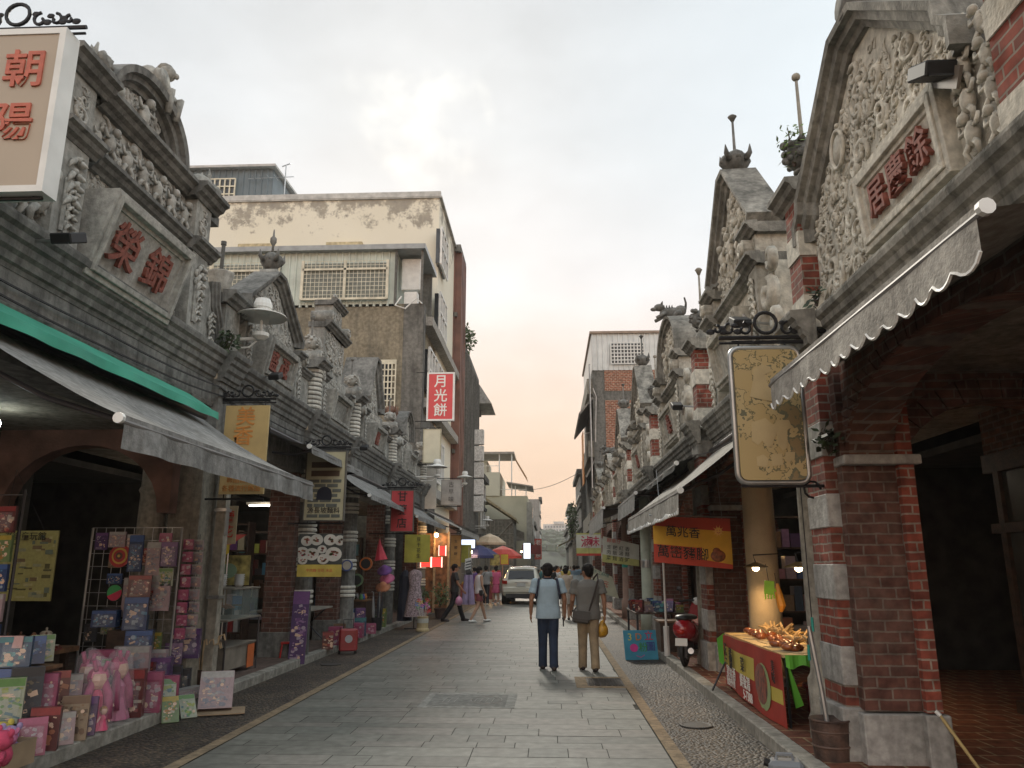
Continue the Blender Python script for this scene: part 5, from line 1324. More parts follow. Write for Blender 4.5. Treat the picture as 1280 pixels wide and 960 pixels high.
hung_sign('hanging_sign', 'blank cream upright lightbox below the tall red sign', 25.6, -4.17, -3.62, 5.0, 6.1, mat('cream_face', (.60, .56, .42), .5, var=.06), mat('cream_edge', (.42, .38, .26), .5), th=.12, rim=.03, wallx=-4.5)
hung_sign('hanging_sign', 'narrow grey box sign with worn vertical writing beneath the blank cream lightbox', 27.0, -3.72, -3.05, 3.7, 4.55, mat('grey_sign_face', (.42, .39, .35), .5), mat('grey_sign_edge', (.3, .28, .25), .5), th=.15, wallx=-4.6,
    texts=(('古', .5, .8, .2, mat('grey_ink', (.12, .11, .1), .6), .003), ('早', .5, .5, .2, MC['grey_ink'], .003), ('味', .5, .2, .2, MC['grey_ink'], .003)))
hung_sign('hanging_sign', 'tall plain white panel beside the worn grey box sign', 26.9, -4.55, -3.9, 3.55, 5.0, mat('dusty_panel', (.50, .48, .43), .6, var=.1), None, th=.08)
hung_sign('hanging_sign', 'narrow red and white sign far down the left, before the hill', 70, -1.25, -.62, 2.2, 4.0, mat('far_red', (.60, .08, .05), .5), None, th=.1, texts=(('老', .5, .8, .5, INKW, .01), ('街', .5, .5, .5, INKW, .01), ('茶', .5, .2, .5, INKW, .01)))
hung_sign('menu_board', 'orange wooden menu board with small dark characters on the left', 29.0, -3.85, -3.25, 1.6, 2.72, mat('orange_board', (.55, .28, .08), .6, var=.15), WOOD, th=.05, cat='sign', wallx=-4.5,
    texts=(('石頭餅', .25, .5, .11, INKK, .002), ('麻糬', .5, .5, .11, INKK, .002), ('豆干', .75, .5, .11, INKK, .002)) if False else (('豆', .3, .8, .13, INKK, .003), ('干', .3, .6, .13, INKK, .003), ('花', .3, .4, .13, INKK, .003), ('生', .7, .8, .13, INKK, .003), ('糖', .7, .6, .13, INKK, .003), ('餅', .7, .4, .13, INKK, .003)))
def map_sign():
 """rounded board with a silver rim and an old relief-map print"""
 Y = 6.72; x0, x1, z0, z1 = 1.64, 2.24, 2.30, 3.50
 root = thing('hanging_sign', 'rounded upright sign with silver rim and worn ochre map-like print, on the right', 'sign', ((x0+x1)/2, Y, 2.9))
 def rr(x0, x1, z0, z1, r, n=6):
  p = []
  for cx, cz, a in ((x1-r, z1-r, 0), (x0+r, z1-r, PI/2), (x0+r, z0+r, PI), (x1-r, z0+r, 1.5*PI)):
   p += [(cx+r*math.cos(a+PI/2*i/n), cz+r*math.sin(a+PI/2*i/n)) for i in range(n+1)]
  return p
 m, nt, b = newmat('old_map_print'); L = nt.links
 geo = N(nt, 'ShaderNodeNewGeometry')
 n1 = N(nt, 'ShaderNodeTexNoise'); n1.inputs['Scale'].default_value = 6.5; n1.inputs['Detail'].default_value = 4; n1.inputs['Roughness'].default_value = .55
 L.new(geo.outputs['Position'], n1.inputs['Vector'])
 sp = N(nt, 'ShaderNodeSeparateXYZ'); L.new(geo.outputs['Position'], sp.inputs[0])
 g = N(nt, 'ShaderNodeMapRange'); g.inputs[1].default_value = 1.75; g.inputs[2].default_value = 2.2; g.inputs[3].default_value = -.06; g.inputs[4].default_value = .09; L.new(sp.outputs[0], g.inputs[0])
 s = N(nt, 'ShaderNodeMath', operation='ADD'); L.new(n1.outputs['Fac'], s.inputs[0]); L.new(g.outputs[0], s.inputs[1])
 r = N(nt, 'ShaderNodeValToRGB'); r.color_ramp.interpolation = 'CONSTANT'; e = r.color_ramp.elements
 e[0].color = (.42, .31, .135, 1); e[0].position = 0; e[1].position = .475; e[1].color = (.15, .13, .06, 1)
 for p_, c_ in ((.50, (.45, .34, .16)), (.585, (.13, .125, .07)), (.64, (.24, .17, .075))): q = e.new(p_); q.color = (*c_, 1)
 L.new(s.outputs[0], r.inputs[0]); L.new(r.outputs[0], b.inputs['Base Color']); b.inputs['Roughness'].default_value = .45
 mb = MB(); mb.plate(rr(x0+.02, x1-.02, z0+.02, z1-.02, .06), Y-.03, Y+.03, 'xz'); p = mb.build('panel', m, root)
 mb = MB(); path = [(a, b_) for a, b_ in rr(x0, x1, z0, z1, .08)]
 mb.tube([(a, Y, b_) for a, b_ in path]+[(path[0][0], Y, path[0][1])], .026, 8, cap=False); mb.build('silver_rim', mat('silver_rim', (.42, .43, .42), .3, metal=.7), root, smooth=True)
 lt = mat('pale_print', (.48, .37, .19), .5, var=.1)
 for sh in ([(1.78, 2.82), (1.9, 2.86), (1.96, 2.8), (2.02, 2.84), (2.10, 2.84), (2.12, 2.78), (2.08, 2.75), (2.07, 2.6), (2.03, 2.57), (1.99, 2.62), (1.99, 2.73), (1.94, 2.62), (1.90, 2.6), (1.86, 2.66), (1.82, 2.62), (1.77, 2.66)],
      [(1.93, 2.44), (1.93, 2.54), (2.02, 2.55), (2.02, 2.45)], [(1.80, 2.44), (1.8, 2.52), (1.86, 2.54), (1.9, 2.5), (1.88, 2.43)],
      [(2.04, 2.5), (2.05, 2.56), (2.13, 2.56), (2.12, 2.49), (2.09, 2.49), (2.08, 2.46)],
      [(1.78, 3.05), (1.82, 3.2), (1.83, 3.3), (1.9, 3.34), (1.98, 3.32), (1.98, 3.27), (1.92, 3.25), (1.95, 3.15), (2.05, 3.08), (2.02, 3.0), (1.9, 3.02)]):
  q = MB(); q.plate(sh, Y-.034, Y-.029, 'xz'); q.build('printed_shape', lt, p)
 crown(root, 1.55, 2.4, Y, 3.60, 1, 1.15)
 b_ = MB()
 for z in (3.56, 2.27): b_.tube([(x0+.02, Y, z), (2.42, Y, z)], .014, 6)
 for x in (1.72, 2.13): b_.tube([(x, Y, 2.27), (x, Y, 2.32)], .008, 5); b_.tube([(x, Y, 3.5), (x, Y, 3.56)], .008, 5)
 pts = [(2.26+.07*math.cos(a*.6), Y, 2.24+.07*math.sin(a*.6)-.0) for a in range(9)]; b_.tube(pts, .01, 5)
 b_.build('bracket', IRON, root)
map_sign()
def pork_banner():
 Y = 11.3; x0, x1, z0, z1 = 1.50, 2.60, 1.66, 2.30
 root = thing('food_banner', 'red and yellow banner with black characters, smiling face and a glazed pork leg, right', 'banner', (2, Y, 2))
 P_ = lambda a, b: (x0+(x1-x0)*a, z0+(z1-z0)*b-.10*a)
 r_ = mat('banner_red', (.50, .055, .03), .6, var=.1); y_ = mat('banner_yellow2', (.72, .42, .04), .6, var=.1)
 mb = MB(); mb.plate([P_(0, 0), P_(1, 0), P_(1, 1.1), P_(0, 1)], Y, Y+.01, 'xz'); p = mb.build('cloth', r_, root)
 mb = MB(); mb.plate([P_(0, .40), P_(.55, .40), P_(1, .5), P_(1, .82), P_(.5, .80), P_(0, .80)], Y-.003, Y-.0005, 'xz'); mb.plate([P_(.62, .15), P_(1, .10), P_(1, .52), P_(.62, .46)], Y-.004, Y-.001, 'xz'); mb.build('yellow_field', y_, p)
 halo = mat('halo_white', (.75, .68, .5), .5)
 for s, a, b, z in (('萬兆香', .38, .70, .165), ('萬巒豬腳', .37, .24, .185)):
  q = P_(a, b)
  text(s, z, halo, p, (q[0], Y-.005, q[1]), (1, 0, -.08), (0, 0, 1), ext=.001, bold=.011)
  text(s, z, INKK, p, (q[0], Y-.008, q[1]), (1, 0, -.08), (0, 0, 1), ext=.001, bold=.004)
 c = P_(.82, .26); mb = MB(); mb.ball((c[0], Y-.004, c[1]), (.105, .012, .085), 14, 8); mb.ball((c[0]-.02, Y-.006, c[1]+.07), (.055, .012, .045), 10, 6)
 mb.build('printed_pork_leg', mat('pork_print', (.25, .06, .02), .35, var=.5, scale=25), p)
 c = P_(.84, .80); mb = MB()
 for k in range(10):
  a = 2*PI*k/10; mb.plate([(c[0]+.05*math.cos(a-.15), c[1]+.05*math.sin(a-.15)), (c[0]+.09*math.cos(a), c[1]+.09*math.sin(a)), (c[0]+.05*math.cos(a+.15), c[1]+.05*math.sin(a+.15))], Y-.006, Y-.002, 'xz')
 mb.plate([(c[0]+.052*math.cos(2*PI*k/18), c[1]+.052*math.sin(2*PI*k/18)) for k in range(18)], Y-.008, Y-.003, 'xz'); mb.build('printed_sun', mat('sun_print', (.80, .50, .12), .5), p)
 mb = MB(); mb.tube([(c[0]-.025, Y-.01, c[1]-.01), (c[0], Y-.01, c[1]-.028), (c[0]+.025, Y-.01, c[1]-.01)], .005, 4)
 for q in (-1, 1): mb.ball((c[0]+q*.018, Y-.01, c[1]+.014), .006, 6, 4)
 mb.build('printed_smile', INKR, p)
 mb = MB(); a, b = P_(0, 1), P_(1, 1.1); mb.tube([(a[0]-.05, Y+.005, a[1]+.02), (b[0]+.1, Y+.005, b[1]+.02)], .012, 5)
 for s_ in (.1, .9): q = P_(s_, 1.05); mb.tube([(q[0], Y+.005, q[1]), (q[0], Y+.2, 3.0)], .004, 4)
 mb.build('rod', STEEL, root)
pork_banner()
def tilted_sign(name, label, Y, pts, m, texts, cat='sign', strip_=None):
 root = thing(name, label, cat, (pts[0][0], Y, pts[0][1]))
 mb = MB(); mb.plate(pts, Y, Y+.03, 'xz'); p = mb.build('panel', m, root)
 a, b, c, d = [Vector((q[0], Y, q[1])) for q in pts]      # bl, br, tr, tl
 r = (b-a); u = (d-a)
 if strip_:
  for (v0, v1, mm) in strip_:
   q = MB(); P_ = [a+u*v0, b+(c-b)*v0, b+(c-b)*v1, a+u*v1]; q.plate([(w.x, w.z) for w in P_], Y-.003, Y-.001, 'xz'); q.build('colour_strip', mm, p)
 for s, rx, rz_, size, mm, bold in texts:
  o = a+r*rx+u*rz_; text(s, size, mm, p, (o.x, Y-.004, o.z), r, Vector((0, 0, 1)) if abs(r.z) < .01 else Vector((0, 1, 0)).cross(r)*-1, ext=.002, bold=bold)
 mb = MB();
 for w in (c, d): mb.tube([tuple(w), (w.x, Y+.1, w.z+.6)], .006, 4)
 mb.build('string', IRON, root)
 return root
PALEG = mat('pale_sign', (.52, .53, .46), .6, var=.1)
tilted_sign('menu_sign', 'white hanging menu sign with rows of black characters and red heading, right side', 21.5, [(1.45, 1.72), (2.44, 1.60), (2.46, 2.17), (1.49, 2.40)], PALEG,
 (('粽車仔', .3, .86, .13, INKR, .004), ('支 糖 紅 香', .42, .60, .13, INKK, .003), ('肉 飯 湯 麵', .42, .40, .13, INKK, .003), ('菜 麵 酒 粥', .42, .18, .13, INKK, .003)), strip_=((0, .3, mat('lime_patch', (.45, .45, .15), .6)),))
tilted_sign('picture_sign', 'square hanging sign with big red brush strokes on white and lime, right side', 29, [(1.02, 1.98), (1.92, 1.98), (1.92, 2.80), (1.02, 2.80)], mat('lime_sign', (.45, .45, .15), .6),
 (('滷', .42, .58, .44, mat('crimson_ink', (.45, .02, .07), .5), .02), ('味', .74, .6, .40, MC['crimson_ink'], .02)), strip_=((.0, .1, INKR), (.34, .93, PALEG)))
tilted_sign('paper_sign', 'tilted pale paper sign with green heading and red writing behind the grey-shirted man', 25.0, [(1.56, .82), (2.18, .62), (1.98, 1.28), (1.28, 1.62)] , mat('paper_sign_face', (.50, .52, .40), .7, var=.1),
 (('手工麻糬', .5, .82, .13, mat('teal_ink', (.08, .2, .18), .6), .003), ('1元', .45, .42, .2, INKR, .006)))
def wall_lamp(label, x, y, z, wx, s=1.0, group='street wall lamps'):
 """glass cylinder under a wide white disc, on an arm from a round wall plate"""
 root = thing('wall_lamp', label, 'lamp', (wx, y, z), group)
 a = MB(); a.lathe([(.0, .30), (.10, .30), (.13, .22), (.13, .17), (.11, .16), (.11, .12)], (x, y, z), 16); a.lathe([(.11, -.20), (.115, -.2), (.115, -.25), (.05, -.30)], (x, y, z), 16)
 a.build('cap', WHITE, root, smooth=False)
 a = MB(); a.lathe([(.10, .135), (.34, .05), (.345, .035), (.10, .115)], (x, y, z), 28); a.build('disc_shade', WHITE, root, smooth=True)
 a = MB(); a.lathe([(.105, -.2), (.105, .12)], (x, y, z), 16); a.build('glass', glass('lamp_glass', (.6, .62, .6), alpha=.12), root, smooth=True)
 a = MB(); a.lathe([(.018, -.19), (.022, -.08), (.02, -.02), (.0, .0)], (x, y, z), 10); a.build('bulb', mat('bulb_white', (.75, .74, .7), .3), root, smooth=True)
 a = MB(); sg = 1 if wx < x else -1
 a.tube([(wx, y, z-.28), (x, y, z-.28)], .025, 8); a.tube([(wx+.02*sg, y, z-.42), (x-.15*sg, y, z-.40), (x-.05*sg, y, z-.31)], .014, 6)
 a.build('arm', WHITE, root)
 a = MB(); a.tube([(wx-.01*sg, y, z-.33), (wx+.03*sg, y, z-.33)], [.13, .11], 16); a.build('wall_plate', WHITE, root)
 return root
wall_lamp('white disc-shaded glass wall lamp beside the yellow upright sign on the left', -4.0, 10.15, 4.98, -4.42)
wall_lamp('small white disc lamp under the blank cream lightbox', -3.65, 25.2, 4.75, -4.4)
wall_lamp('white disc lamp in front of the grey fins, farther down the left', -3.62, 33.5, 5.35, -4.45)
wall_lamp('farthest white disc lamp on the left, near the market parasols', -3.6, 46, 4.2, -4.6)
wall_lamp('large white disc lamp cut by the upper right corner of the view', 2.42, 3.3, 4.62, 2.75)
wall_lamp('tiny white disc lamp against the sunset at the far right', 1.55, 60, 5.1, 2.2)
def flood(label, x, y, z, wx, k=1.0, plate_=True, yaw=0):
 root = thing('floodlight', label, 'floodlight', (wx, y, z), 'black floodlights on brackets')
 a = MB(); a.cbox((x, y, z), (.20*k, .26*k, .10*k), rz=yaw, rx=R(25)); a.build('housing', BLACK, root, bevel=.01)
 a = MB()
 a.cbox((x-.0*k, y-.02, z-.056*k), (.15*k, .2*k, .012), rz=yaw, rx=R(25)); a.build('lens', WINDK, root)
 if plate_:
  a = MB(); a.cbox((x+(.09*k if wx > x else -.09*k), y+.03, z-.02*k), (.02, .42*k, .14*k), rz=yaw, rx=R(35)); a.build('mounting_plate', mat('plate_taupe', (.18, .15, .12), .6), root)
 a = MB(); a.tube([(x, y, z), (wx, y+.02, z-.02)], .014*k, 6); a.build('arm', STEEL, root)
flood('black floodlight on a long plate before the red characters of the near right gable', 2.40, 4.30, 4.58, 2.6, .95)
flood('black floodlight with taupe plate above the rounded map-like sign', 2.2, 8.45, 4.3, 2.6, 1.0)
flood('small black floodlight before the round pediment on the right', 2.2, 12.9, 4.25, 2.6, .9)
flood('black floodlight at the far left edge, above the green awning', -3.95, 5.75, 4.25, -4.4, .9, plate_=False)
flood('black floodlight beneath the red characters of the second left shophouse', -4.02, 10.9, 4.35, -4.4, .8, plate_=False)
flood('small black floodlight by the banded column of the third left shophouse', -3.95, 16.3, 4.1, -4.4, .8, plate_=False)
def downpipe():
 root = thing('downpipe', 'pale square downpipe beside the first left pier', 'pipe', (-4.3, 9.9, .1))
 a = MB(); a.box(-4.34, -4.22, 9.98, 10.12, .1, 3.3); a.build('pipe', PLA, root)
 a = MB()
 for z in (1.2, 2.3): a.box(-4.36, -4.2, 9.96, 10.14, z, z+.04)
 a.box(-4.218, -4.21, 10.0, 10.1, 2.0, 2.35); a.build('bracket', STEEL, root)
downpipe()
def ceiling_lamp():
 root = thing('ceiling_lamp', 'bare cold-white bulb glowing under the arcade ceiling at left', 'lamp', (-6.0, 7.8, 3.3))
 a = MB(); a.lathe([(.05, 0), (.05, .12), (.02, .3)], (-6.05, 8.0, 3.18), 10); a.build('holder', WHITE, root)
 a = MB(); a.lathe([(.0, -.12), (.06, -.1), (.075, -.03), (.05, .02)], (-6.05, 8.0, 3.16), 12); a.build('bulb', mat('lit_bulb', (.9, 1, .95), emit=25), root, smooth=True)
ceiling_lamp()
PAL = {
 'pink': ((.55, .12, .25), (.70, .35, .45), (.62, .5, .55), (.45, .08, .18)),
 'blue': ((.06, .15, .42), (.12, .35, .55), (.45, .55, .65), (.03, .07, .2)),
 'purple': ((.22, .08, .30), (.40, .22, .45), (.55, .45, .55), (.1, .04, .18)),
 'red': ((.40, .04, .04), (.55, .2, .1), (.6, .5, .4), (.15, .02, .02)),
 'green': ((.15, .35, .08), (.45, .52, .10), (.1, .25, .3), (.5, .55, .4)),
 'yellow': ((.60, .45, .06), (.55, .25, .05), (.6, .55, .4), (.2, .3, .1)),
 'white': ((.58, .57, .54), (.48, .46, .5), (.3, .32, .4), (.55, .4, .42)),
 'black': ((.03, .03, .035), (.10, .09, .1), (.25, .2, .12), (.05, .06, .08)),
 'teal': ((.04, .28, .32), (.1, .45, .5), (.5, .58, .55), (.03, .1, .2)),
 'brown': ((.18, .09, .04), (.30, .17, .08), (.10, .05, .025), (.35, .25, .15))}
PAL = {k: tuple(tuple(c*.56 for c in q) for q in v) for k, v in PAL.items()}
def printed(mb, cols, a, b, z0, z1, y, pal, r, nx=4, nz=5, out=-1):
 """busy little print in front of plane y (local -Y face): tilted cards, discs and bars of ink, sub-millimetre thick"""
 w, h = b-a, z1-z0
 def put(pts, c, lay):
  n0 = len(mb.f); mb.add([(p[0], y+out*(.0012*lay), p[1]) for p in pts], [tuple(range(len(pts)))]); cols.extend([c]*(len(mb.f)-n0))
 put([(a, z1-h*.18), (b, z1-h*.18), (b, z1), (a, z1)], pal[0], 1)
 for k in range(int(max(4, nx*nz*1.9))):
  cx, cz = a+w*(.12+.76*r.random()), z0+h*(.08+.72*r.random()); s = min(w/nx, h/nz)*(.16+.42*r.random()**1.5); c = r.choice(pal+(((.6, .42, .3),)))
  q = r.random()
  if q < .5:
   n = 7; put([(max(a, min(b, cx+s*math.cos(2*PI*i/n))), max(z0, min(z1, cz+s*(.8+.5*q)*math.sin(2*PI*i/n)))) for i in range(n)], c, 2+k*.05)
  else:
   t = r.uniform(-.4, .4); u, v = s*(.5+r.random()), s*(.3+.5*r.random())
   put([(max(a, min(b, cx+i*u*math.cos(t)-j*v*math.sin(t))), max(z0, min(z1, cz+i*u*math.sin(t)+j*v*math.cos(t)))) for i, j in ((-1, -1), (1, -1), (1, 1), (-1, 1))], c, 2+k*.05)
 for k in range(3):
  zz = z0+h*(.03+.04*k); put([(a+w*.08, zz), (a+w*(.4+.4*r.random()), zz), (a+w*.5, zz+h*.015), (a+w*.08, zz+h*.015)], pal[2], 3)
def toy_box(label, loc, w, h, d, colr, rz=0, tilt=0, group='boxed toys on the left pavement', seed=None, window=True, name='toy_box', cat='toy box', nx=4, nz=5, side=True):
 """box of card with printed front and side and a clear bulging window; front faces local -Y"""
 r = random.Random(seed if seed is not None else hash(label) % 9973 if False else int(abs(loc[0]*971+loc[1]*337+loc[2]*53)))
 pal = PAL[colr]
 root = thing(name, label, cat, (0, 0, 0), group)
 mb = MB(); mb.box(-w/2, w/2, -d/2, d/2, 0, h); cols = [pal[3] if i != 1 else pal[0] for i in range(6)]
 printed(mb, cols, -w/2+.004, w/2-.004, .004, h-.004, -d/2, pal, r, nx, nz)
 if side and d > .04:
  n0 = len(mb.f)
  for sx in (-1, 1):
   for k in range(5):
    y0 = -d/2+d*r.random()*.7; z0 = h*r.random()*.8
    mb.add([(sx*(w/2+.001), y0, z0), (sx*(w/2+.001), y0+d*.25, z0), (sx*(w/2+.001), y0+d*.25, z0+h*.12), (sx*(w/2+.001), y0, z0+h*.12)], [(0,1,2,3)]); cols.append(r.choice(pal))
 o = mb.build('carton', PRINT, root, normals=False); setcol(o, cols)
 if window:
  g = MB(); x0, x1, z0, z1 = -w*.38, w*.38, h*.12, h*.76; y = -d/2-.008
  g.add([(x0, y+.006, z0), (x1, y+.006, z0), (x1, y+.006, z1), (x0, y+.006, z1), (x0+.02*w, y-.012, z0+.02), (x1-.02*w, y-.012, z0+.02), (x1-.02*w, y-.012, z1-.02), (x0+.02*w, y-.012, z1-.02)],
     [(4,5,6,7), (0,1,5,4), (1,2,6,5), (2,3,7,6), (3,0,4,7)])
  g.build('clear_window', glass('blister', (.95, .97, 1), .08, .10), root)
 place(root, loc, rz, rx=tilt); return root
def doll(root, x, y, z, k, c, hair=(.35, .18, .05)):
 mb = MB(); cols = []
 def col(c): cols.extend([c]*(len(mb.f)-len(cols)))
 mb.tube([(x, y, z), (x, y, z+.28*k), (x, y, z+.42*k), (x, y, z+.5*k)], [.19*k, .1*k, .1*k, .04*k], 8); col(c)
 mb.ball((x, y, z+.62*k), (.12*k, .11*k, .13*k), 8, 6); col((.62, .4, .3))
 mb.ball((x, y+.03*k, z+.66*k), (.14*k, .12*k, .14*k), 8, 6); col(hair)
 for q in (-1, 1): mb.tube([(x+q*.1*k, y, z+.44*k), (x+q*.2*k, y-.04*k, z+.26*k)], .03*k, 5); col((.62, .4, .3))
 o = mb.build('doll', PLASTIC, root, smooth=False); setcol(o, cols); return o
def film(root, w, h, d, name='clear_bag'):
 mb = MB(); n = 14; vs = []
 r = random.Random(3)
 for j, t in enumerate((0, .12, .4, .7, .9, 1.0)):
  for i in range(n):
   a = 2*PI*i/n; s = (1, 1.03, 1.05, .95, .75, .2)[j]*(1+.06*math.sin(3*a+j*2))
   vs.append((w/2*s*math.cos(a), d/2*s*math.sin(a), h*t))
 mb.add(vs, [(j*n+i, j*n+(i+1) % n, (j+1)*n+(i+1) % n, (j+1)*n+i) for j in range(5) for i in range(n)])
 return mb.build(name, glass('bag_film', (.9, .85, .9), .12, .12), root, smooth=False)
Zf = .118
def near_corner():
 toy_box('blue blister pack with two tall figures, leaning up at the left edge of the picture', (-4.62, 6.62, .28), .34, .48, .05, 'blue', rz=.15, tilt=-.12, nx=5)
 t = thing('price_card', 'blank pink price card standing on top of goods at the left edge', 'card', (0, 0, 0)); mb = MB(); mb.box(-.17, .17, -.004, .004, 0, .1); mb.build('card', mat('pink_card', (.55, .35, .33), .6), t); mb = MB(); mb.tube([(-.1, 0, -.1), (-.1, 0, 0)], .004, 4); mb.build('stick', WOODL, t); place(t, (-4.68, 6.7, .92), .1, rx=-.1)
 t = thing('display_crate', 'dark wooden display crate supporting the blue blister pack at the left edge', 'crate', (-4.7, 6.9, Zf)); mb = MB(); mb.box(-5.1, -4.4, 6.7, 7.1, Zf, .72); mb.build('side', WOODD, t); mb = MB(); mb.box(-5.12, -4.38, 6.68, 7.12, .72, .75); mb.build('top', WOOD, t)
 t = thing('cardboard_tray', 'shallow cardboard tray of plush toys on the pavement in the lower left corner', 'tray', (-4.3, 6.1, Zf))
 mb = MB(); x0, x1, y0, y1 = -4.75, -4.02, 5.55, 6.32
 mb.box(x0, x1, y0, y1, Zf, .14);
 for a in ((x0, x0+.012, y0, y1), (x1-.012, x1, y0, y1)): mb.box(a[0], a[1], a[2], a[3], .14, .30)
 for b in ((y0, y0+.012), (y1-.012, y1)): mb.box(x0+.012, x1-.012, b[0], b[1], .14, .30)
 mb.build('tray', mat('cardboard', (.33, .24, .15), .8, var=.2), t)
 r = random.Random(4)
 spec = [('pink plush with round ears nearest the kerb in the corner tray', (.62, .2, .35), -4.15, 6.12), ('sky-blue plush lying in the middle of the corner tray', (.12, .33, .55), -4.38, 6.05), ('lilac plush at the back of the corner tray', (.4, .3, .5), -4.22, 6.24),
   ('orange plush at the far left of the corner tray', (.6, .28, .06), -4.62, 6.2), ('white plush on the left of the corner tray', (.58, .55, .52), -4.55, 5.92), ('red-and-pink plush hanging over the tray edge by the kerb', (.55, .07, .14), -4.08, 5.98), ('yellow plush peeping over the back rim of the corner tray', (.62, .5, .1), -4.32, 6.26)]
 for lab, c, x, y in spec:
  p = thing('plush_toy', lab, 'plush toy', (0, 0, 0), 'plush toys in the corner tray')
  mb = MB(); mb.ball((0, 0, .09), (.10, .09, .10), 10, 7); mb.ball((.02, -.03, .21), (.085, .08, .08), 10, 7)
  for q in (-1, 1): mb.ball((.02+q*.07, -.02, .28), (.03, .02, .035), 6, 5); mb.tube([(q*.07, -.04, .12), (q*.13, -.1, .09)], [.035, .025], 6); mb.tube([(q*.05, -.04, .03), (q*.09, -.13, .02)], [.035, .03], 6)
  mb.build('body', mat('plush_'+lab[:4], c, .95, var=.15, scale=20, bump=.6, bscale=120), p, smooth=True)
  mb = MB(); mb.ball((.02, -.10, .195), (.035, .02, .025), 8, 5)
  mb.build('muzzle', mat('plush_muzzle', (.6, .52, .45), .9), p, smooth=True)
  mb = MB(); [mb.ball((.02+q*.03, -.105, .225), .008, 5, 4) for q in (-1, 1)]; mb.build('eyes', BLACK, p)
  place(p, (x, y, .16), r.uniform(-.8, .8), rx=r.uniform(-.4, .2), ry=r.uniform(-.3, .3), s=r.uniform(.75, .95))
 t = thing('toy_sword_bin', 'bundle of yellow bamboo toy swords standing in a bin beside the pink bags', 'toy swords', (0, 0, 0))
 mb = MB(); mb.lathe([(.09, 0), (.11, .25), (.1, .25), (.085, .02)], n=14); mb.build('bin', BLACK, t)
 for k in range(9):
  q = MB(); a = 2*PI*k/9; q.tube([(.05*math.cos(a), .05*math.sin(a), .03), (.1*math.cos(a), .1*math.sin(a), .50+.05*(k % 3))], [.013, .01], 5); q.tube([(.08*math.cos(a), .08*math.sin(a), .40), (.085*math.cos(a), .085*math.sin(a), .43)], [.03, .03], 6); q.build('sword', mat('bamboo', (.5, .38, .16), .5, var=.2), t)
 place(t, (-4.55, 7.15, Zf))
near_corner()
def pink_bags():
 for i, (x, y, h, c, lab) in enumerate(((-4.42, 7.62, .72, (.42, .09, .18), 'tall clear bag with a large pink doll, left of the group by the kerb'),
          (-4.22, 7.45, .66, (.55, .08, .16), 'clear bag with a crimson-dressed doll nearest the kerb'),
          (-4.30, 7.95, .70, (.48, .14, .25), 'clear bag with a pale pink long-eared doll, right of the tall one'))):
  t = thing('bagged_doll', lab, 'doll', (0, 0, 0), 'bagged dolls on the left kerb')
  film(t, .30, h, .26)
  doll(t, .0, 0, .02, h*1.05, c, (.5, .1, .2)); doll(t, .06, -.09, .02, h*.4, tuple(min(1, q*1.2) for q in c)) if i == 1 else None
  mb = MB()
  for q in (-1, 1): mb.tube([(q*.05, -.02, h*.68), (q*.09, -.05, h*.45), (q*.1, -.08, h*.16)], [.03, .045, .04], 7)
  mb.tube([(-.03, -.03, h*.8), (-.06, -.03, h*.95)], .02, 6); mb.tube([(.03, -.03, h*.8), (.06, -.03, h*.93)], .02, 6)
  mb.build('ears_and_ribbons', mat('pink_plush', (.42, .10, .19), .9, var=.25, scale=9, bump=.4), t, smooth=True)
  place(t, (x, y, Zf), i*.7)
pink_bags()
B = [
 ('tall crimson doll box with blue lid beside the bagged dolls', (-4.27, 8.12, Zf), .30, .46, .12, 'red', .25),
 ('narrow pale pink box in front of the crimson doll box', (-4.2, 8.42, Zf), .24, .40, .12, 'pink', .3),
 ('wide pink princess-dress box with grey picture, in the front row', (-4.22, 8.72, Zf), .34, .32, .10, 'pink', .35),
 ('grey and lilac double-window box above the wide pink dress box', (-4.5, 8.55, .42), .36, .34, .1, 'white', .25),
 ('pink kitchen-set box on top of the narrow pale pink box', (-4.62, 8.2, .46), .26, .3, .12, 'pink', .2),
 ('square blue box with anime girl under the light blue ones', (-4.62, 8.9, .62), .28, .28, .2, 'blue', .35),
 ('purple card box right of the square blue box', (-4.42, 9.0, .34), .28, .26, .2, 'purple', .3),
 ('pale blue box tower, lower one, beside the white price card', (-4.72, 8.95, .9), .25, .36, .18, 'blue', .4),
 ('small pale blue box left of the pale blue tower', (-4.98, 8.8, .94), .26, .18, .16, 'blue', .2),
 ('red and white box on the very top of the pale blue tower', (-4.7, 8.93, 1.26), .24, .24, .16, 'red', .45),
 ('dark green monster figure box behind the long white train set', (-4.4, 9.25, Zf), .26, .36, .12, 'black', .3),
 ('black box with yellow toy, right of the dark monster box', (-4.38, 9.5, Zf), .22, .3, .12, 'black', .3),
 ('pink and purple pony box standing high over the black box', (-4.42, 9.62, .52), .34, .34, .1, 'purple', .2),
 ('long low white train-set box lying along the kerb', (-4.18, 9.22, Zf), .50, .12, .14, 'white', 1.3),
 ('red box with blue van picture in the middle row', (-4.5, 8.85, Zf), .26, .26, .12, 'red', .3),
]
for lab, loc, w, h, d, c, rz in B: toy_box(lab, loc, w, h, d, c, rz)
def plinths():
 t = thing('display_step', 'low wooden step carrying the rear rows of boxed toys', 'display step', (-4.7, 8.8, Zf))
 mb = MB(); mb.box(-5.1, -4.38, 8.35, 9.12, Zf, .30); mb.build('lower_step', WOODD, t); mb = MB(); mb.box(-5.1, -4.52, 8.0, 9.1, .30, .45); mb.box(-5.1, -4.58, 8.72, 9.05, .45, .60); mb.box(-5.1, -4.60, 8.66, 9.09, .6, .62); mb.box(-4.95, -4.6, 8.8, 9.05, .62, .9); mb.build('upper_step', WOODD, t)
plinths()
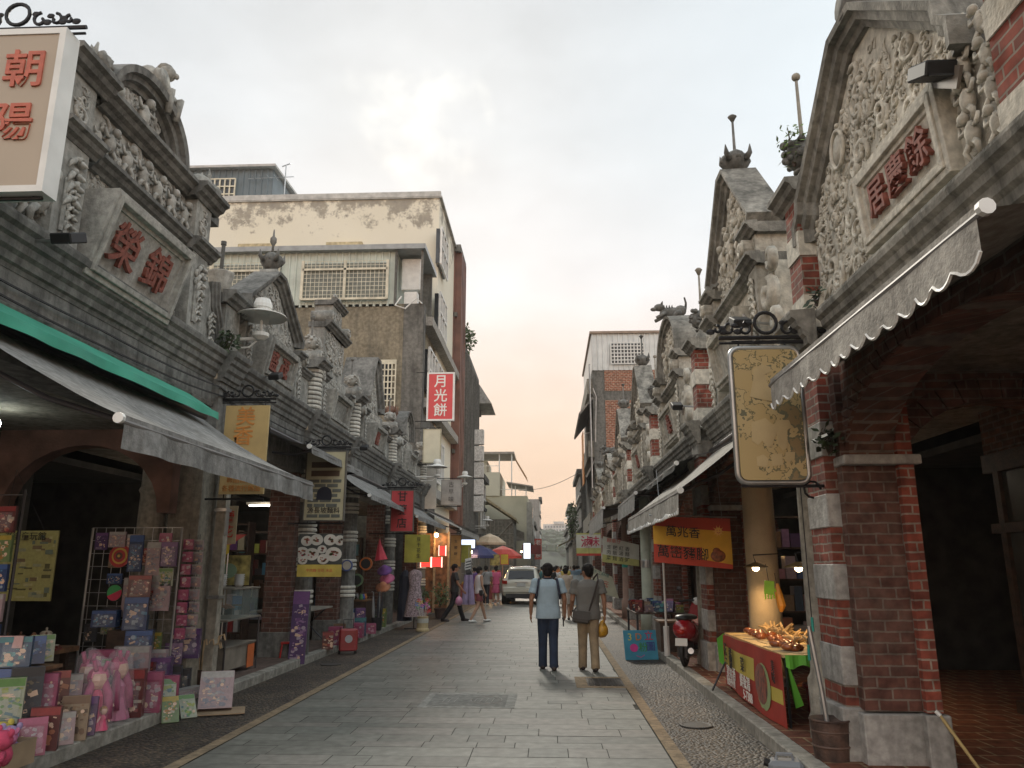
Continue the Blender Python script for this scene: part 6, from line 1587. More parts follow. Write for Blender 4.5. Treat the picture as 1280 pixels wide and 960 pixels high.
def packet(label, loc, w, h, c, rz, tilt, group='bright packets leaning on the kerb'):
 toy_box(label, loc, w, h, .03, c, rz, tilt, group=group, window=False, name='toy_packet', cat='toy packet')
packet('lime-green packet with rounded top, upper one leaning on the left kerb', (-4.12, 8.62, .12), .20, .30, 'green', .55, -.3)
packet('olive and yellow packet, lower left one leaning on the left kerb', (-3.98, 8.48, .003), .17, .28, 'yellow', .6, -.55)
packet('pale yellow and sky-blue packet sliding onto the cobbles at right', (-3.90, 8.74, .003), .17, .27, 'green', .75, -.65)
def comic_box():
 t = toy_box('big box of small comic figures tilted back on a cardboard sheet in the gutter', (-3.78, 9.12, .03), .36, .40, .16, 'white', .35, -.30, window=False, nx=7, nz=7)
 s = thing('cardboard_sheet', 'flat brown cardboard sheet under the box of small figures in the gutter', 'cardboard', (0, 0, 0)); mb = MB(); mb.box(-.33, .33, -.22, .2, 0, .008); mb.build('sheet', MC['cardboard'], s); mb = MB(); mb.box(-.33, .33, -.26, -.222, .002, .012); mb.build('flap', MC['cardboard'], s); place(s, (-3.78, 9.1, .012), .35)
comic_box()
def wares_table():
 t = thing('wares_table', 'long dark wooden table of carved wares inside the first left arcade', 'table', (-5.6, 8.2, Zf))
 mb = MB(); mb.box(-7.0, -4.95, 7.45, 8.3, .74, .79); mb.build('table_top', WOOD, t)
 mb = MB(); mb.box(-6.95, -5.0, 7.5, 7.53, .5, .74); mb.build('apron', WOODD, t)
 for x in (-6.9, -5.05):
  for y in (7.52, 8.22): q = MB(); q.box(x-.03, x+.03, y-.03, y+.03, Zf, .74); q.build('leg', WOODD, t)
 r = random.Random(9)
 cs = ((.14, .05, .02), (.22, .09, .035), (.09, .04, .02), (.30, .17, .08), (.40, .34, .26), (.20, .03, .02))
 kinds = ('brown lidded pot', 'dark carved gourd', 'small amber jar', 'pale wooden bowl', 'reddish teapot', 'stacked brown tray')
 where = ('at the left end', 'left of centre', 'in the middle', 'right of centre', 'at the right end')
 n = 0
 for i in range(5):
  for j in range(6):
   x = -6.8+i*.4+.07*r.random()+j*.0; x += (j % 3)*.12; y = 7.6+.2*(j//3)+.1*r.random()
   k = kinds[j]; c = cs[j]
   th = thing('wooden_ware', '%s %s of the dark wares table' % (k, where[i]), 'pot' if j != 5 else 'tray', (0, 0, 0), 'carved wares on the dark table')
   mb = MB(); s = .8+.5*r.random()
   if j in (0, 2, 4): mb.lathe([(.03*s, 0), (.055*s, .03*s), (.06*s, .07*s), (.04*s, .11*s), (.045*s, .12*s)], n=12)
   elif j == 1: mb.lathe([(.02*s, 0), (.05*s, .04*s), (.03*s, .09*s), (.04*s, .13*s), (.01*s, .18*s)], n=12)
   elif j == 3: mb.lathe([(.03*s, 0), (.08*s, .05*s), (.085*s, .06*s), (.07*s, .05*s), (.02*s, .015)], n=14)
   else: mb.cbox((0, 0, .012), (.2*s, .14*s, .024), rz=r.random()); mb.cbox((0, 0, .035), (.18*s, .12*s, .02), rz=r.random())
   mb.build('body', mat('ware_%d' % j, c, .4, var=.3, scale=12), th, smooth=j != 5)
   if j in (0, 2, 4):
    q = MB(); q.lathe([(.046*s, .12*s), (.03*s, .135*s), (.008, .14*s), (.012, .16*s), (.0, .165*s)], n=10); q.build('lid', mat('ware_%d' % j, c), th, smooth=True)
   elif j == 5: q = MB(); q.cbox((0, 0, .05), (.16*s, .1*s, .008)); q.build('card', mat('ware_card', (.5, .47, .4), .6), th)
   else: q = MB(); q.lathe([(.02, .001), (.025, .004), (.02, .008)], n=8); q.build('foot', WOODD, th)
   place(th, (x, y, .79), r.random()*3)
 b = thing('poster_board', 'yellow-green printed notice board hanging behind the wares table', 'board', (-6.2, 8.75, 1.6))
 mb = MB(); mb.box(-6.38, -5.62, 8.74, 8.76, 1.22, 2.0); cols = [(.38, .37, .14)]*6
 for k in range(60):
  x = -6.34+.68*r.random(); z = 1.25+.68*r.random(); w, h = .03+.09*r.random(), .012+.05*r.random()
  mb.add([(x, 8.737-.0002*k, z), (min(-5.64, x+w), 8.737-.0002*k, z), (min(-5.64, x+w), 8.737-.0002*k, z+h), (x, 8.737-.0002*k, z+h)], [(0,1,2,3)]); cols.append(r.choice(((.12, .12, .05), (.45, .44, .22), (.20, .15, .08), (.3, .32, .2), (.15, .2, .15))))
 o = mb.build('printed_sheet', PRINT, b, normals=False); setcol(o, cols)
 text('老街童玩館', .10, INKK, b, (-6.0, 8.72, 1.93), (1, 0, 0), (0, 0, 1), ext=.002)
 mb = MB(); mb.tube([(-6.3, 8.75, 2.0), (-6.2, 8.7, 2.7), (-5.8, 8.75, 2.0)], .004, 4); mb.build('string', IRON, b)
wares_table()
def toy_rack():
 t = thing('display_rack', 'wire mesh rack full of hanging toy cards before the first left pier', 'rack', (-4.9, 9.1, Zf))
 mb = MB(); Y = 9.12
 for x in (-5.45, -4.36): mb.tube([(x, Y, Zf), (x, Y, 2.05)], .014, 6)
 mb.build('post', STEEL, t)
 mb = MB()
 for k in range(10): mb.tube([(-5.45, Y, .7+.15*k), (-4.36, Y, .7+.15*k)], .004, 4)
 for k in range(10): mb.tube([(-5.4+.115*k, Y, .6), (-5.4+.115*k, Y, 2.05)], .004, 4)
 mb.build('mesh', STEEL, t)
 def disc(label, x, z, rr, rings, extra=None):
  d = thing('toy_shield', label, 'toy', (x, Y-.06, z), 'round toys on the mesh rack')
  for k, (q, m) in enumerate(rings):
   b = MB(); pts = [(x+rr*q*math.cos(2*PI*i/24), z+rr*q*math.sin(2*PI*i/24)) for i in range(24)]; b.plate(pts, Y-.06-.006*k, Y-.045, 'xz'); b.build('disc' if k == 0 else 'ring', m, d)
  b = MB(); b.tube([(x, Y-.05, z+rr), (x, Y-.02, z+rr+.05)], .003, 4); b.build('hook', STEEL, d)
  return d
 sr = mat('toy_red', (.38, .03, .03), .35, coat=.4); sw = mat('toy_gold', (.5, .33, .06), .4); sb = mat('toy_brown', (.10, .04, .03), .4); sg = mat('toy_green', (.05, .35, .1), .4)
 disc('round red toy shield with gold ring and dark centre, high on the mesh rack', -5.05, 1.72, .13, ((1, sr), (.72, sw), (.55, sr), (.32, sb), (.12, sw)))
 d = disc('round green and red toy target with black rim, lower on the mesh rack', -5.06, 1.30, .105, ((1, BLACK), (.85, sg)))
 b = MB(); pts = [(-5.06+.088*math.cos(a), 1.30+.088*math.sin(a)) for a in [R(-155)+R(180)*i/12 for i in range(13)]]; b.plate(pts, Y-.076, Y-.066, 'xz'); b.build('red_half', mat('toy_scarlet', (.5, .03, .08), .4), d)
 G = 'carded toys hanging on the mesh rack'
 L_ = [('sky-blue carded doll, tallest card on the mesh rack', -4.86, 1.56, .17, .42, 'blue', 1), ('grey blister card above the red toy shield', -5.1, 1.84, .2, .18, 'white', 0),
    ('tall pale sticker sheet under the sky-blue card', -4.86, 1.05, .20, .44, 'white', 0), ('long white card of tiny figures, upper right of rack', -4.64, 1.52, .17, .38, 'white', 0),
    ('wide grey sheet of tiny transfers at the right of rack', -4.55, 1.12, .30, .40, 'white', 0), ('purple card with dolls at the top right of rack', -4.46, 1.62, .20, .28, 'purple', 1),
    ('dark green card below the purple doll card', -4.47, 1.40, .17, .2, 'green', 0), ('navy card under the round red toy shield', -5.08, 1.42, .18, .12, 'blue', 0),
    ('little red and gold fan card beside the tall sticker sheet', -4.66, 1.18, .13, .17, 'red', 0), ('black and silver card under the green and red target', -5.08, .98, .2, .18, 'black', 0)]
 for lab, x, z, w, h, c, wdw in L_: toy_box(lab, (x, Y-.06, z-.02), w, h, .02, c, 0, group=G, window=bool(wdw), name='toy_card', cat='toy card', nx=5, nz=7)
 r = random.Random(12)
 for j, (x, y, nm, c) in enumerate(((-4.30, 9.2, 'outermost', 'pink'), (-4.24, 9.36, 'second', 'white'), (-4.33, 9.5, 'innermost', 'purple'))):
  s = thing('packet_strip', '%s of the three hanging strips of %s packets at the end of the mesh rack' % (nm, c if c != 'white' else 'pale'), 'packet strip', (x, y, 1.9), 'hanging packet strips')
  b = MB(); b.tube([(x, y, 1.98), (x, y, .75)], .003, 4); b.build('string', IRON, s)
  for k in range(8):
   q = MB(); cols = [PAL[c][3]]*6; z = .78+.145*k; w = .06; o2 = .02*r.uniform(-1, 1)
   q.box(x-w, x+w, y-.02+o2, y+.0+o2, z, z+.12); printed(q, cols, x-w, x+w, z, z+.12, y-.02+o2, PAL[c], r, 2, 2)
   ob = q.build('packet', PRINT, s, normals=False); setcol(ob, cols)
toy_rack()
def left_edge_rack():
 G = 'packets on the rack at the left edge'
 t = thing('display_rack', 'dark rack crammed with blue and red packets at the left edge of the view', 'rack', (-5.2, 7.0, Zf))
 mb = MB(); mb.tube([(-4.88, 7.0, Zf), (-4.88, 7.0, 2.3)], .015, 6); mb.tube([(-5.6, 7.0, Zf), (-5.6, 7.0, 2.3)], .015, 6); mb.build('post', DARKM, t)
 mb = MB(); [mb.tube([(-5.6, 7.0, z), (-4.88, 7.0, z)], .006, 4) for z in (.6, 1.0, 1.4, 1.8, 2.25)]; mb.build('rail', DARKM, t)
 cs = ['red', 'blue', 'yellow', 'blue', 'blue', 'blue', 'white', 'purple', 'blue', 'teal']
 nm = ['red and black packet with gold corner', 'dark blue packet', 'round orange-faced packet', 'glossy blue packet', 'navy packet', 'blue packet with white dots', 'pale packet with red writing', 'violet packet', 'bright blue packet', 'teal packet']
 k = 0
 for row, z in enumerate((1.98, 1.72, 1.46, 1.2, .94)):
  for q in range(2):
   x = -4.98-.25*q
   toy_box('%s, %s hook of row %d down the left-edge rack' % (nm[k], ('right', 'left')[q], row+1), (x, 6.93, z-.08), .22, .24, .03, cs[k], .1*(1 if q else -1), group=G, window=(k % 3 == 0), name='toy_packet', cat='toy packet'); k += 1
left_edge_rack()
def sword_bucket():
 t = thing('toy_sword_bin', 'bundle of pale wooden toy swords leaning in a dark tub right of the pony box', 'toy swords', (0, 0, 0))
 mb = MB(); mb.lathe([(.10, 0), (.12, .22), (.11, .22), (.09, .02)], n=14); mb.build('bin', WOODD, t)
 r = random.Random(2)
 for k in range(12):
  a = 2*PI*k/12; q = MB(); h = .5+.12*r.random(); q.tube([(.05*math.cos(a), .05*math.sin(a), .03), (.13*math.cos(a)+.04, .13*math.sin(a), h)], [.012, .014], 5); q.tube([(.13*math.cos(a)+.04, .13*math.sin(a), h), (.16*math.cos(a)+.07, .14*math.sin(a), h+.02), (.17*math.cos(a)+.08, .14*math.sin(a), h-.05)], .01, 5); q.build('sword', WOODL, t)
 place(t, (-4.38, 10.1, Zf))
sword_bucket()
def food_counter():
 t = thing('food_counter', 'glass-fronted snack counter with pale cabinet base in the second left shophouse', 'counter', (-4.9, 11.4, Zf))
 mb = MB(); mb.box(-5.35, -4.45, 10.9, 12.0, .2, .5); mb.build('base_cabinet', mat('cabinet_pale', (.24, .21, .17), .6, var=.3), t)
 mb = MB(); mb.box(-5.35, -4.43, 10.85, 12.02, .5, .52); mb.box(-5.4, -4.4, 10.8, 12.05, .86, .88); mb.box(-5.2, -4.42, 11.0, 12.0, 1.28, 1.30); mb.build('shelf', mat('counter_shelf', (.20, .18, .15), .4), t)
 mb = MB(); mb.box(-5.18, -4.45, 11.02, 11.03, .88, 1.28); mb.box(-4.45, -4.44, 11.02, 11.98, .88, 1.28); mb.build('glass_pane', glass('counter_glass', (.4, .5, .48), .05, .15), t)
 mb = MB()
 for x, y in ((-5.38, 10.82), (-4.42, 10.82), (-5.38, 12.03), (-4.42, 12.03)): mb.tube([(x, y, Zf), (x, y, .86)], .014, 5)
 mb.tube([(-5.3, 10.8, Zf), (-4.7, 10.78, .86)], .012, 5); mb.build('frame', DARKM, t)
 mb = MB(); mb.box(-4.436, -4.43, 11.7, 11.95, .16, .48); mb.build('orange_sticker', mat('orange_sticker', (.65, .16, .04), .5), t)
 r = random.Random(6); bw = mat('white_bowl', (.66, .66, .64), .3)
 for i, (x, y) in enumerate(((-4.95, 11.2), (-4.72, 11.25), (-4.6, 11.6))):
  s = thing('bowl_stack', 'stack of white bowls, %s on the snack counter' % ('leftmost', 'middle', 'rightmost')[i], 'bowl stack', (0, 0, 0), 'bowls on the snack counter')
  for k in range(6):
   b = MB(); b.lathe([(.035, .0), (.075, .045), (.078, .05), (.03, .008)], (0, 0, .028*k), 14); b.build('bowl', bw, s, smooth=True)
  place(s, (x, y, 1.30))
 b = thing('sauce_bottle', 'red sauce bottle with white cap on the snack counter', 'bottle', (0, 0, 0)); mb = MB(); mb.lathe([(.03, 0), (.032, .1), (.02, .13), (.0, .13)], n=10); mb.build('body', mat('sauce_red', (.42, .03, .02), .3), b); mb = MB(); mb.lathe([(.018, .13), (.015, .16), (.0, .165)], n=8); mb.build('cap', WHITE, b); place(b, (-4.85, 10.87, .88), s=1.3)
 b = thing('paper_bag', 'crumpled white paper bag lying on the snack counter', 'bag', (0, 0, 0)); mb = MB(); mb.ball((0, 0, .05), (.14, .08, .05), 9, 6); mb.ball((.08, .02, .05), (.07, .06, .06), 7, 5); mb.build('bag', mat('paper_white', (.55, .58, .6), .7), b); mb = MB(); mb.tube([(-.1, 0, .06), (-.2, .02, .04)], [.05, .03], 6); mb.build('twisted_end', MC['paper_white'], b); place(b, (-5.1, 10.88, .88), .3)
 a = thing('stall_canopy', 'small red and yellow scalloped stall canopy inside the second left arcade', 'canopy', (-5.6, 12.3, 2))
 mb = MB(); mb.add([(-5.9, 12.0, 1.92), (-4.95, 12.0, 1.92), (-5.05, 12.9, 2.12), (-5.8, 12.9, 2.12)], [(0,1,2,3)]); mb.build('red_top', mat('canopy_red', (.40, .03, .02), .7), a)
 mb = MB(); n = 30; vs = [(-5.9+.95*i/n, 11.99, 1.93) for i in range(n+1)]+[(-5.9+.95*i/n, 11.98, 1.80-.03*abs(math.sin(PI*6*i/n))) for i in range(n+1)]
 mb.add(vs, [(i, i+1, n+2+i, n+1+i) for i in range(n)]); mb.build('yellow_valance', mat('canopy_yellow', (.55, .40, .04), .7), a, normals=False)
 mb = MB(); mb.tube([(-5.88, 12.0, Zf), (-5.88, 12.0, 1.92)], .012, 5); mb.tube([(-4.97, 12.0, Zf), (-4.97, 12.0, 1.92)], .012, 5); mb.build('post', STEEL, a)
 c = thing('menu_poster', 'yellow menu poster with green plate picture behind the snack counter', 'poster', (-5.5, 12.9, 1.5)); mb = MB(); mb.box(-5.85, -4.95, 12.88, 12.9, 1.3, 1.78); mb.build('sheet', mat('menu_yellow', (.40, .33, .10), .6, var=.5, scale=7), c); mb = MB(); mb.plate([(-5.3+.14*math.cos(2*PI*i/16), 1.53+.12*math.sin(2*PI*i/16)) for i in range(16)], 12.872, 12.879, 'xz'); mb.build('printed_plate', mat('plate_green', (.2, .3, .2), .5), c)
food_counter()
def purple_board():
 t = toy_box('tall purple and white printed poster board leaning on the second left pier', (-4.16, 13.15, .04), .27, 1.16, .03, 'purple', .1, -.13, group='leaning poster boards', window=False, name='poster_board', cat='poster board', nx=4, nz=12)
 s = thing('folding_stool', 'red plastic stool behind the foot of the purple poster board', 'stool', (0, 0, 0)); mb = MB(); mb.box(-.14, .14, -.14, .14, .22, .25); mb.build('seat', mat('stool_red', (.5, .03, .03), .4), s)
 for q in (-1, 1):
  for w in (-1, 1): b = MB(); b.tube([(q*.12, w*.12, .22), (q*.14, w*.14, 0)], .015, 5); b.build('leg', MC['stool_red'], s)
 place(s, (-4.35, 13.45, Zf))
purple_board()
def red_case():
 t = thing('toy_trolley_case', 'dark red toy trolley case with round badge on the cobbles at left', 'trolley case', (0, 0, 0))
 m = mat('case_red', (.28, .02, .025), .35, coat=.3)
 mb = MB(); mb.box(-.17, .17, -.1, .1, .06, .46); mb.build('shell', m, t, bevel=.03)
 mb = MB();
 for x in (-.13, .13): mb.box(x-.015, x+.015, -.115, -.1, .08, .44)
 mb.box(-.13, .13, -.115, -.1, .08, .1); mb.build('rib', m, t)
 mb = MB(); mb.lathe([(.07, 0), (.07, .012), (0, .014)], n=16); mb.v = [(x, -.1-z, .28+y) for x, y, z in mb.v]; mb.build('badge', mat('badge_pale', (.4, .42, .45), .4), t)
 mb = MB(); mb.tube([(-.09, .05, .46), (-.09, .05, .62), (.09, .05, .62), (.09, .05, .46)], .01, 5); mb.build('handle', DARKM, t)
 for q in (-1, 1): b = MB(); b.tube([(q*.15-.02, .05, .035), (q*.15+.02, .05, .035)], .035, 10); b.build('wheel', BLACK, t)
 place(t, (-3.78, 15.0, 0.002), .35)
red_case()
def second_row_goods():
 """tables, hats, drums and boxes before the third to fifth left shophouses"""
 t = thing('folding_table', 'dark folding table with thin top, empty underneath, third left shophouse', 'table', (-4.7, 15, Zf))
 mb = MB(); mb.box(-5.3, -4.35, 13.9, 15.9, .80, .83); mb.build('table_top', mat('table_grey', (.28, .26, .22), .5), t)
 for (x, y) in ((-4.4, 14.0), (-4.4, 15.8)): q = MB(); q.tube([(x, y, Zf), (x-.75, y+.0, .8)], .014, 5); q.tube([(x-.8, y, Zf), (x-.05, y, .8)], .014, 5); q.build('leg', DARKM, t)
 r = random.Random(21)
 labs = [('pink and white toy box behind the dark red trolley case', 'pink', -4.15, 15.5, .26, .34), ('crimson toy box against the dark red trolley case', 'red', -4.1, 14.75, .2, .3), ('brown wooden crossbow box right of the trolley case', 'brown', -4.22, 16.0, .24, .36),
   ('aqua packet box in the pile before the fourth left shophouse', 'teal', -4.18, 17.6, .26, .38), ('pale pink box at the front of the pile, fourth left shophouse', 'pink', -4.12, 17.1, .26, .30), ('rose-coloured box low at the right of that pile', 'pink', -4.1, 18.1, .30, .22), ('lilac box on top of the aqua one', 'purple', -4.2, 17.6, .22, .2),
   ('white and pink box beside the aqua packet box', 'white', -4.35, 17.2, .26, .5), ('blue box farthest back in the pile', 'blue', -4.45, 17.9, .3, .55), ('lime yellow box before the last left pier', 'yellow', -4.2, 20.0, .2, .45), ('green box beside the lime yellow one', 'green', -4.25, 19.6, .2, .3),
   ('small violet box on the wooden crate, fourth shophouse', 'purple', -4.5, 16.6, .2, .26)]
 for lab, c, x, y, w, h in labs: toy_box(lab, (x, y, Zf if 'on top' not in lab else .5), w, h, .2, c, r.uniform(-.1, .5), window=False, nx=3, nz=4)
 for (x, y, z, q, c, lab) in ((-4.28, 16.6, 1.62, .12, (.08, .12, .3), 'small round blue toy drum hanging by the third left pier'), (-4.3, 16.9, 1.25, .09, (.45, .05, .12), 'small pink round fan under the blue toy drum'),
         (-4.25, 18.2, 1.66, .15, (.5, .14, .03), 'orange-rimmed black tambourine hanging before the fourth left shophouse'), (-4.3, 17.6, 1.3, .14, (.12, .2, .1), 'green round fan hanging left of the tambourine')):
  d = thing('toy_drum', lab, 'toy drum', (x, y, z)); b = MB(); b.tube([(x, y-.02, z), (x, y+.03, z)], q, 18); b.build('rim', mat('drum_%d' % int(c[0]*100), c, .4), d)
  b = MB(); b.tube([(x, y-.026, z), (x, y-.019, z)], q*.75, 18); b.build('skin', BLACK if 'tamb' in lab else mat('drum_skin', (.5, .47, .4), .6), d)
  b = MB(); b.tube([(x, y, z+q), (x, y, z+q+.3)], .004, 4); b.build('string', IRON, d)
 u = thing('folded_umbrella', 'folded bright red paper umbrella hanging by the fourth left shophouse', 'umbrella', (-4.1, 18.9, 1.8)); b = MB(); b.tube([(-4.1, 18.9, 2.25), (-4.1, 18.9, 2.1), (-4.05, 18.9, 1.75)], [.01, .05, .16], 8); b.build('canopy', mat('paper_red', (.6, .04, .07), .6), u); b = MB(); b.tube([(-4.11, 18.9, 2.35), (-4.05, 18.9, 1.6)], .01, 5); b.build('handle', WOOD, u)
 for (x, y, z, lab, c) in ((-4.1, 19.6, 1.5, 'purple knitted hat, topmost of the hanging hats', (.2, .08, .3)), (-4.05, 19.7, 1.3, 'pink brimmed hat below the purple one', (.6, .15, .28)), (-4.1, 19.5, 1.1, 'orange straw hat, lowest of the hanging hats', (.5, .2, .1))):
  h = thing('hat', lab, 'hat', (0, 0, 0), 'hats hung on the left'); b = MB(); b.lathe([(.19, 0), (.12, .01), (.1, .08), (.06, .13), (0, .14)], n=16); b.build('crown', mat('hat_%d' % int(c[1]*100), c, .8), h, smooth=True); b = MB(); b.lathe([(.105, .01), (.108, .03), (.103, .035)], n=16); b.build('band', BLACK, h); place(h, (x, y, z), 0, rx=.7)
 w = thing('display_crate', 'brown wooden crate table with trinkets, fourth left shophouse', 'crate', (-4.6, 17.6, Zf)); b = MB(); b.box(-4.95, -4.3, 18.6, 19.3, Zf, .8); b.build('side', WOODD, w); b = MB(); b.box(-4.98, -4.27, 18.55, 19.33, .8, .83); b.build('top', WOOD, w)
 for k in range(9):
  q = thing('trinket', '%s trinket jar in the %s row on the brown crate table' % (('red', 'white', 'green', 'gold', 'black', 'blue', 'pink', 'grey', 'orange')[k], ('front', 'middle', 'back')[k // 3]), 'jar', (0, 0, 0), 'trinkets on the brown crate'); b = MB(); b.lathe([(.04, 0), (.055, .05), (.03, .11), (.035, .13)], n=10)
  b.build('jar', mat('trinket_%d' % k, ((.4, .05, .05), (.5, .5, .46), (.08, .25, .1), (.5, .35, .1), (.03, .03, .03), (.06, .12, .4), (.55, .2, .3), (.25, .25, .25), (.55, .2, .04))[k], .4), q, smooth=True); b = MB(); b.lathe([(.036, .13), (.03, .15), (0, .155)], n=8); b.build('lid', WOODD, q); place(q, (-4.85+.2*(k % 3), 18.7+.2*(k//3), .83))
 g = thing('umbrella_stand', 'stand of folded grey and black umbrellas before the fourth left shophouse', 'umbrella stand', (-4.0, 19.2, Zf)); b = MB(); b.lathe([(.12, 0), (.14, .3), (.13, .3), (.11, .02)], (-4.12, 19.0, Zf), 14); b.build('stand', DARKM, g)
 for k in range(5):
  a = k*1.25; x, y = -4.12+.07*math.cos(a), 19.0+.07*math.sin(a); b = MB(); b.tube([(x, y, Zf+.05), (x+.03*math.cos(a), y, .55), (x+.05*math.cos(a), y, .9)], [.01, .04, .015], 6); b.tube([(x+.05*math.cos(a), y, .9), (x+.05*math.cos(a), y, 1.0), (x+.1*math.cos(a), y, 1.02)], .008, 4); b.build('umbrella', mat('umb_%d' % (k % 2), ((.03, .03, .035), (.3, .3, .3))[k % 2], .6), g)
 d = thing('dress_stand', 'pale floral dress on a dark hanger stand at the left kerb', 'dress', (-3.3, 20.9, 0))
 b = MB(); prof = [(.05, 1.52), (.16, 1.46), (.19, 1.36), (.14, 1.1), (.17, .95), (.25, .45), (.27, .32)]; n = 20
 vs = [(-3.55+q*math.cos(2*PI*i/n)*(1+.05*math.sin(5*2*PI*i/n)), 20.9+q*.75*math.sin(2*PI*i/n), z) for q, z in prof for i in range(n)]
 b.add(vs, [(j*n+i, j*n+(i+1) % n, (j+1)*n+(i+1) % n, (j+1)*n+i) for j in range(len(prof)-1) for i in range(n)]); b.build('dress', mat('floral_cloth', (.42, .32, .34), .8, var=.5, scale=30), d, smooth=True)
 b = MB(); b.tube([(-3.55, 20.9, 0.01), (-3.55, 20.9, 1.6)], .018, 6); b.tube([(-3.8, 20.9, .02), (-3.3, 20.9, .02)], .015, 5); b.build('stand', DARKM, d)
 e = thing('hanging_coat', 'long dark coat hung behind the floral dress', 'coat', (-3.85, 21.1, 0)); b = MB(); b.tube([(-3.86, 21.15, 1.5), (-3.86, 21.15, 1.35), (-3.85, 21.15, .2)], [.05, .15, .2], 10); b.build('coat', mat('navy_cloth', (.02, .022, .04), .8), e); b = MB(); b.tube([(-3.86, 21.15, 1.5), (-3.86, 21.15, 1.6)], .008, 4); b.build('hook', STEEL, e)
 p = thing('pinwheel_bin', 'beige bin stuck full of colourful pinwheels at the left kerb', 'pinwheels', (0, 0, 0)); b = MB(); b.lathe([(.17, 0), (.17, .05), (.145, .08), (.14, .34), (.15, .36), (.13, .36)], n=16); b.build('bin', mat('bin_beige', (.45, .36, .2), .6), p); b = MB(); b.lathe([(.142, .2), (.147, .21), (.147, .3), (.142, .31)], n=16); b.build('band', mat('bin_band', (.5, .5, .45), .6), p)
 for k in range(16):
  a = r.random()*6.28; q = .16*r.random()**.5; zz = .48+.28*r.random(); x, y = q*1.2*math.cos(a), q*math.sin(a)
  b = MB(); cols = []; b.tube([(q*.4*math.cos(a), q*.4*math.sin(a), .3), (x, y, zz)], .004, 3); cols += [(.6, .6, .55)]*(len(b.f))
  c = r.choice(((.6, .05, .05), (.7, .5, .05), (.08, .2, .5), (.1, .4, .15), (.6, .25, .05), (.55, .15, .4)))
  for w in range(4):
   an = w*PI/2+a; n0 = len(b.f); b.add([(x, y-.02, zz), (x+.06*math.cos(an), y-.03, zz+.06*math.sin(an)), (x+.05*math.cos(an+.9), y-.015, zz+.05*math.sin(an+.9))], [(0,1,2)]); cols += [c]*(len(b.f)-n0)
  o = b.build('pinwheel', PLASTIC, p, normals=False); setcol(o, cols)
 place(p, (-3.22, 20.3, .003))
second_row_goods()
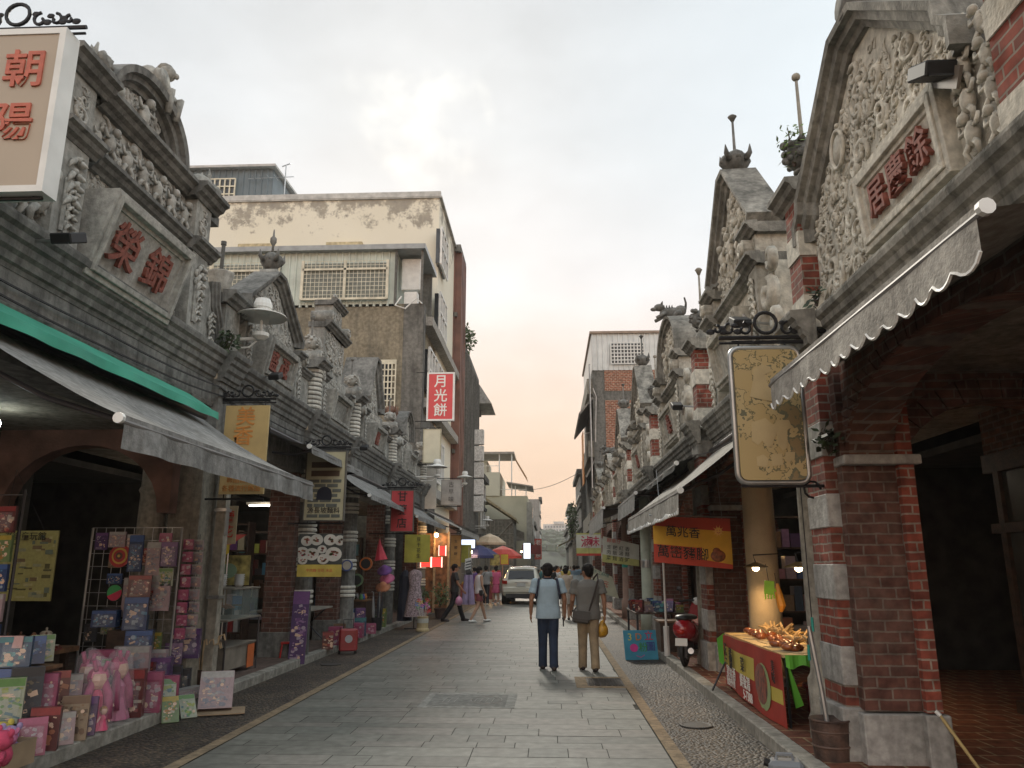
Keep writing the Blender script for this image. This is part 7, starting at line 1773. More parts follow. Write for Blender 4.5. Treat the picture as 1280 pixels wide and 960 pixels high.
def far_left_stalls():
 em = lambda n, c, e: mat(n, c, emit=e, var=.02)
 for k, (x, z, lab) in enumerate(((-3.6, 1.72, 'left square red lit sign of three by the floral dress'), (-3.28, 1.72, 'right square red lit sign with white edge by the floral dress'), (-3.12, 2.05, 'small red lit sign above the other two'))):
  s = thing('lit_sign', lab, 'lit sign', (x, 23.0, z)); b = MB(); w = .14 if k < 2 else .09; b.box(x-w, x+w, 22.98, 23.04, z-.13, z+.13); b.build('face', em('neon_red', (.8, .04, .03), 1.6), s)
  b = MB(); b.box(x-w-.02, x-w, 22.97, 23.05, z-.15, z+.15); b.box(x+w, x+w+.02, 22.97, 23.05, z-.15, z+.15); b.build('lit_edge', em('neon_edge', (1, .5, .4), 2.2), s)
 b = thing('wooden_partition', 'carved wooden panel glowing orange under warm lamps, left side', 'panel', (-3.9, 26, 0)); m = MB(); m.box(-4.35, -3.35, 26.6, 26.75, .1, 2.7); m.build('panel', mat('glow_wood', (.26, .12, .05), .5, var=.5, scale=7), b); m = MB(); [m.box(x, x+.07, 26.5, 26.6, .1, 2.75) for x in (-4.35, -3.9, -3.42)]; m.build('post', WOODL, b)
 lamp = bpy.data.lights.new('warm', 'POINT'); lamp.energy = 28; lamp.color = (1, .55, .22); lamp.shadow_soft_size = .08
 for (x, y, z, e) in ((-3.75, 26.1, 2.55, 28), (-3.6, 36.4, 2.2, 60), (-2.9, 39.5, 1.95, 60)):
  l = lamp.copy(); l.energy = e; o = bpy.data.objects.new('warm_lamp_light', l); COL.objects.link(o); o.location = (x, y, z)
 for i, (x, y, z) in enumerate(((-3.75, 26.1, 2.62), (-3.6, 36.4, 2.25), (-3.25, 37.2, 2.1), (-2.9, 39.5, 2.05), (-3.5, 38.2, 2.3), (-2.3, 47, 2.4), (-1.9, 55, 2.6))):
  q = thing('stall_bulb', ('bare warm bulb over the glowing carved panel', 'bright bulb at the left end of the parasol stall', 'warm bulb second from left under the parasols', 'warm bulb under the red parasol', 'small bulb behind the blue parasol', 'distant bulb past the white car', 'farthest tiny bulb near the red and white sign')[i], 'bulb', (x, y, z), 'warm stall bulbs'); m = MB(); m.ball((x, y, z), .07, 10, 8); m.build('glass', em('warm_bulb', (1, .75, .45), 14), q, smooth=True); m = MB(); m.tube([(x, y, z+.06), (x, y, z+.2)], .02, 5); m.build('socket', BLACK, q)
 shrub('potted_plant', 'bushy green plant in a terracotta pot near the glowing carved panel', 'plant', (-3.85, 24.2, .38), (.28, .28, .3), 260, .09, 31)
 shrub('potted_plant', 'taller leafy plant in a dark pot right of the terracotta one', 'plant', (-3.45, 25.2, .35), (.26, .26, .38), 260, .09, 32)
 for (x, y, lab, c) in ((-3.85, 24.2, 'terracotta flowerpot under the bushy plant', (.28, .09, .05)), (-3.45, 25.2, 'dark square planter under the taller leafy plant', (.08, .05, .04))):
  q = thing('flowerpot', lab, 'flowerpot', (x, y, Zf)); m = MB(); m.lathe([(.14, 0), (.19, .26), (.21, .27), (.21, .3), (.17, .3), (.16, .2)], (x, y, 0.01), 16); m.build('pot', mat('pot_%d' % int(c[0]*100), c, .7), q); m = MB(); m.lathe([(.165, .27), (0, .275)], (x, y, .01), 14); m.build('soil', BLACK, q)
 for i, (x, y, z, rr, c, lab) in enumerate(((-3.3, 37.5, 2.6, .98, (.035, .04, .13), 'dark blue market parasol on the left'), (-2.3, 39.5, 2.62, .95, (.55, .07, .05), 'red market parasol right of the dark blue one'), (-3.2, 42.5, 3.35, .9, (.55, .42, .28), 'cream pointed canopy behind the parasols'), (-2.6, 34.4, 2.5, .0, (0, 0, 0), ''))):
  if not rr: continue
  q = thing('market_parasol', lab, 'parasol', (x, y, 0), 'market parasols'); m = MB(); n = 8
  vs = [(x, y, z)]+[(x+rr*.55*math.cos(2*PI*k/n), y+rr*.55*math.sin(2*PI*k/n), z-.2) for k in range(n)]+[(x+rr*math.cos(2*PI*k/n), y+rr*math.sin(2*PI*k/n), z-.5) for k in range(n)]+[(x+rr*math.cos(2*PI*k/n), y+rr*math.sin(2*PI*k/n), z-.62) for k in range(n)]
  fs = [(0, 1+k, 1+(k+1) % n) for k in range(n)]
  for a in (0, 1): fs += [(1+a*n+k, 1+(a+1)*n+k, 1+(a+1)*n+(k+1) % n, 1+a*n+(k+1) % n) for k in range(n)]
  m.add(vs, fs); m.build('canopy', mat('parasol_%d' % i, c, .7, var=.1), q); m = MB(); m.tube([(x, y, 0), (x, y, z)], .025, 6); m.build('pole', STEEL, q)
  m = MB(); [m.tube([(x, y, z-.35), (x+rr*.97*math.cos(2*PI*k/n), y+rr*.97*math.sin(2*PI*k/n), z-.5)], .01, 3) for k in range(n)]; m.build('ribs', STEEL, q)
 t = thing('market_stall', 'market stall table with coloured snacks under the dark blue parasol', 'stall', (-3.3, 38, 0)); m = MB(); m.box(-4.2, -2.5, 37.2, 38.2, .75, .8); m.build('counter', WOOD, t); m = MB(); m.box(-4.15, -2.55, 37.2, 37.22, .1, .75); m.build('front_cloth', mat('cloth_maroon', (.2, .05, .05), .8), t)
 m = MB(); cols = []; r = random.Random(5)
 for k in range(40): n0 = len(m.f); m.ball((-4.1+1.5*r.random(), 37.3+.8*r.random(), .84), (.08, .08, .06), 6, 4); cols += [r.choice(((.6, .3, .05), (.6, .5, .1), (.5, .1, .05), (.5, .45, .3)))]*(len(m.f)-n0)
 o = m.build('snacks', PRINT, t); setcol(o, cols)
 q = thing('hanging_trousers', 'lilac long trousers hanging from a rail on the left, under a striped top', 'trousers', (-2.95, 29, 0)); m = MB()
 for s in (-1, 1): m.tube([(-2.95+s*.07, 29, 1.3), (-2.95+s*.12, 29, .25)], [.09, .13], 8)
 m.build('cloth', mat('lilac_cloth', (.34, .27, .42), .8), q); m = MB(); m.tube([(-3.2, 29, 1.35), (-2.7, 29, 1.35)], .01, 4); m.tube([(-2.95, 29, 1.35), (-2.95, 29, 2.3)], .008, 4); m.build('hanger', STEEL, q)
 q = thing('striped_top', 'black and white striped top hanging above the lilac trousers', 'top', (-2.95, 29.0, 0)); m = MB(); cols = []
 for k in range(8): n0 = len(m.f); m.tube([(-3.05-.02*(k % 2), 29.1, 1.38+.055*k), (-2.85, 29.1, 1.385+.055*k+.05)], .19-.012*k, 10); cols += [((.03, .03, .03), (.55, .55, .52))[k % 2]]*(len(m.f)-n0)
 o = m.build('cloth', PRINT, q); setcol(o, cols); m = MB(); m.tube([(-2.95, 29.1, 1.85), (-2.95, 29.1, 2.3)], .008, 4); m.build('hook', STEEL, q)
 hung_sign('picture_sign', 'yellow-green picture sign beyond the orange wooden menu board', 31.5, -3.8, -3.1, 1.75, 2.45, MC['lime_cloth'], None, th=.02)
 hung_sign('picture_sign', 'blue-white lit sign glowing above the lilac trousers', 33, -4.0, -3.1, 2.35, 2.7, em('lit_white', (.7, .8, 1), 1.3), IRON, th=.06)
 hung_sign('picture_sign', 'small yellow food picture sign left of the two under the parasol', 36.9, -2.75, -2.3, 1.65, 2.15, MC['menu_yellow'], None, th=.02)
 hung_sign('picture_sign', 'yellow and red food picture sign right of its twin under the parasol', 37.0, -2.25, -1.9, 1.7, 2.15, MC['canopy_yellow'], INKR, th=.02)
 hung_sign('picture_sign', 'bright white sign beyond the parasols near the far shopfronts', 52, -1.65, -1.2, 2.1, 3.1, em('lit_white2', (.85, .92, 1), 1.2), IRON, th=.06)
 hung_sign('picture_sign', 'long dark red awning board at the far left shopfronts', 60, -2.0, -.6, 2.5, 3.2, mat('maroon_board', (.25, .04, .04), .6), None, th=.1)
far_left_stalls()
def dense_goods():
 r = random.Random(77); C = ['pink', 'blue', 'purple', 'red', 'green', 'yellow', 'white', 'black', 'teal', 'brown']
 P_ = ['leftmost', 'second', 'third', 'fourth', 'fifth', 'sixth', 'seventh', 'eighth']
 for row, (x, z, y0, n, h) in enumerate(((-4.2, Zf, 6.5, 5, .34), (-4.38, .36, 6.5, 5, .36), (-4.6, .76, 6.75, 3, .26))):
  for k in range(n):
   c = C[(k*3+row*4) % 10]
   toy_box('%s boxed toy, %s in the %s row near the lower left corner' % (c, P_[k], ('lowest', 'second', 'top')[row]), (x+r.uniform(-.03, .03), y0+.19*k, z), .19+.06*r.random(), h*(.75+.4*r.random()), .1, c, .55+r.uniform(-.2, .2), r.uniform(-.15, .0), group='rows of boxed toys at the lower left', window=k % 2 == 0)
 for k in range(10):
  c = C[(k*7+2) % 10]
  toy_box('%s card, %s of the small cards filling the gaps of the mesh rack, %s half' % (c, P_[k % 5], 'upper' if k < 5 else 'lower'), (-5.33+.2*(k % 5)+.03*r.random(), 9.08, (1.70 if k < 5 else .78)+.1*r.random()-.12*(k % 2)), .15, .2, .02, c, 0, group='carded toys hanging on the mesh rack', window=False, name='toy_card', cat='toy card')
 for k in range(8):
  c = C[(k*3+1) % 10]
  toy_box('%s box, %s along the heap between the bagged dolls and the pony box' % (c, P_[k]), (-4.5+.03*(k % 3), 7.9+.22*k, .31+.16*(k % 2)), .2, .2+.08*r.random(), .1, c, .4+r.uniform(-.3, .3), -.1, window=k % 3 == 0)
dense_goods()
def shop_shelves():
 r = random.Random(44); C = list(PAL)
 for i, (x0, x1, y, lab, e) in enumerate(((-6.6, -5.2, 13.6, 'shelf unit behind the snack counter, second left shophouse', 7), (-6.6, -5.0, 16.7, 'shelf unit of small goods inside the third left shophouse', 7), (-6.4, -5.0, 20.9, 'shelf unit of clothes and toys inside the fourth left shophouse', 9), (3.3, 4.9, 12.0, 'shelf unit in the dark second right arcade', 3), (3.2, 4.9, 17.6, 'shelf unit glinting in the third right arcade', 6))):
  t = thing('shelf_unit', lab, 'shelf unit', ((x0+x1)/2, y, Zf)); m = MB()
  for z in (.5, .95, 1.4, 1.85, 2.3): m.box(x0, x1, y-.3, y, z, z+.025)
  m.build('shelf', WOODD, t)
  for z in (.525, .975, 1.425, 1.875):
   m = MB(); cols = []; x = x0+.02
   while x < x1-.12:
    w = .07+.12*r.random(); h = .12+.24*r.random(); n0 = len(m.f); m.box(x, x+w, y-.26, y-.05, z, z+h); cols += [r.choice(PAL[r.choice(C)])]*(len(m.f)-n0); x += w+.015
   o = m.build('row_of_stock', PRINT, t); setcol(o, cols)
  m = MB(); m.box(x0-.03, x0, y-.3, y, Zf, 2.35); m.box(x1, x1+.03, y-.3, y, Zf, 2.35); m.build('side', WOODD, t)
  if e:  # added tube and point light that brighten the dark shop interior
   l = thing('added_shop_lamp', 'short tube lamp added to brighten the '+('second left shophouse', 'third left shophouse', 'fourth left shophouse', 'second right arcade', 'third right arcade')[i], 'lamp', ((x0+x1)/2, y-.6, 2.9)); m = MB(); m.tube([(x0+.3, y-.6, 2.85), (x0+1.0, y-.6, 2.85)], .018, 8); m.build('tube', mat('added_tube_light', (1, .93, .8), emit=5, var=.02), l); m = MB(); m.box(x0+.25, x0+1.05, y-.64, y-.56, 2.87, 2.92); m.build('fitting', WHITE, l)
   q = bpy.data.lights.new('added_shop_light', 'POINT'); q.energy = e; q.color = (1, .85, .65); q.shadow_soft_size = .15; qo = bpy.data.objects.new('added_shop_light', q); COL.objects.link(qo); qo.location = (x0+.65, y-.7, 2.7)
shop_shelves()
def food_stall():
 t = thing('food_stall', 'food stall table with green cloth and red banner front beside the round right column', 'food stall', (2.6, 9, Zf))
 x0, x1, y0, y1, z = 2.22, 3.05, 7.85, 10.35, .78
 mb = MB(); mb.box(x0, x1, y0, y1, z-.03, z); mb.build('table_top', mat('board_yellow', (.55, .42, .2), .5, var=.15), t)
 gc = mat('green_cloth', (.12, .42, .04), .7, var=.15)
 mb = MB(); n = 26
 vs = [(x0+.02+(x1-x0-.02)*i/n, y0-.012-.012*math.sin(i*1.3), z-.004) for i in range(n+1)]+[(x0+.02+(x1-x0-.02)*i/n, y0-.02-.02*math.sin(i*1.3), z-.11-.02*math.sin(i*.9)) for i in range(n+1)]
 mb.add(vs, [(i, i+1, n+2+i, n+1+i) for i in range(n)])
 mb.add([(x0+.03, y0-.01, z-.03), (x0+.05, y0+.25, z-.03), (x0+.12, y0+.12, .28), (x0+.16, y0-.01, .33)], [(0,1,2,3)])
 mb.add([(x0-.02, y1-.05, z), (x0-.08, y1+.1, z-.08), (x0-.06, y1+.12, .42), (x0-.0, y1-.0, .35)], [(0,1,2,3)])
 mb.build('green_cloth', gc, t, normals=False)
 m = MB(); n = 30; X = x0-.03
 def bp(u, v): # u 0 far .. 1 near ; v 0 bottom 1 top
  return (X+.012*math.sin(u*14)+.02*(1-v)*math.sin(u*6+1), y1-.0+(y0-y1)*u, .10+.02*u+(z+.0-.12)*v + (.06*(1-v)*(1-u)))
 def patch(u0, u1, v0, v1, off, mm, name, par):
  q = MB(); k = 12; vs = [(bp(u0+(u1-u0)*i/k, v)[0]-off, bp(u0+(u1-u0)*i/k, v)[1], bp(u0+(u1-u0)*i/k, v)[2]) for v in (v0, v1) for i in range(k+1)]
  q.add(vs, [(i, i+1, k+2+i, k+1+i) for i in range(k)]); return q.build(name, mm, par, normals=False, smooth=True)
 b = patch(0, 1, 0, 1, 0, mat('stall_red', (.42, .045, .03), .6, var=.15), 'red_banner', t)
 patch(.02, .60, .42, .78, .004, mat('stall_yellow', (.62, .50, .10), .6, var=.1), 'yellow_field', b); patch(.86, .985, .3, .5, .004, MC['stall_yellow'], 'yellow_field', b)
 mm = MB(); c = bp(.74, .46);
 for k in range(16): pass
 mm.ball((c[0]-.006, c[1], c[2]), (.008, .24, .20), 14, 8); mm.build('printed_roast', mat('roast_print', (.28, .05, .02), .35, var=.6, scale=18), b)
 mm = MB(); mm.ball((c[0]-.003, c[1]-.05, c[2]-.02), (.006, .28, .23), 14, 8); mm.build('printed_dish', mat('dish_print', (.35, .45, .2), .5), b)
 for s, u, v, size, mi in (('花', .08, .72, .16, INKK), ('生', .08, .55, .16, INKK), ('豬', .2, .68, .16, INKK), ('腳', .2, .52, .16, INKK), ('菜', .45, .6, .17, INKK), ('宴席酒', .17, .32, .15, INKW), ('鮮魚湯', .48, .32, .15, INKW), ('預約外賣', .15, .13, .11, INKW), ('5-7388', .52, .12, .14, INKW), ('美', .93, .8, .12, INKK), ('味', .93, .64, .12, INKK)):
  q = bp(u, v); text(s, size, mi, b, (q[0]-.034, q[1], q[2]), (0, -1, 0), (0, 0, 1), ext=.002, bold=.004)
 for (x, y) in ((x0+.04, y0+.05), (x0+.04, y1-.05), (x1-.04, y0+.05), (x1-.04, y1-.05), (x0+.04, 9.1)): q = MB(); q.tube([(x, y, Zf), (x, y, z-.03)], .014, 5); q.build('leg', DARKM, t)
 q = MB(); q.tube([(1.98, 10.1, Zf+.01), (2.25, 10.35, .5)], .012, 5); q.build('strut', DARKM, t)
 r = random.Random(3); names = ('left', 'far', 'middle', 'near')
 for k in range(14):
  kind = k % 3
  o = thing('roast_meat' if kind == 0 else ('ginger_root' if kind == 1 else 'snack_heap'), '%s %s heap %s on the food stall' % (('glossy red-brown roast', 'pale knobbly root', 'golden dried snack')[kind], ('large', 'small', 'flat', 'loose', 'tall')[k//3], ('in front', 'in the middle', 'at the back')[kind]), 'food', (0, 0, 0), 'food heaps on the stall')
  m1 = MB(); y = y0+.2+(y1-y0-.4)*((k+.5)/14); x = x0+.18+.22*kind+.1*r.random()
  if kind == 0:
   for j in range(6): m1.ball((r.uniform(-.12, .12), r.uniform(-.1, .1), .03+.03*r.random()), (.07, .05, .035), 8, 6)
   m1.build('meat', mat('roast', (.32, .09, .025), .3, var=.5, scale=14, coat=.4), o, smooth=True)
  elif kind == 1:
   for j in range(9):
    a = r.random()*6.28; m1.tube([(0, 0, .03), (.08*math.cos(a), .08*math.sin(a), .05+.04*r.random()), (.15*math.cos(a+.4), .13*math.sin(a+.4), .06+.12*r.random())], [.02, .025, .008], 5)
   m1.build('roots', mat('root_tan', (.50, .34, .16), .7, var=.3, scale=14), o, smooth=True)
  else:
   for j in range(14): m1.cbox((r.uniform(-.13, .13), r.uniform(-.12, .12), .015+.05*r.random()), (.09, .03, .012), rz=r.random()*3, rx=r.uniform(-.5, .5))
   m1.build('slices', mat('dried_gold', (.52, .33, .11), .6, var=.3, scale=14), o)
  m2 = MB(); m2.cbox((0, 0, .004), (.32, .28, .006)); m2.build('paper_tray', mat('paper_tray', (.5, .4, .25), .7), o)
  place(o, (x, y, z), r.random()*3)
 o = thing('plastic_tub', 'red plastic tub at the near end of the food stall', 'tub', (0, 0, 0)); m1 = MB(); m1.lathe([(.12, 0), (.15, .09), (.155, .09), (.14, .08), (.11, .01)], n=18); m1.build('tub', mat('tub_red', (.5, .05, .02), .35), o); m1 = MB(); m1.lathe([(.10, .03), (.06, .09), (0, .1)], n=8); m1.build('contents', MC['roast'], o); place(o, (2.88, 8.2, z))
 o = thing('storage_tub', 'dark red tub on the tiles beneath the food stall', 'tub', (0, 0, 0)); m1 = MB(); m1.lathe([(.17, 0), (.2, .34), (.215, .34), (.19, .3), (.16, .02)], n=18); m1.build('tub', mat('tub_dark_red', (.3, .02, .02), .4), o); m1 = MB(); m1.lathe([(.205, .3), (.222, .31), (.222, .34), (.205, .345)], n=18); m1.build('rim', MC['tub_dark_red'], o); place(o, (2.75, 8.3, Zf))
 for i, (x, y, zz, lab) in enumerate(((2.62, 10.15, 1.60, 'lit dish lamp hanging left over the food stall'), (2.75, 8.85, 1.60, 'lit dish lamp hanging right, nearer, over the food stall'))):
  o = thing('stall_lamp', lab, 'lamp', (x, y, zz), 'dish lamps over the food stall'); m1 = MB(); m1.lathe([(.03, .05), (.05, .04), (.15, 0), (.155, -.012), (.145, -.003)], (x, y, zz), 20); m1.build('shade', mat('dish_shade', (.25, .17, .07), .35, metal=.5), o)
  m1 = MB(); m1.ball((x, y, zz-.02), (.045, .045, .04), 10, 7); m1.build('bulb', mat('stall_bulb', (1, .72, .38), emit=18, var=.02), o, smooth=True)
  m1 = MB(); m1.tube([(x, y, zz+.05), (x-.02, y+.02, zz+.14), (x+.35, y+.05, zz+.22 if i else zz+.16)], .009, 5); m1.build('gooseneck', DARKM, o)
  l = bpy.data.lights.new('stall_lamp_light', 'SPOT'); l.energy = 26; l.color = (1, .62, .28); l.spot_size = R(150); l.spot_blend = .6; l.shadow_soft_size = .05; lo = bpy.data.objects.new('stall_lamp_light', l); COL.objects.link(lo); lo.location = (x, y, zz-.07)
 for i, (c, x, zz, lab) in enumerate((((.30, .62, .05), 2.66, 1.35, 'bright green rubber gloves hanging on the cream column by the lamp'), ((.72, .30, .03), 2.76, 1.24, 'orange net bag hanging beside the green gloves'))):
  o = thing('rubber_gloves' if i == 0 else 'net_bag', lab, 'gloves' if i == 0 else 'net bag', (x, 9.75, zz)); m1 = MB()
  if i == 0:
   m1.cbox((x, 9.75, zz), (.12, .03, .16), ry=.1); [m1.tube([(x-.05+.033*k, 9.75, zz-.07), (x-.055+.036*k, 9.75, zz-.14+.01*(k % 2))], .013, 5) for k in range(4)]; m1.tube([(x+.05, 9.75, zz+.0), (x+.09, 9.75, zz-.06)], .014, 5)
  else: m1.tube([(x, 9.75, zz+.16), (x+.01, 9.75, zz+.03), (x+.03, 9.74, zz-.1), (x+.02, 9.75, zz-.17)], [.015, .045, .05, .02], 7)
  m1.build('body', mat('hang_%d' % i, c, .5), o, bevel=.01 if i == 0 else 0); m1 = MB(); m1.tube([(x, 9.76, zz+.08), (x-.01, 9.8, zz+.28)], .004, 4); m1.build('string', IRON, o)
food_stall()
def stall_column():
 o = thing('column', 'plain cream round column standing behind the food stall, warmly lit', 'column', (2.86, 10.6, Zf)); m1 = MB(); m1.lathe([(.27, 0), (.27, .3), (.23, .36), (.215, .4), (.2, 2.9), (.24, 2.94), (.24, 3.5)], (2.86, 10.75, Zf), 24); m1.build('shaft', mat('cream_plaster', (.40, .33, .22), .85, var=.2, scale=2, bump=.3), o, smooth=True)
 m1 = MB(); m1.lathe([(.30, 0), (.30, .1), (.28, .12)], (2.86, 10.75, Zf), 24); m1.build('base', QUO, o)
stall_column()
def bucket_post():
 o = thing('post_in_tub', 'rusty round tub on the kerb holding a thin leaning grey post', 'post', (0, 0, 0)); m1 = MB(); m1.lathe([(.135, 0), (.15, .28), (.16, .29), (.155, .30), (.0, .27)], n=22); m1.build('tub', mat('rusty_tub', (.09, .05, .035), .7, var=.5, scale=9, bump=.4), o); m1 = MB(); [m1.lathe([(.142+.0006*k, z), (.15+.0006*k, z+.01), (.145+.0006*k, z+.02)], n=22) for k, z in enumerate((.09, .2))]; m1.build('hoop', mat('rust_hoop', (.12, .07, .05), .6), o)
 m1 = MB(); m1.tube([(.0, 0, .05), (-.03, .03, .5), (-.08, .06, 1.0)], .02, 8); m1.build('post', STEEL, o); place(o, (2.23, 6.72, Zf))
 o = thing('jerrycan', 'grey plastic jerrycan lying on the cobbles at the bottom edge', 'jerrycan', (0, 0, 0)); g = mat('can_grey', (.23, .25, .27), .45, var=.15); m1 = MB(); m1.box(-.13, .13, -.09, .09, 0, .13); m1.build('body', g, o, bevel=.03); m1 = MB(); m1.tube([(-.07, 0, .12), (-.06, 0, .17), (.05, 0, .17), (.06, 0, .12)], .014, 6); m1.build('handle', g, o); m1 = MB(); m1.tube([(-.12, 0, .1), (-.16, 0, .11)], .03, 10); m1.build('cap', BLACK, o); place(o, (1.83, 6.62, 0), -.2)
 o = thing('hook_wire', 'black wire with two turquoise grips hanging down the round right column', 'wire', (2.3, 7.3, 1)); m1 = MB(); m1.tube([(2.33, 7.25, 2.6), (2.33, 7.25, 1.05), (2.27, 7.22, .98), (2.27, 7.22, .8)], .005, 4); m1.build('wire', IRON, o); m1 = MB(); m1.tube([(2.33, 7.24, 1.16), (2.33, 7.24, 1.04)], .012, 6); m1.tube([(2.27, 7.215, .93), (2.27, 7.215, .80)], .012, 6); m1.build('grip', mat('turquoise', (.02, .35, .28), .4), o)
 o = thing('bamboo_cane', 'short yellow cane leaning against the inner foot of the near brick pier', 'cane', (2.95, 6.6, .2)); m1 = MB(); m1.tube([(2.97, 6.45, .50), (3.18, 6.35, .12)], .013, 6); m1.build('cane', MC['bamboo'], o); m1 = MB(); m1.tube([(2.975, 6.44, .49), (2.95, 6.46, .52)], .016, 6); m1.build('tip', WHITE, o)
 o = thing('shopfront', 'dark timber shopfront with glazed panels and a red couplet inside the near right arch', 'shopfront', (4.9, 6, Zf))
 m1 = MB()
 for y in (3.2, 4.6, 5.9, 7.0, 8.6): m1.box(4.86, 4.96, y-.05, y+.05, Zf, 2.6)
 m1.box(4.85, 4.97, 3.0, 8.8, 1.95, 2.05); m1.box(4.84, 4.98, 3.0, 8.8, 2.6, 2.8); m1.box(4.85, 4.97, 3.0, 8.8, Zf, .24); m1.build('timber_frame', WOODD, o)
 m1 = MB(); [m1.box(4.895, 4.91, a+.06, b-.06, .25, 1.94) for a, b in ((3.2, 4.6), (4.6, 5.9), (7.0, 8.6))]; [m1.box(4.895, 4.91, a+.06, b-.06, 2.06, 2.59) for a, b in ((3.2, 4.6), (4.6, 5.9), (5.9, 7.0), (7.0, 8.6))]; m1.build('pane', mat('dusty_glass', (.06, .065, .06), .25, var=.4, scale=2), o)
 m1 = MB(); m1.plate(arch_outline(3.0, 8.8, 2.8, 3.6, 4.0, 7.2, 2.8, .55), 4.88, 5.0, 'yz'); m1.build('arched_wall', BRKS, o); m1 = MB(); m1.box(4.97, 5.0, 4.0, 7.2, 2.8, 3.4); m1.build('lunette', mat('lunette_plaster', (.5, .42, .28), .85, var=.2), o)
 for i, ch in enumerate('吉祥如意'): text(ch, .2, INKR, o, (4.85, 6.95, 1.75-.28*i), (0, -1, 0), (0, 0, 1), ext=.003)
bucket_post()
def scooter():
 t = thing('motor_scooter', 'dark red retro scooter parked under the second right awning', 'scooter', (0, 0, 0))
 red = mat('scooter_red', (.32, .012, .02), .2, var=.05, coat=1); n = 14
 def loft(sec, name, m, smooth=True):
  mb = MB(); k = 14
  vs = [(x+w*math.cos(2*PI*i/k), y, z+h*math.sin(2*PI*i/k)) for x, y, z, w, h in sec for i in range(k)]
  mb.add(vs, [(j*k+i, j*k+(i+1) % k, (j+1)*k+(i+1) % k, (j+1)*k+i) for j in range(len(sec)-1) for i in range(k)]+[tuple(range(k)), tuple((len(sec)-1)*k+i for i in range(k))]); return mb.build(name, m, t, smooth=smooth)
 loft([(0, -.72, .60, .06, .05), (0, -.66, .60, .15, .14), (0, -.45, .58, .20, .19), (0, -.2, .54, .19, .2), (0, .02, .45, .15, .16), (0, .1, .38, .1, .1)], 'rear_body', red)
 loft([(0, .05, .27, .17, .05), (0, .42, .27, .17, .05)], 'footboard', BLACK)
 loft([(0, .40, .28, .16, .05), (0, .50, .45, .2, .05), (0, .52, .75, .19, .05), (0, .48, .95, .10, .05)], 'leg_shield', red)
 loft([(0, .62, .55, .05, .04), (0, .72, .62, .09, .05), (0, .85, .56, .08, .05), (0, .95, .44, .05, .03)], 'front_fender', red)
 loft([(0, -.62, .76, .08, .03), (0, -.5, .78, .15, .05), (0, -.1, .77, .14, .05), (0, .08, .74, .09, .03)], 'seat', mat('seat_black', (.015, .015, .015), .4))
 for y, nm in ((-.52, 'rear_wheel'), (.78, 'front_wheel')):
  mb = MB(); mb.tube([(.21*0-.045, y, .22), (-.02, y, .22), (.02, y, .22), (.045, y, .22)], [.17, .22, .22, .17], 22); w = mb.build(nm, BLACK, t); mb = MB(); mb.tube([(-.05, y, .22), (.05, y, .22)], .11, 16); mb.build('rim', STEEL, w)
 mb = MB(); mb.tube([(0, .72, .3), (0, .5, .98)], .025, 8); mb.build('fork', STEEL, t)
 mb = MB(); mb.tube([(-.3, .4, 1.0), (-.12, .48, 1.02), (.12, .48, 1.02), (.3, .4, 1.0)], .02, 8); mb.build('handlebar', BLACK, t)
 for q in (-1, 1): mb = MB(); mb.tube([(q*.2, .45, 1.02), (q*.28, .42, 1.2)], .006, 4); mb.ball((q*.29, .42, 1.22), (.055, .015, .04), 8, 6); mb.build('mirror', DARKM, t)
 mb = MB(); mb.ball((0, .53, 1.0), (.09, .08, .08), 10, 8); mb.build('headlight', glass('head_glass', alpha=.8), t, smooth=True)
 mb = MB(); mb.ball((0, -.72, .56), (.07, .03, .04), 8, 6); mb.build('tail_light', mat('tail_red', (.5, .02, .01), .2), t, smooth=True)
 mb = MB(); mb.tube([(.14, -.3, .2), (.15, -.7, .27)], [.03, .05], 10); mb.build('exhaust', STEEL, t)
 mb = MB(); mb.cbox((0, -.70, .40), (.2, .01, .12), rx=-.2); mb.build('number_plate', WHITE, t); mb = MB(); mb.box(-.08, .08, -.68, -.2, .16, .36); mb.build('engine', DARKM, t)
 place(t, (2.25, 12.9, Zf), R(-24), s=.92)
scooter()
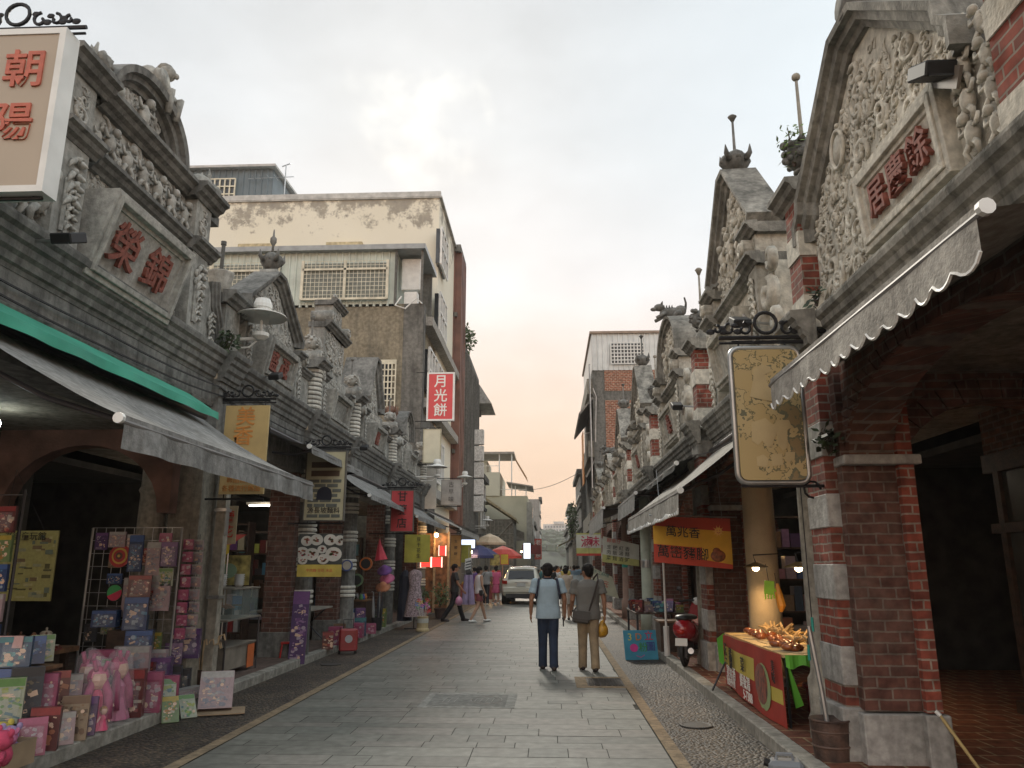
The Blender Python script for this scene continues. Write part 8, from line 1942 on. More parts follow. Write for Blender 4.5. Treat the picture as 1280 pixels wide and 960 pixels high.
def side_tables():
 r = random.Random(8)
 t = thing('goods_table', 'table heaped with mixed packets beyond the scooter, blue board at its foot', 'table', (2.2, 16, Zf)); mb = MB(); mb.box(1.62, 2.6, 15.2, 17.0, .72, .75); mb.build('table_top', WOODD, t); [MB().box(x-.02, x+.02, y-.02, y+.02, Zf, .72).build('leg', DARKM, t) for x in (1.66, 2.56) for y in (15.25, 16.95)]
 C = 'red blue yellow white green black teal pink brown purple'.split()
 G = 'small packets heaped on the right goods table'
 for k in range(20):
  i, j = k % 5, k//5; toy_box('%s packet in the %s row of the goods table heap, %s' % (C[(k*3) % 10], ('front', 'second', 'third', 'back')[j], ('at its left', 'left of centre', 'in the centre', 'right of centre', 'at its right')[i]),
   (1.72+.19*i, 15.35+.42*j, .75), .14+.05*r.random(), .10+.13*r.random(), .1, C[(k*3) % 10], r.uniform(-.6, .6), r.uniform(-.5, .1), group=G, window=False, nx=2, nz=2, name='goods_packet', cat='packet')
 o = thing('painted_board', 'blue hand-made board with coloured cut-out letters leaning on the right kerb', 'board', (0, 0, 0)); mb = MB(); mb.box(-.30, .30, -.012, .012, 0, .50); p = mb.build('board', mat('board_blue', (.06, .32, .48), .6, var=.1), o)
 for s, x, z, c in (('3', -.19, .38, (.65, .6, .12)), ('D', -.03, .38, (.75, .25, .05)), ('立', .16, .39, (.6, .05, .15)), ('粉', .04, .2, (.05, .3, .08)), ('圖', .18, .21, (.06, .06, .3))): text(s, .17, mat('cut_'+str(x), c, .5), p, (x, -.014, z), (1, 0, 0), (0, 0, 1), ext=.003, bold=.01)
 mb = MB(); mb.plate([(-.13+.075*math.cos(a*.5), .2+.07*math.sin(a*.5)) for a in range(12)], -.018, -.012, 'xz'); mb.tube([(-.1, -.015, .07), (-.02, -.015, .04), (.05, -.015, .08)], .006, 4); mb.build('pink_shape', mat('cut_pink', (.75, .06, .35), .5), p); place(o, (1.62, 14.35, .003), .2, rx=-.22)
 o = thing('glass_cabinet', 'dark low table with cups beside the blue board, right side', 'cabinet', (2.3, 14.9, Zf)); mb = MB(); mb.box(1.98, 2.5, 14.5, 15.1, .1, .62); mb.build('cabinet', WOODD, o); mb = MB(); mb.box(1.95, 2.53, 14.47, 15.13, .62, .65); mb.build('top', WOOD, o)
 for (x, y, w, h, c, lab) in ((1.05, 28, .42, 1.02, (.35, .42, .44), 'tall pale blue poster stand on the right beside walkers'), (1.7, 30, .5, .9, (.5, .52, .42), 'pale green poster stand farther right behind the blue one')):
  o = thing('poster_stand', lab, 'poster stand', (x, y, 0)); mb = MB(); mb.box(x-w/2, x+w/2, y-.03, y, .28, .28+h); mb.build('panel', mat('ps_%d' % int(x*10), c, .5, var=.3, scale=5), o); mb = MB(); [mb.tube([(x+q*w/2, y, .3+h), (x+q*w/2, y+.3 if k else y-.05, 0)], .015, 5) for q in (-1, 1) for k in (0, 1)]; mb.build('frame', STEEL, o)
 for (x, y, r_, m, lab) in ((2.3, 18.6, .15, mat('mint_plaster', (.42, .45, .36), .8, var=.15), 'pale green round column before the third right pier'), (2.35, 23.9, .15, mat('pinkish_plaster', (.36, .24, .19), .8, var=.15), 'pinkish round column with a turquoise band, fourth on the right')):
  o = thing('column', lab, 'column', (x, y, Zf)); mb = MB(); mb.lathe([(r_*1.3, 0), (r_*1.3, .5), (r_, .55), (r_*.92, 3.0), (r_*1.2, 3.1)], (x, y, Zf), 18); mb.build('shaft', m, o, smooth=True); mb = MB(); mb.lathe([(r_*.985, 1.45), (r_*1.01, 1.46), (r_*1.0, 1.62), (r_*.97, 1.63)], (x, y, Zf), 18); mb.build('band', mat('turquoise', (.02, .35, .28)) if 'pink' in lab else STEEL, o)
 o = thing('signpost', 'thin white post with a pale cable on the right kerb by the scooter', 'post', (2.0, 13.7, Zf)); mb = MB(); mb.tube([(2.0, 13.9, Zf), (2.0, 13.9, 2.2)], .02, 6); mb.build('post', WHITE, o); mb = MB(); mb.tube([(2.0, 13.9, Zf), (2.0, 13.9, .6)], .05, 8); mb.build('sleeve', WHITE, o)
side_tables()
SKIN = mat('skin', (.33, .17, .10), .55, var=.08); HAIRK = mat('black_hair', (.014, .011, .010), .75, var=.4, scale=40, bump=1, bscale=55, spec=.2)
SHOEK = mat('dark_shoe', (.03, .02, .018), .5)
def remesh(mb, name, m, parent, vox, it=2):
 me = bpy.data.meshes.new(name); me.from_pydata(mb.v, [], mb.f)
 bm = bmesh.new(); bm.from_mesh(me); bmesh.ops.recalc_face_normals(bm, faces=bm.faces[:]); bm.to_mesh(me); bm.free()
 o = bpy.data.objects.new(name, me); COL.objects.link(o)
 a = o.modifiers.new('r', 'REMESH'); a.mode = 'VOXEL'; a.voxel_size = vox
 s = o.modifiers.new('s', 'SMOOTH'); s.iterations = it; s.factor = .5
 bpy.context.view_layer.update()
 nm = bpy.data.meshes.new_from_object(o.evaluated_get(bpy.context.evaluated_depsgraph_get()))
 o.modifiers.clear(); o.data = nm; nm.materials.clear(); nm.materials.append(m)
 for p in nm.polygons: p.use_smooth = True
 o.parent = parent; return o
def limb(mb, pts, rad, n=12):
 mb.tube(pts, rad, n)
 for p, r in zip(pts, rad): mb.ball(p, r*.99, n, 8)
def oval(mb, secs, n=18):
 vs = [(x+w*math.cos(2*PI*i/n), y+d*math.sin(2*PI*i/n), z) for x, y, z, w, d in secs for i in range(n)]
 mb.add(vs, [(j*n+i, j*n+(i+1) % n, (j+1)*n+(i+1) % n, (j+1)*n+i) for j in range(len(secs)-1) for i in range(n)]+[tuple(range(n-1, -1, -1)), tuple((len(secs)-1)*n+i for i in range(n))])
def person(label, loc, rz, H=1.68, shirt=(.3, .4, .5), pants=(.02, .03, .06), stride=.12, arms=((-.05, 0), (.05, 0)), female=False, sleeves='short', legs='long', hair='short', detail=1, group=None, shirt_m=None, skin=None, lean=0, head_turn=0, shoe=None, forearm=(.05, .05), shirt_low=.86):
 """figure facing +Y at 1.68 m, then scaled; arms: (forward swing, outward) per side"""
 t = thing('person', label, 'person', (0, 0, 0), group); sk = skin or SKIN
 v = .0105 if detail == 2 else (.016 if detail == 1 else .026)
 sw = .165 if female else .195; hw = .135 if female else .125
 st = stride
 hip = [(-.08, 0, .88), (.08, 0, .88)]; knee = [(-.082, st*.55+.02, .48), (.078, -st*.45+.03, .48)]; ank = [(-.085, st*1.1, .075), (.075, -st*1.25, .085)]
 sh = [(-sw, lean, 1.385), (sw, lean, 1.385)]
 el, wr = [], []
 for i, q in enumerate((-1, 1)):
  f, o = arms[i]; e = (q*(sw+.035+o*.5), lean+f*.5-.02, 1.11); w = (q*(sw+.03+o*.8), lean+f+forearm[i], .86+abs(forearm[i])*.5+abs(f)*.15); el.append(e); wr.append(w)
 B = MB()
 oval(B, [(0, 0, .84, hw*.95, .09), (0, 0, .93, hw*1.08, .105), (0, lean*.3, 1.05, hw*(.85 if female else .98), .085), (0, lean*.7, 1.2, sw*.82, .10), (0, lean, 1.34, sw*.95, .095), (0, lean, 1.40, sw*.7, .07), (0, lean+.0, 1.44, .06, .055)])
 for i in (0, 1):
  limb(B, [hip[i], knee[i], ank[i]], [.083, .055, .038]); limb(B, [sh[i], el[i], wr[i]], [.052, .038, .026])
  limb(B, [(ank[i][0], ank[i][1]-.02, .045), (ank[i][0]*1.05, ank[i][1]+.13, .03)], [.035, .028], 8)
  w = Vector(wr[i]); d = (w-Vector(el[i])).normalized(); q = (-1, 1)[i]
  B.ball(w+d*.055, (.020, .038, .045), 8, 6)
  for k in range(4):
   a = w+d*.085+Vector((0, (k-1.5)*.019, 0)); l = (.052, .062, .058, .045)[k]
   limb(B, [a, a+d*l*.55+Vector((-q*.008, 0, 0)), a+d*l+Vector((-q*.026, 0, 0))], [.0095, .009, .0075], 6)
  a = w+d*.03+Vector((0, .028, 0)); limb(B, [a, a+d*.035+Vector((-q*.012, .024, 0)), a+d*.062+Vector((-q*.02, .026, 0))], [.012, .0105, .008], 6)
 ht = Matrix.Rotation(head_turn, 3, 'Z'); hc = Vector((0, lean+.015, 1.565))
 P = lambda x, y, z: tuple(hc+ht @ Vector((x, y, z)))
 limb(B, [(0, lean, 1.40), P(0, -.01, -.07)], [.058, .052])
 B.ball(hc, (.074, .092, .108), 16, 12, ht); B.ball(P(0, .03, -.05), (.055, .06, .06), 12, 8, ht)
 limb(B, [P(0, .09, .012), P(0, .11, -.022)], [.009, .014], 6); B.ball(P(0, .085, -.058), (.026, .012, .008), 8, 5, ht)
 for q in (-1, 1): B.ball(P(q*.076, -.005, -.005), (.012, .02, .03), 8, 6, ht)
 remesh(B, 'body', sk, t, v if detail != 2 else .0085, 2)
 e = MB(); [e.ball(P(q*.03, .083, .012), (.013, .008, .007), 8, 5, ht) for q in (-1, 1)]; e.build('eyes', BLACK, t, smooth=True)
 h = MB()
 h.ball(P(0, -.018, .04), (.09, .102, .098), 16, 12, ht); h.ball(P(0, -.045, -.01), (.079, .066, .085), 14, 10, ht)
 if hair == 'long': oval(h, [(P(0, -.06, 0)[0], P(0, -.06, 0)[1], 1.36, .07, .03), (P(0, -.06, 0)[0], P(0, -.06, 0)[1], 1.5, .085, .05), (P(0, -.04, 0)[0], P(0, -.04, 0)[1], 1.6, .085, .07)])
 if hair == 'bun': h.ball(P(0, -.12, .03), .042, 10, 8)
 o = remesh(h, 'hair', HAIRK if hair != 'brown' else mat('brown_hair', (.05, .025, .015), .5), t, v, 1)
 bm = bmesh.new(); bm.from_mesh(o.data); inv = ht.inverted()
 dl = [f for f in bm.faces if (lambda p: p.y > .058 and p.z < .055)(inv @ (f.calc_center_median()-hc))]; bmesh.ops.delete(bm, geom=dl, context='FACES'); bm.to_mesh(o.data); bm.free()
 S = MB(); k = .013
 W_ = .172 if female else .192
 oval(S, [(0, 0, shirt_low, W_+.004, .125), (.004, 0, shirt_low+.08, W_, .128), (-.003, lean*.3, 1.04, W_*.92, .115), (0, lean*.7, 1.2, W_*.98, .122), (0, lean, 1.32, sw+.012, .115), (0, lean, 1.38, sw*.93, .09), (0, lean, 1.42, sw*.55, .068), (0, lean, 1.442, .062, .056)])
 for i in (0, 1):
  if sleeves == 'none': continue
  s_, e_ = Vector(sh[i]), Vector(el[i])
  if sleeves == 'short': limb(S, [s_, s_+(e_-s_)*.4], [.068, .066]); S.tube([s_+(e_-s_)*.4, s_+(e_-s_)*.66], [.070, .078], 12)
  else: limb(S, [s_, e_, Vector(wr[i])], [.066, .05, .038])
 sm = shirt_m or mat('shirt_%.2f_%.2f_%.2f' % shirt, shirt, .85, var=.1, scale=6, bump=.35, bscale=14)
 remesh(S, 'shirt', sm, t, v, 1 if detail == 2 else 1)
 T = MB(); oval(T, [(0, 0, .80, hw*1.0+k, .10+k*.7), (0, 0, .9, hw*1.06+k*.8, .104+k*.6), (0, 0, .98, hw*.98+k*.4, .095+k*.5)])
 pm = mat('pants_%.2f_%.2f_%.2f' % pants, pants, .85, var=.2, scale=7, bump=.35, bscale=14)
 for i in (0, 1):
  H_, K_, A_ = Vector(hip[i]), Vector(knee[i]), Vector(ank[i])
  if legs == 'long': M_ = (H_+K_)/2; limb(T, [H_, M_+Vector((0, .012, 0)), K_], [.092, .086, .073]); T.tube([K_, (K_+A_)/2+Vector((0, -.015, 0)), A_+Vector((0, -.012, .02)), A_+Vector((0, 0, -.03))], [.073, .067, .066, .07], 14)
  elif legs == 'skirt': pass
  else: T.tube([H_, H_+(K_-H_)*.62], [.098, .098], 14)
 if legs == 'skirt': oval(T, [(0, 0, .5, .2, .17), (0, 0, .75, .165, .14), (0, 0, .9, hw*1.1, .115)])
 remesh(T, 'trousers' if legs == 'long' else ('shorts' if legs == 'short' else 'skirt'), pm, t, v, 1)
 for i in (0, 1):
  F = MB(); a = ank[i]; limb(F, [(a[0], a[1]-.035, .045), (a[0]*1.05, a[1]+.06, .04), (a[0]*1.08, a[1]+.15, .03)], [.043, .044, .034], 10)
  for j, (x, y, z) in enumerate(F.v): F.v[j] = (x, y, max(.0, z))
  F.build('shoe', shoe or SHOEK, t, smooth=True)
 s = H/1.68; place(t, loc, rz, s=s); t.scale = (s*1.07, s*1.05, s); return t, [tuple(Vector(w)) for w in wr]
def on(o, root): o.parent = root; return o
CREAMP = (.40, .30, .19)
p1, w1 = person('man in pale blue T-shirt and dark jeans walking away in mid-street, straps on his shoulders', (-.02, 12.95, 0), .04, 1.64, (.34, .44, .50), (.018, .032, .065), .09, arms=((.02, .05), (.04, .05)), detail=2, forearm=(.02, .04), shirt_low=.80)
m_ = MB()
for q in (-1, 1):
 m_ = MB(); pts = [(q*.135, .11, 1.15), (q*.14, .115, 1.34), (q*.135, .04, 1.452), (q*.14, -.06, 1.435), (q*.155, -.118, 1.33), (q*.175, -.112, 1.2), (q*.19, -.06, 1.12)]
 m_.tube(pts, .018, 6); m_.build('backpack_strap', mat('strap_navy', (.015, .018, .04), .7), p1)
m_ = MB(); m_.tube([(.062*math.cos(2*PI*k/20), .0+.06*math.sin(2*PI*k/20), 1.447) for k in range(21)], .014, 6, cap=False); m_.build('collar', MC['strap_navy'], p1)
ph = thing('mobile_phone', 'black phone held low in the right hand of the man in pale blue', 'phone', (0, 0, 0)); m_ = MB(); m_.cbox((0, 0, 0), (.012, .07, .13)); m_.build('body', BLACK, ph); m_ = MB(); m_.cbox((.007, 0, 0), (.002, .06, .11)); m_.build('screen', WINDK, ph); place(ph, (.225, 13.03, .72), .1)
p2, w2 = person('man in grey T-shirt and khaki trousers walking away, shoulder bag at his left hip', (.62, 12.85, 0), .10, 1.63, (.155, .15, .135), (.31, .235, .145), .10, arms=((.06, .02), (-.02, .04)), detail=2, head_turn=R(35), forearm=(.1, .03), shirt_low=.80)
sb = thing('shoulder_bag', 'dark grey shoulder bag hanging at the hip of the man in the grey shirt', 'bag', (0, 0, 0)); m_ = MB(); m_.cbox((0, 0, 0), (.27, .09, .19), ry=.12); m_.build('bag', mat('bag_grey', (.085, .078, .072), .75, bump=.3), sb, bevel=.03)
m_ = MB(); m_.cbox((.0, -.05, .03), (.28, .012, .13), ry=.12); m_.build('flap', MC['bag_grey'], sb, bevel=.004)
m_ = MB(); m_.tube([(.13, -.0, .09), (.2, -.02, .3), (.28, -.03, .56), (.285, .05, .665), (.25, .16, .6), (.1, .22, .3), (-.08, .16, .1), (-.13, .03, .09)], .013, 6); m_.build('strap', mat('strap_brown', (.03, .02, .016), .6), sb); place(sb, (.50, 12.72, .82), .1)
yb = thing('plastic_bag', 'yellow-orange plastic bag carried in the right hand of the man in grey', 'bag', (0, 0, 0)); m_ = MB(); m_.tube([(0, 0, .0), (0, .01, -.04), (.0, 0, -.12), (-.01, 0, -.2), (0, 0, -.26)], [.02, .045, .09, .10, .05], 10); m_.build('bag', mat('yellow_film', (.62, .33, .03), .3, var=.3, scale=14, bump=.8, bscale=20), yb, smooth=True); m_ = MB(); [m_.tube([(q*.02, 0, -.02), (q*.015, 0, .05), (0, 0, .06)], .006, 4) for q in (-1, 1)]; m_.build('handle', MC['yellow_film'], yb); place(yb, (.85, 12.93, .76), 0)
LS = mat('skin_fair', (.45, .27, .18), .55, var=.08)
p3, w3 = person('man in dark shirt and black trousers striding to the right with a pink bag', (-2.85, 23.9, 0), R(-75), 1.66, (.03, .035, .035), (.012, .012, .014), .26, arms=((.0, .02), (.16, .02)), detail=1)
pb = thing('plastic_bag', 'pink plastic bag hanging from the hand of the striding man in black', 'bag', (0, 0, 0)); m_ = MB(); m_.tube([(0, 0, 0), (0, 0, -.06), (0, 0, -.18), (0, 0, -.27)], [.02, .09, .12, .06], 10); m_.build('bag', mat('pink_film', (.55, .25, .38), .4), pb, smooth=True); m_ = MB(); m_.tube([(0, 0, -.02), (0, 0, .05)], .012, 4); m_.build('handle', MC['pink_film'], pb); place(pb, (-2.68, 23.62, .74))
p4, w4 = person('woman in white sleeveless top and patterned shorts crossing, black hip bag', (-2.08, 23.6, 0), R(-60), 1.58, (.62, .60, .58), (.25, .07, .08), .24, female=True, sleeves='none', legs='short', hair='bun', skin=LS, detail=1, shoe=WHITE)
hb = thing('hip_bag', 'small black bag at the hip of the woman in white top and shorts', 'bag', (0, 0, 0)); m_ = MB(); m_.cbox((0, 0, 0), (.2, .08, .16)); m_.build('bag', BLACK, hb, bevel=.02); m_ = MB(); m_.tube([(-.08, 0, .08), (.0, .04, .4), (.1, .1, .58)], .008, 4); m_.build('strap', BLACK, hb); place(hb, (-2.02, 23.44, .84), R(-60))
person('woman in beige top and pale skirt walking away between the two men', (.52, 24.8, 0), .0, 1.56, (.46, .38, .30), (.42, .36, .30), .08, female=True, legs='skirt', skin=LS, detail=1)
person('woman in a dark shirt working behind the snack counter on the left', (-5.35, 11.9, Zf), R(-80), 1.52, (.025, .03, .05), (.03, .03, .035), .04, arms=((.22, .0), (.25, 0)), female=True, hair='bun', detail=1, forearm=(.2, .2))
V_ = [('grey striped top', (.28, .27, .26), 'dark trousers', (.02, .02, .025)), ('pink top', (.55, .10, .2), 'pink skirt', (.5, .1, .18)), ('purple top', (.16, .08, .25), 'black shorts', (.03, .03, .03)), ('black shirt', (.02, .02, .02), 'grey trousers', (.15, .15, .15)),
   ('white shirt', (.6, .6, .58), 'navy shorts', (.03, .04, .1)), ('red shirt', (.42, .05, .04), 'khaki trousers', (.25, .2, .13)), ('teal shirt', (.06, .2, .22), 'black trousers', (.02, .02, .02)), ('yellow top', (.5, .38, .1), 'brown skirt', (.14, .08, .05)), ('sky-blue shirt', (.25, .4, .55), 'white trousers', (.5, .5, .48)), ('orange shirt', (.55, .2, .05), 'dark jeans', (.03, .04, .07))]
PR = []
near = [(-2.72, 34.2, 0, 'standing left of the white car'), (-2.32, 34.6, 1, 'just left of the white car'), (-3.35, 35.6, 2, 'in front of the market stall'), (.02, 30.5, 3, 'just right of the white car'), (.25, 33.5, 4, 'standing right of the white car')]
for x, y, k, wh in near:
 a = V_[k]; q = person('person in %s and %s %s' % (a[0], a[2], wh), (x, y, 0), 0 if k != 1 else .4, 1.62-.03*(k % 3), a[1], a[3], .08, female=k in (1, 2), legs='skirt' if 'skirt' in a[2] else ('short' if 'shorts' in a[2] else 'long'), detail=0, group='people around the white car', shoe=WHITE if k < 2 else None, skin=LS if k % 2 else None)[0]; PR.append(q)
for k in (5, 6, 7, 8, 9):
 a = V_[k]; PR.append(person('person in %s and %s in the crowd just beyond the white car' % (a[0], a[2]), ((-2.6, -.2, .75, 1.3, .4)[k-5], (39, 37, 36, 41, 44)[k-5], 0), .3*(k % 3)-.3, 1.64, a[1], a[3], .12, female=k % 2 == 1, legs='skirt' if 'skirt' in a[2] else 'long', detail=0, group='distant crowd', skin=LS if k % 2 else None)[0])
r = random.Random(17); side_ = ('left', 'centre-left', 'centre', 'centre-right', 'right')
cnt = {}
for k in range(44):
 src = PR[k % 10]; y = 42+k*1.05+r.random(); x = -2.6+4.6*((k*3+k//10) % 5)/4+r.uniform(-.3, .3)
 if y < 60 and x < -2.2: x += 1
 a = V_[k % 10]; z = ('near', 'middle', 'far', 'farthest')[min(3, k//11)]
 dup(src, (x, y, 0), r.uniform(-.6, .6) + (PI if k % 3 == 0 else 0), 'walker in %s in the %s part of the crowd, %s' % (a[0], z, side_[(k*3+k//10) % 5]), 'distant crowd')
def car():
 t = thing('car', 'pearl white small crossover seen from behind, standing on the left half of the street', 'car', (0, 0, 0))
 body = mat('pearl_paint', (.62, .60, .50), .22, var=.03, coat=1)
 def sec(y, zb, w, zs, ws, zr, wr_):
  return [(0, zb), (w*.8, zb), (w, zb+.12), (w, zs-.15), (w*.97, zs), (ws, zs+.03), (wr_+.03, zr-.06), (wr_*.82, zr), (0, zr+.02)], y
 S = [sec(0, .38, .78, .95, .72, .98, .64), sec(.06, .32, .85, .99, .76, 1.05, .66), sec(.22, .28, .885, 1.0, .80, 1.36, .64), sec(.42, .26, .89, 1.0, .81, 1.56, .62), (sec(.9, .24, .89, .98, .82, 1.61, .62)), sec(1.8, .24, .885, .96, .82, 1.60, .62), sec(2.45, .24, .885, .95, .82, 1.50, .60), sec(3.05, .24, .885, .94, .82, 1.06, .66), sec(3.6, .26, .87, .92, .78, .96, .6), sec(4.1, .30, .80, .80, .68, .84, .5), sec(4.3, .38, .70, .68, .6, .70, .45)]
 vs = []; n = 9
 for pr, y in S: vs += [(x, y, z) for x, z in pr]+[(-x, y, z) for x, z in pr[1:-1][::-1]]
 k = 16; mb = MB(); mb.add(vs, [(j*k+i, j*k+(i+1) % k, (j+1)*k+(i+1) % k, (j+1)*k+i) for j in range(len(S)-1) for i in range(k)]+[tuple(range(k)), tuple((len(S)-1)*k+i for i in range(k))])
 o = mb.build('body', body, t, smooth=True); m = o.modifiers.new('s', 'SUBSURF'); m.levels = m.render_levels = 2
 dg = mat('car_glass', (.015, .018, .02), .06, var=.05)
 mb = MB(); mb.add([(-.58, .075, 1.06), (.58, .075, 1.06), (.53, .30, 1.43), (-.53, .30, 1.43)], [(0,1,2,3)]); mb.v = [(x, y-.035+ (0 if z < 1.1 else -.03), z) for x, y, z in mb.v]; mb.build('rear_window', dg, t, normals=False)
 for q in (-1, 1):
  mb = MB(); mb.add([(q*.83, .55, 1.05), (q*.845, 2.75, 1.02), (q*.70, 2.3, 1.42), (q*.675, .75, 1.48)], [(0,1,2,3)]); mb.build('side_window', dg, t, normals=False)
  mb = MB(); mb.add([(q*.84, -.0, .88), (q*.60, -.045, .86), (q*.62, -.03, 1.0), (q*.82, .03, 1.02)], [(0,1,2,3)]); mb.v = [(x, y-.02, z) for x, y, z in mb.v]; mb.cbox((q*.72, .0, .94), (.23, .07, .13), rz=q*.25); mb.build('tail_light', mat('tail_lamp', (.35, .03, .02), .15), t, bevel=.015)
  mb = MB(); mb.cbox((q*.93, 2.6, 1.05), (.16, .1, .12)); mb.build('mirror', body, t, bevel=.03)
  mb = MB(); mb.tube([(q*.60, .7, 1.62), (q*.60, 2.1, 1.62)], .018, 6); mb.build('roof_rail', STEEL, t)
  mb = MB(); mb.cbox((q*.6, 4.22, .72), (.25, .1, .1)); mb.build('headlight', glass('head_glass', alpha=.8), t)
  for y in (.78, 3.4):
   mb = MB(); mb.tube([(q*.70, y, .33), (q*.72, y, .33), (q*.88, y, .33), (q*.90, y, .33)], [.28, .33, .33, .28], 26); w = mb.build('wheel', BLACK, t); mb = MB(); mb.tube([(q*.86, y, .33), (q*.905, y, .33)], .2, 18); mb.build('rim', STEEL, w)
   mb = MB(); mb.tube([(q*.60, y, .34), (q*.897, y, .34)], .385, 24); mb.build('wheel_arch', BLACK, t)
 mb = MB(); mb.cbox((0, .03, .36), (1.35, .12, .2)); mb.build('lower_bumper', mat('bumper_black', (.03, .03, .03), .6), t, bevel=.02)
 mb = MB(); mb.cbox((0, -.0, .62), (1.6, .08, .24)); mb.build('bumper', body, t, bevel=.035)
 mb = MB(); mb.cbox((0, -.035, .83), (.38, .015, .15)); pl = mb.build('number_plate', mat('plate_pale', (.5, .52, .5), .4), t); mb = MB(); mb.cbox((0, -.02, .93), (.56, .02, .025)); mb.build('trim', STEEL, t)
 mb = MB(); mb.cbox((0, .26, 1.56), (1.1, .22, .035)); mb.build('spoiler', body, t, bevel=.01); mb = MB(); mb.tube([(-.25, .02, 1.09), (.1, .05, 1.13)], .01, 4); mb.build('wiper', BLACK, t)
 place(t, (-1.20, 34.3, 0), R(-3), s=1)
car()
def world():
 w = bpy.data.worlds.new('World'); scene.world = w; w.use_nodes = True
 nt = w.node_tree; L = nt.links; bg = nt.nodes['Background']
 sky = N(nt, 'ShaderNodeTexSky'); sky.sky_type = 'NISHITA'; sky.sun_disc = False
 sky.sun_elevation = SUN_EL; sky.sun_rotation = SUN_ROT; sky.dust_density = 4
 tc = N(nt, 'ShaderNodeTexCoord'); sp = N(nt, 'ShaderNodeSeparateXYZ'); L.new(tc.outputs['Generated'], sp.inputs[0])
 ramp = N(nt, 'ShaderNodeValToRGB'); e = ramp.color_ramp.elements
 stops = [(0.0, 'ebbf9e'), (.05, 'f0c9a8'), (.13, 'f3d4b9'), (.24, 'ead6c8'), (.36, 'd9d6d5'), (.52, 'c9cdd0'), (1.0, 'bec4c8')]
 while len(e) < len(stops): e.new(.5)
 for q, (p, c) in zip(e, stops): q.position = p; q.color = (*hexc(c), 1)
 no = N(nt, 'ShaderNodeTexNoise'); no.inputs['Scale'].default_value = 2.6; no.inputs['Detail'].default_value = 6; no.inputs['Roughness'].default_value = .55
 mp = N(nt, 'ShaderNodeMapping'); mp.inputs['Scale'].default_value = (1, 1, 1.9); L.new(tc.outputs['Generated'], mp.inputs[0]); L.new(mp.outputs[0], no.inputs['Vector'])
 ad = N(nt, 'ShaderNodeMath', operation='MULTIPLY_ADD'); L.new(no.outputs['Fac'], ad.inputs[0]); ad.inputs[1].default_value = .10;
 sh = N(nt, 'ShaderNodeMath', operation='SUBTRACT'); L.new(sp.outputs[2], sh.inputs[0]); sh.inputs[1].default_value = .05
 L.new(sh.outputs[0], ad.inputs[2]); L.new(ad.outputs[0], ramp.inputs[0])
 cr = N(nt, 'ShaderNodeMapRange'); cr.inputs[1].default_value = .35; cr.inputs[2].default_value = .68; cr.inputs[3].default_value = .84; cr.inputs[4].default_value = 1.10
 L.new(no.outputs['Fac'], cr.inputs[0])
 m1 = N(nt, 'ShaderNodeMix', data_type='RGBA', blend_type='MULTIPLY'); m1.inputs[0].default_value = 1; L.new(ramp.outputs[0], m1.inputs[6]); L.new(cr.outputs[0], m1.inputs[7])
 sd = Vector((math.sin(SUN_AZ)*math.cos(SUN_EL), math.cos(SUN_AZ)*math.cos(SUN_EL), math.sin(SUN_EL)))
 dt = N(nt, 'ShaderNodeVectorMath', operation='DOT_PRODUCT');
 nrm = N(nt, 'ShaderNodeVectorMath', operation='NORMALIZE'); L.new(tc.outputs['Generated'], nrm.inputs[0]);
 wn = N(nt, 'ShaderNodeTexNoise'); wn.inputs['Scale'].default_value = 9; wn.inputs['Detail'].default_value = 6; L.new(tc.outputs['Generated'], wn.inputs['Vector'])
 L.new(nrm.outputs[0], dt.inputs[0]); dt.inputs[1].default_value = sd
 wp = N(nt, 'ShaderNodeMath', operation='MULTIPLY_ADD'); L.new(wn.outputs['Fac'], wp.inputs[0]); wp.inputs[1].default_value = .028;
 L.new(dt.outputs['Value'], wp.inputs[2])
 g1 = N(nt, 'ShaderNodeMapRange', interpolation_type='SMOOTHERSTEP'); g1.inputs[1].default_value = 1.0095; g1.inputs[2].default_value = 1.0175; g1.inputs[3].default_value = 0; g1.inputs[4].default_value = .20
 L.new(wp.outputs[0], g1.inputs[0])
 g2 = N(nt, 'ShaderNodeMapRange', interpolation_type='SMOOTHSTEP'); g2.inputs[1].default_value = .80; g2.inputs[2].default_value = 1.01; g2.inputs[3].default_value = 0; g2.inputs[4].default_value = .02
 L.new(wp.outputs[0], g2.inputs[0])
 gs = N(nt, 'ShaderNodeMath', operation='ADD'); L.new(g1.outputs[0], gs.inputs[0]); L.new(g2.outputs[0], gs.inputs[1])
 gv = N(nt, 'ShaderNodeMix', data_type='RGBA', blend_type='ADD'); gv.inputs[0].default_value = 1
 gc = N(nt, 'ShaderNodeVectorMath', operation='SCALE'); gc.inputs[0].default_value = (1.0, .93, .72); L.new(gs.outputs[0], gc.inputs['Scale'])
 L.new(m1.outputs[2], gv.inputs[6]); L.new(gc.outputs[0], gv.inputs[7])
 cl = N(nt, 'ShaderNodeMapRange'); cl.inputs[1].default_value = .0; cl.inputs[2].default_value = .55; cl.inputs[3].default_value = 0; cl.inputs[4].default_value = 1
 L.new(sp.outputs[0], cl.inputs[0])
 ch = N(nt, 'ShaderNodeMapRange'); ch.inputs[1].default_value = .12; ch.inputs[2].default_value = .45; L.new(sp.outputs[2], ch.inputs[0])
 cm = N(nt, 'ShaderNodeMath', operation='MULTIPLY'); L.new(cl.outputs[0], cm.inputs[0]); L.new(ch.outputs[0], cm.inputs[1])
 mc = N(nt, 'ShaderNodeMix', data_type='RGBA'); L.new(cm.outputs[0], mc.inputs[0]); L.new(gv.outputs[2], mc.inputs[6]); mc.inputs[7].default_value = (*hexc('dde8ee'), 1)
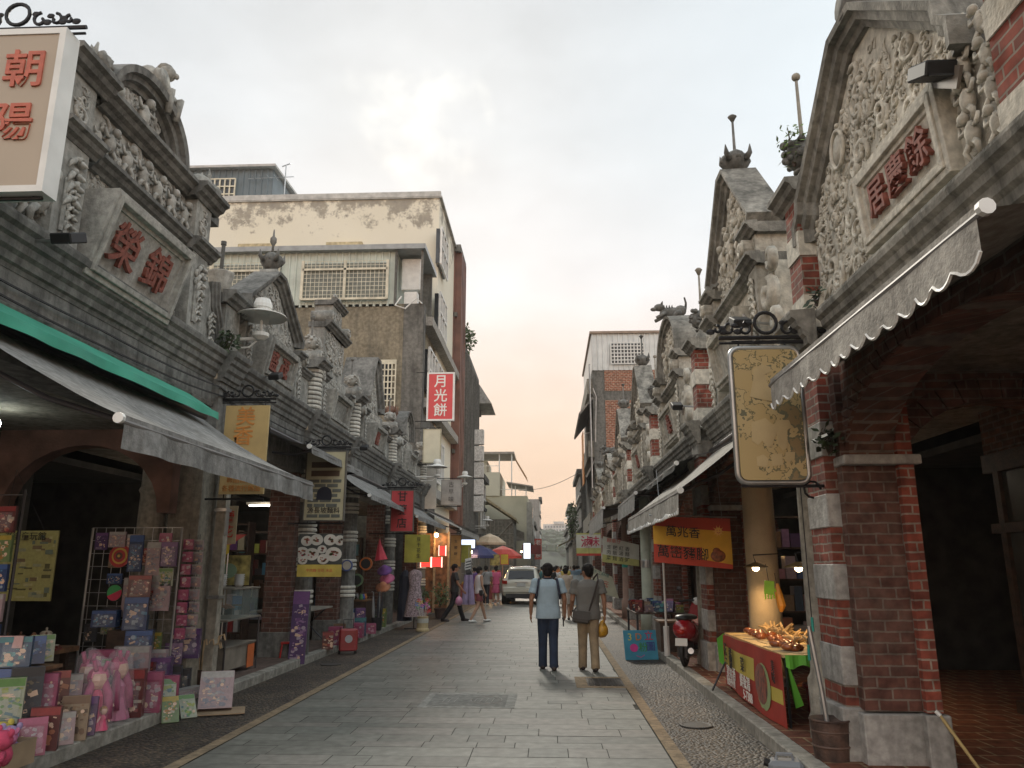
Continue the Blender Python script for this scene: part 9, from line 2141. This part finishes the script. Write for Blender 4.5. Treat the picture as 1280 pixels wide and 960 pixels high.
 bk = N(nt, 'ShaderNodeMapRange'); bk.inputs[1].default_value = .1; bk.inputs[2].default_value = -.7; bk.inputs[3].default_value = 1; bk.inputs[4].default_value = 1.7
 L.new(sp.outputs[1], bk.inputs[0])
 sc = N(nt, 'ShaderNodeVectorMath', operation='SCALE'); s2 = N(nt, 'ShaderNodeMath', operation='MULTIPLY'); s2.inputs[1].default_value = 10.8; L.new(bk.outputs[0], s2.inputs[0]); L.new(s2.outputs[0], sc.inputs['Scale']); L.new(mc.outputs[2], sc.inputs[0])
 fm = N(nt, 'ShaderNodeMix', data_type='RGBA'); fm.inputs[0].default_value = .975; L.new(sky.outputs[0], fm.inputs[6]); L.new(sc.outputs[0], fm.inputs[7])
 L.new(fm.outputs[2], bg.inputs['Color']); bg.inputs['Strength'].default_value = .1
SUN_EL = R(32.5); SUN_AZ = R(-11)      # azimuth from +Y towards +X
SUN_ROT = SUN_AZ
world()
sl = bpy.data.lights.new('sun', 'SUN'); sl.energy = 2.0; sl.angle = R(10); sl.color = (1, .93, .8)
so = bpy.data.objects.new('sun', sl); COL.objects.link(so)
sdir = Vector((math.sin(SUN_AZ)*math.cos(SUN_EL), math.cos(SUN_AZ)*math.cos(SUN_EL), math.sin(SUN_EL)))
so.rotation_euler = sdir.to_track_quat('Z', 'Y').to_euler(); so.location = (0, 0, 30)
cam = bpy.data.cameras.new('camera'); co = bpy.data.objects.new('camera', cam); COL.objects.link(co)
cam.sensor_width = 36; cam.lens = 961/1280*36; cam.clip_end = 4000; cam.clip_start = .05
co.location = (0, 0, 1.6); co.rotation_euler = (PI/2+R(13.347), 0, R(2.6666))
scene.camera = co
scene.view_settings.view_transform = 'Standard'; scene.view_settings.look = 'None'; scene.view_settings.exposure = .30; scene.view_settings.gamma = 1
scene.cycles.max_bounces = 6; scene.cycles.diffuse_bounces = 3; scene.cycles.glossy_bounces = 2
hz = MB(); hz.box(-950, 950, -65, 1550, -2.0, 46)
HZ = bpy.data.materials.new('haze_air'); HZ.use_nodes = True
nt = HZ.node_tree; nt.nodes.remove(nt.nodes['Principled BSDF']); pv = nt.nodes.new('ShaderNodeVolumePrincipled')
pv.inputs['Color'].default_value = (.95, .92, .88, 1); pv.inputs['Density'].default_value = .0006; pv.inputs['Anisotropy'].default_value = 0
nt.links.new(pv.outputs[0], nt.nodes['Material Output'].inputs['Volume'])
tag(hz.build('haze', HZ), kind='stuff')
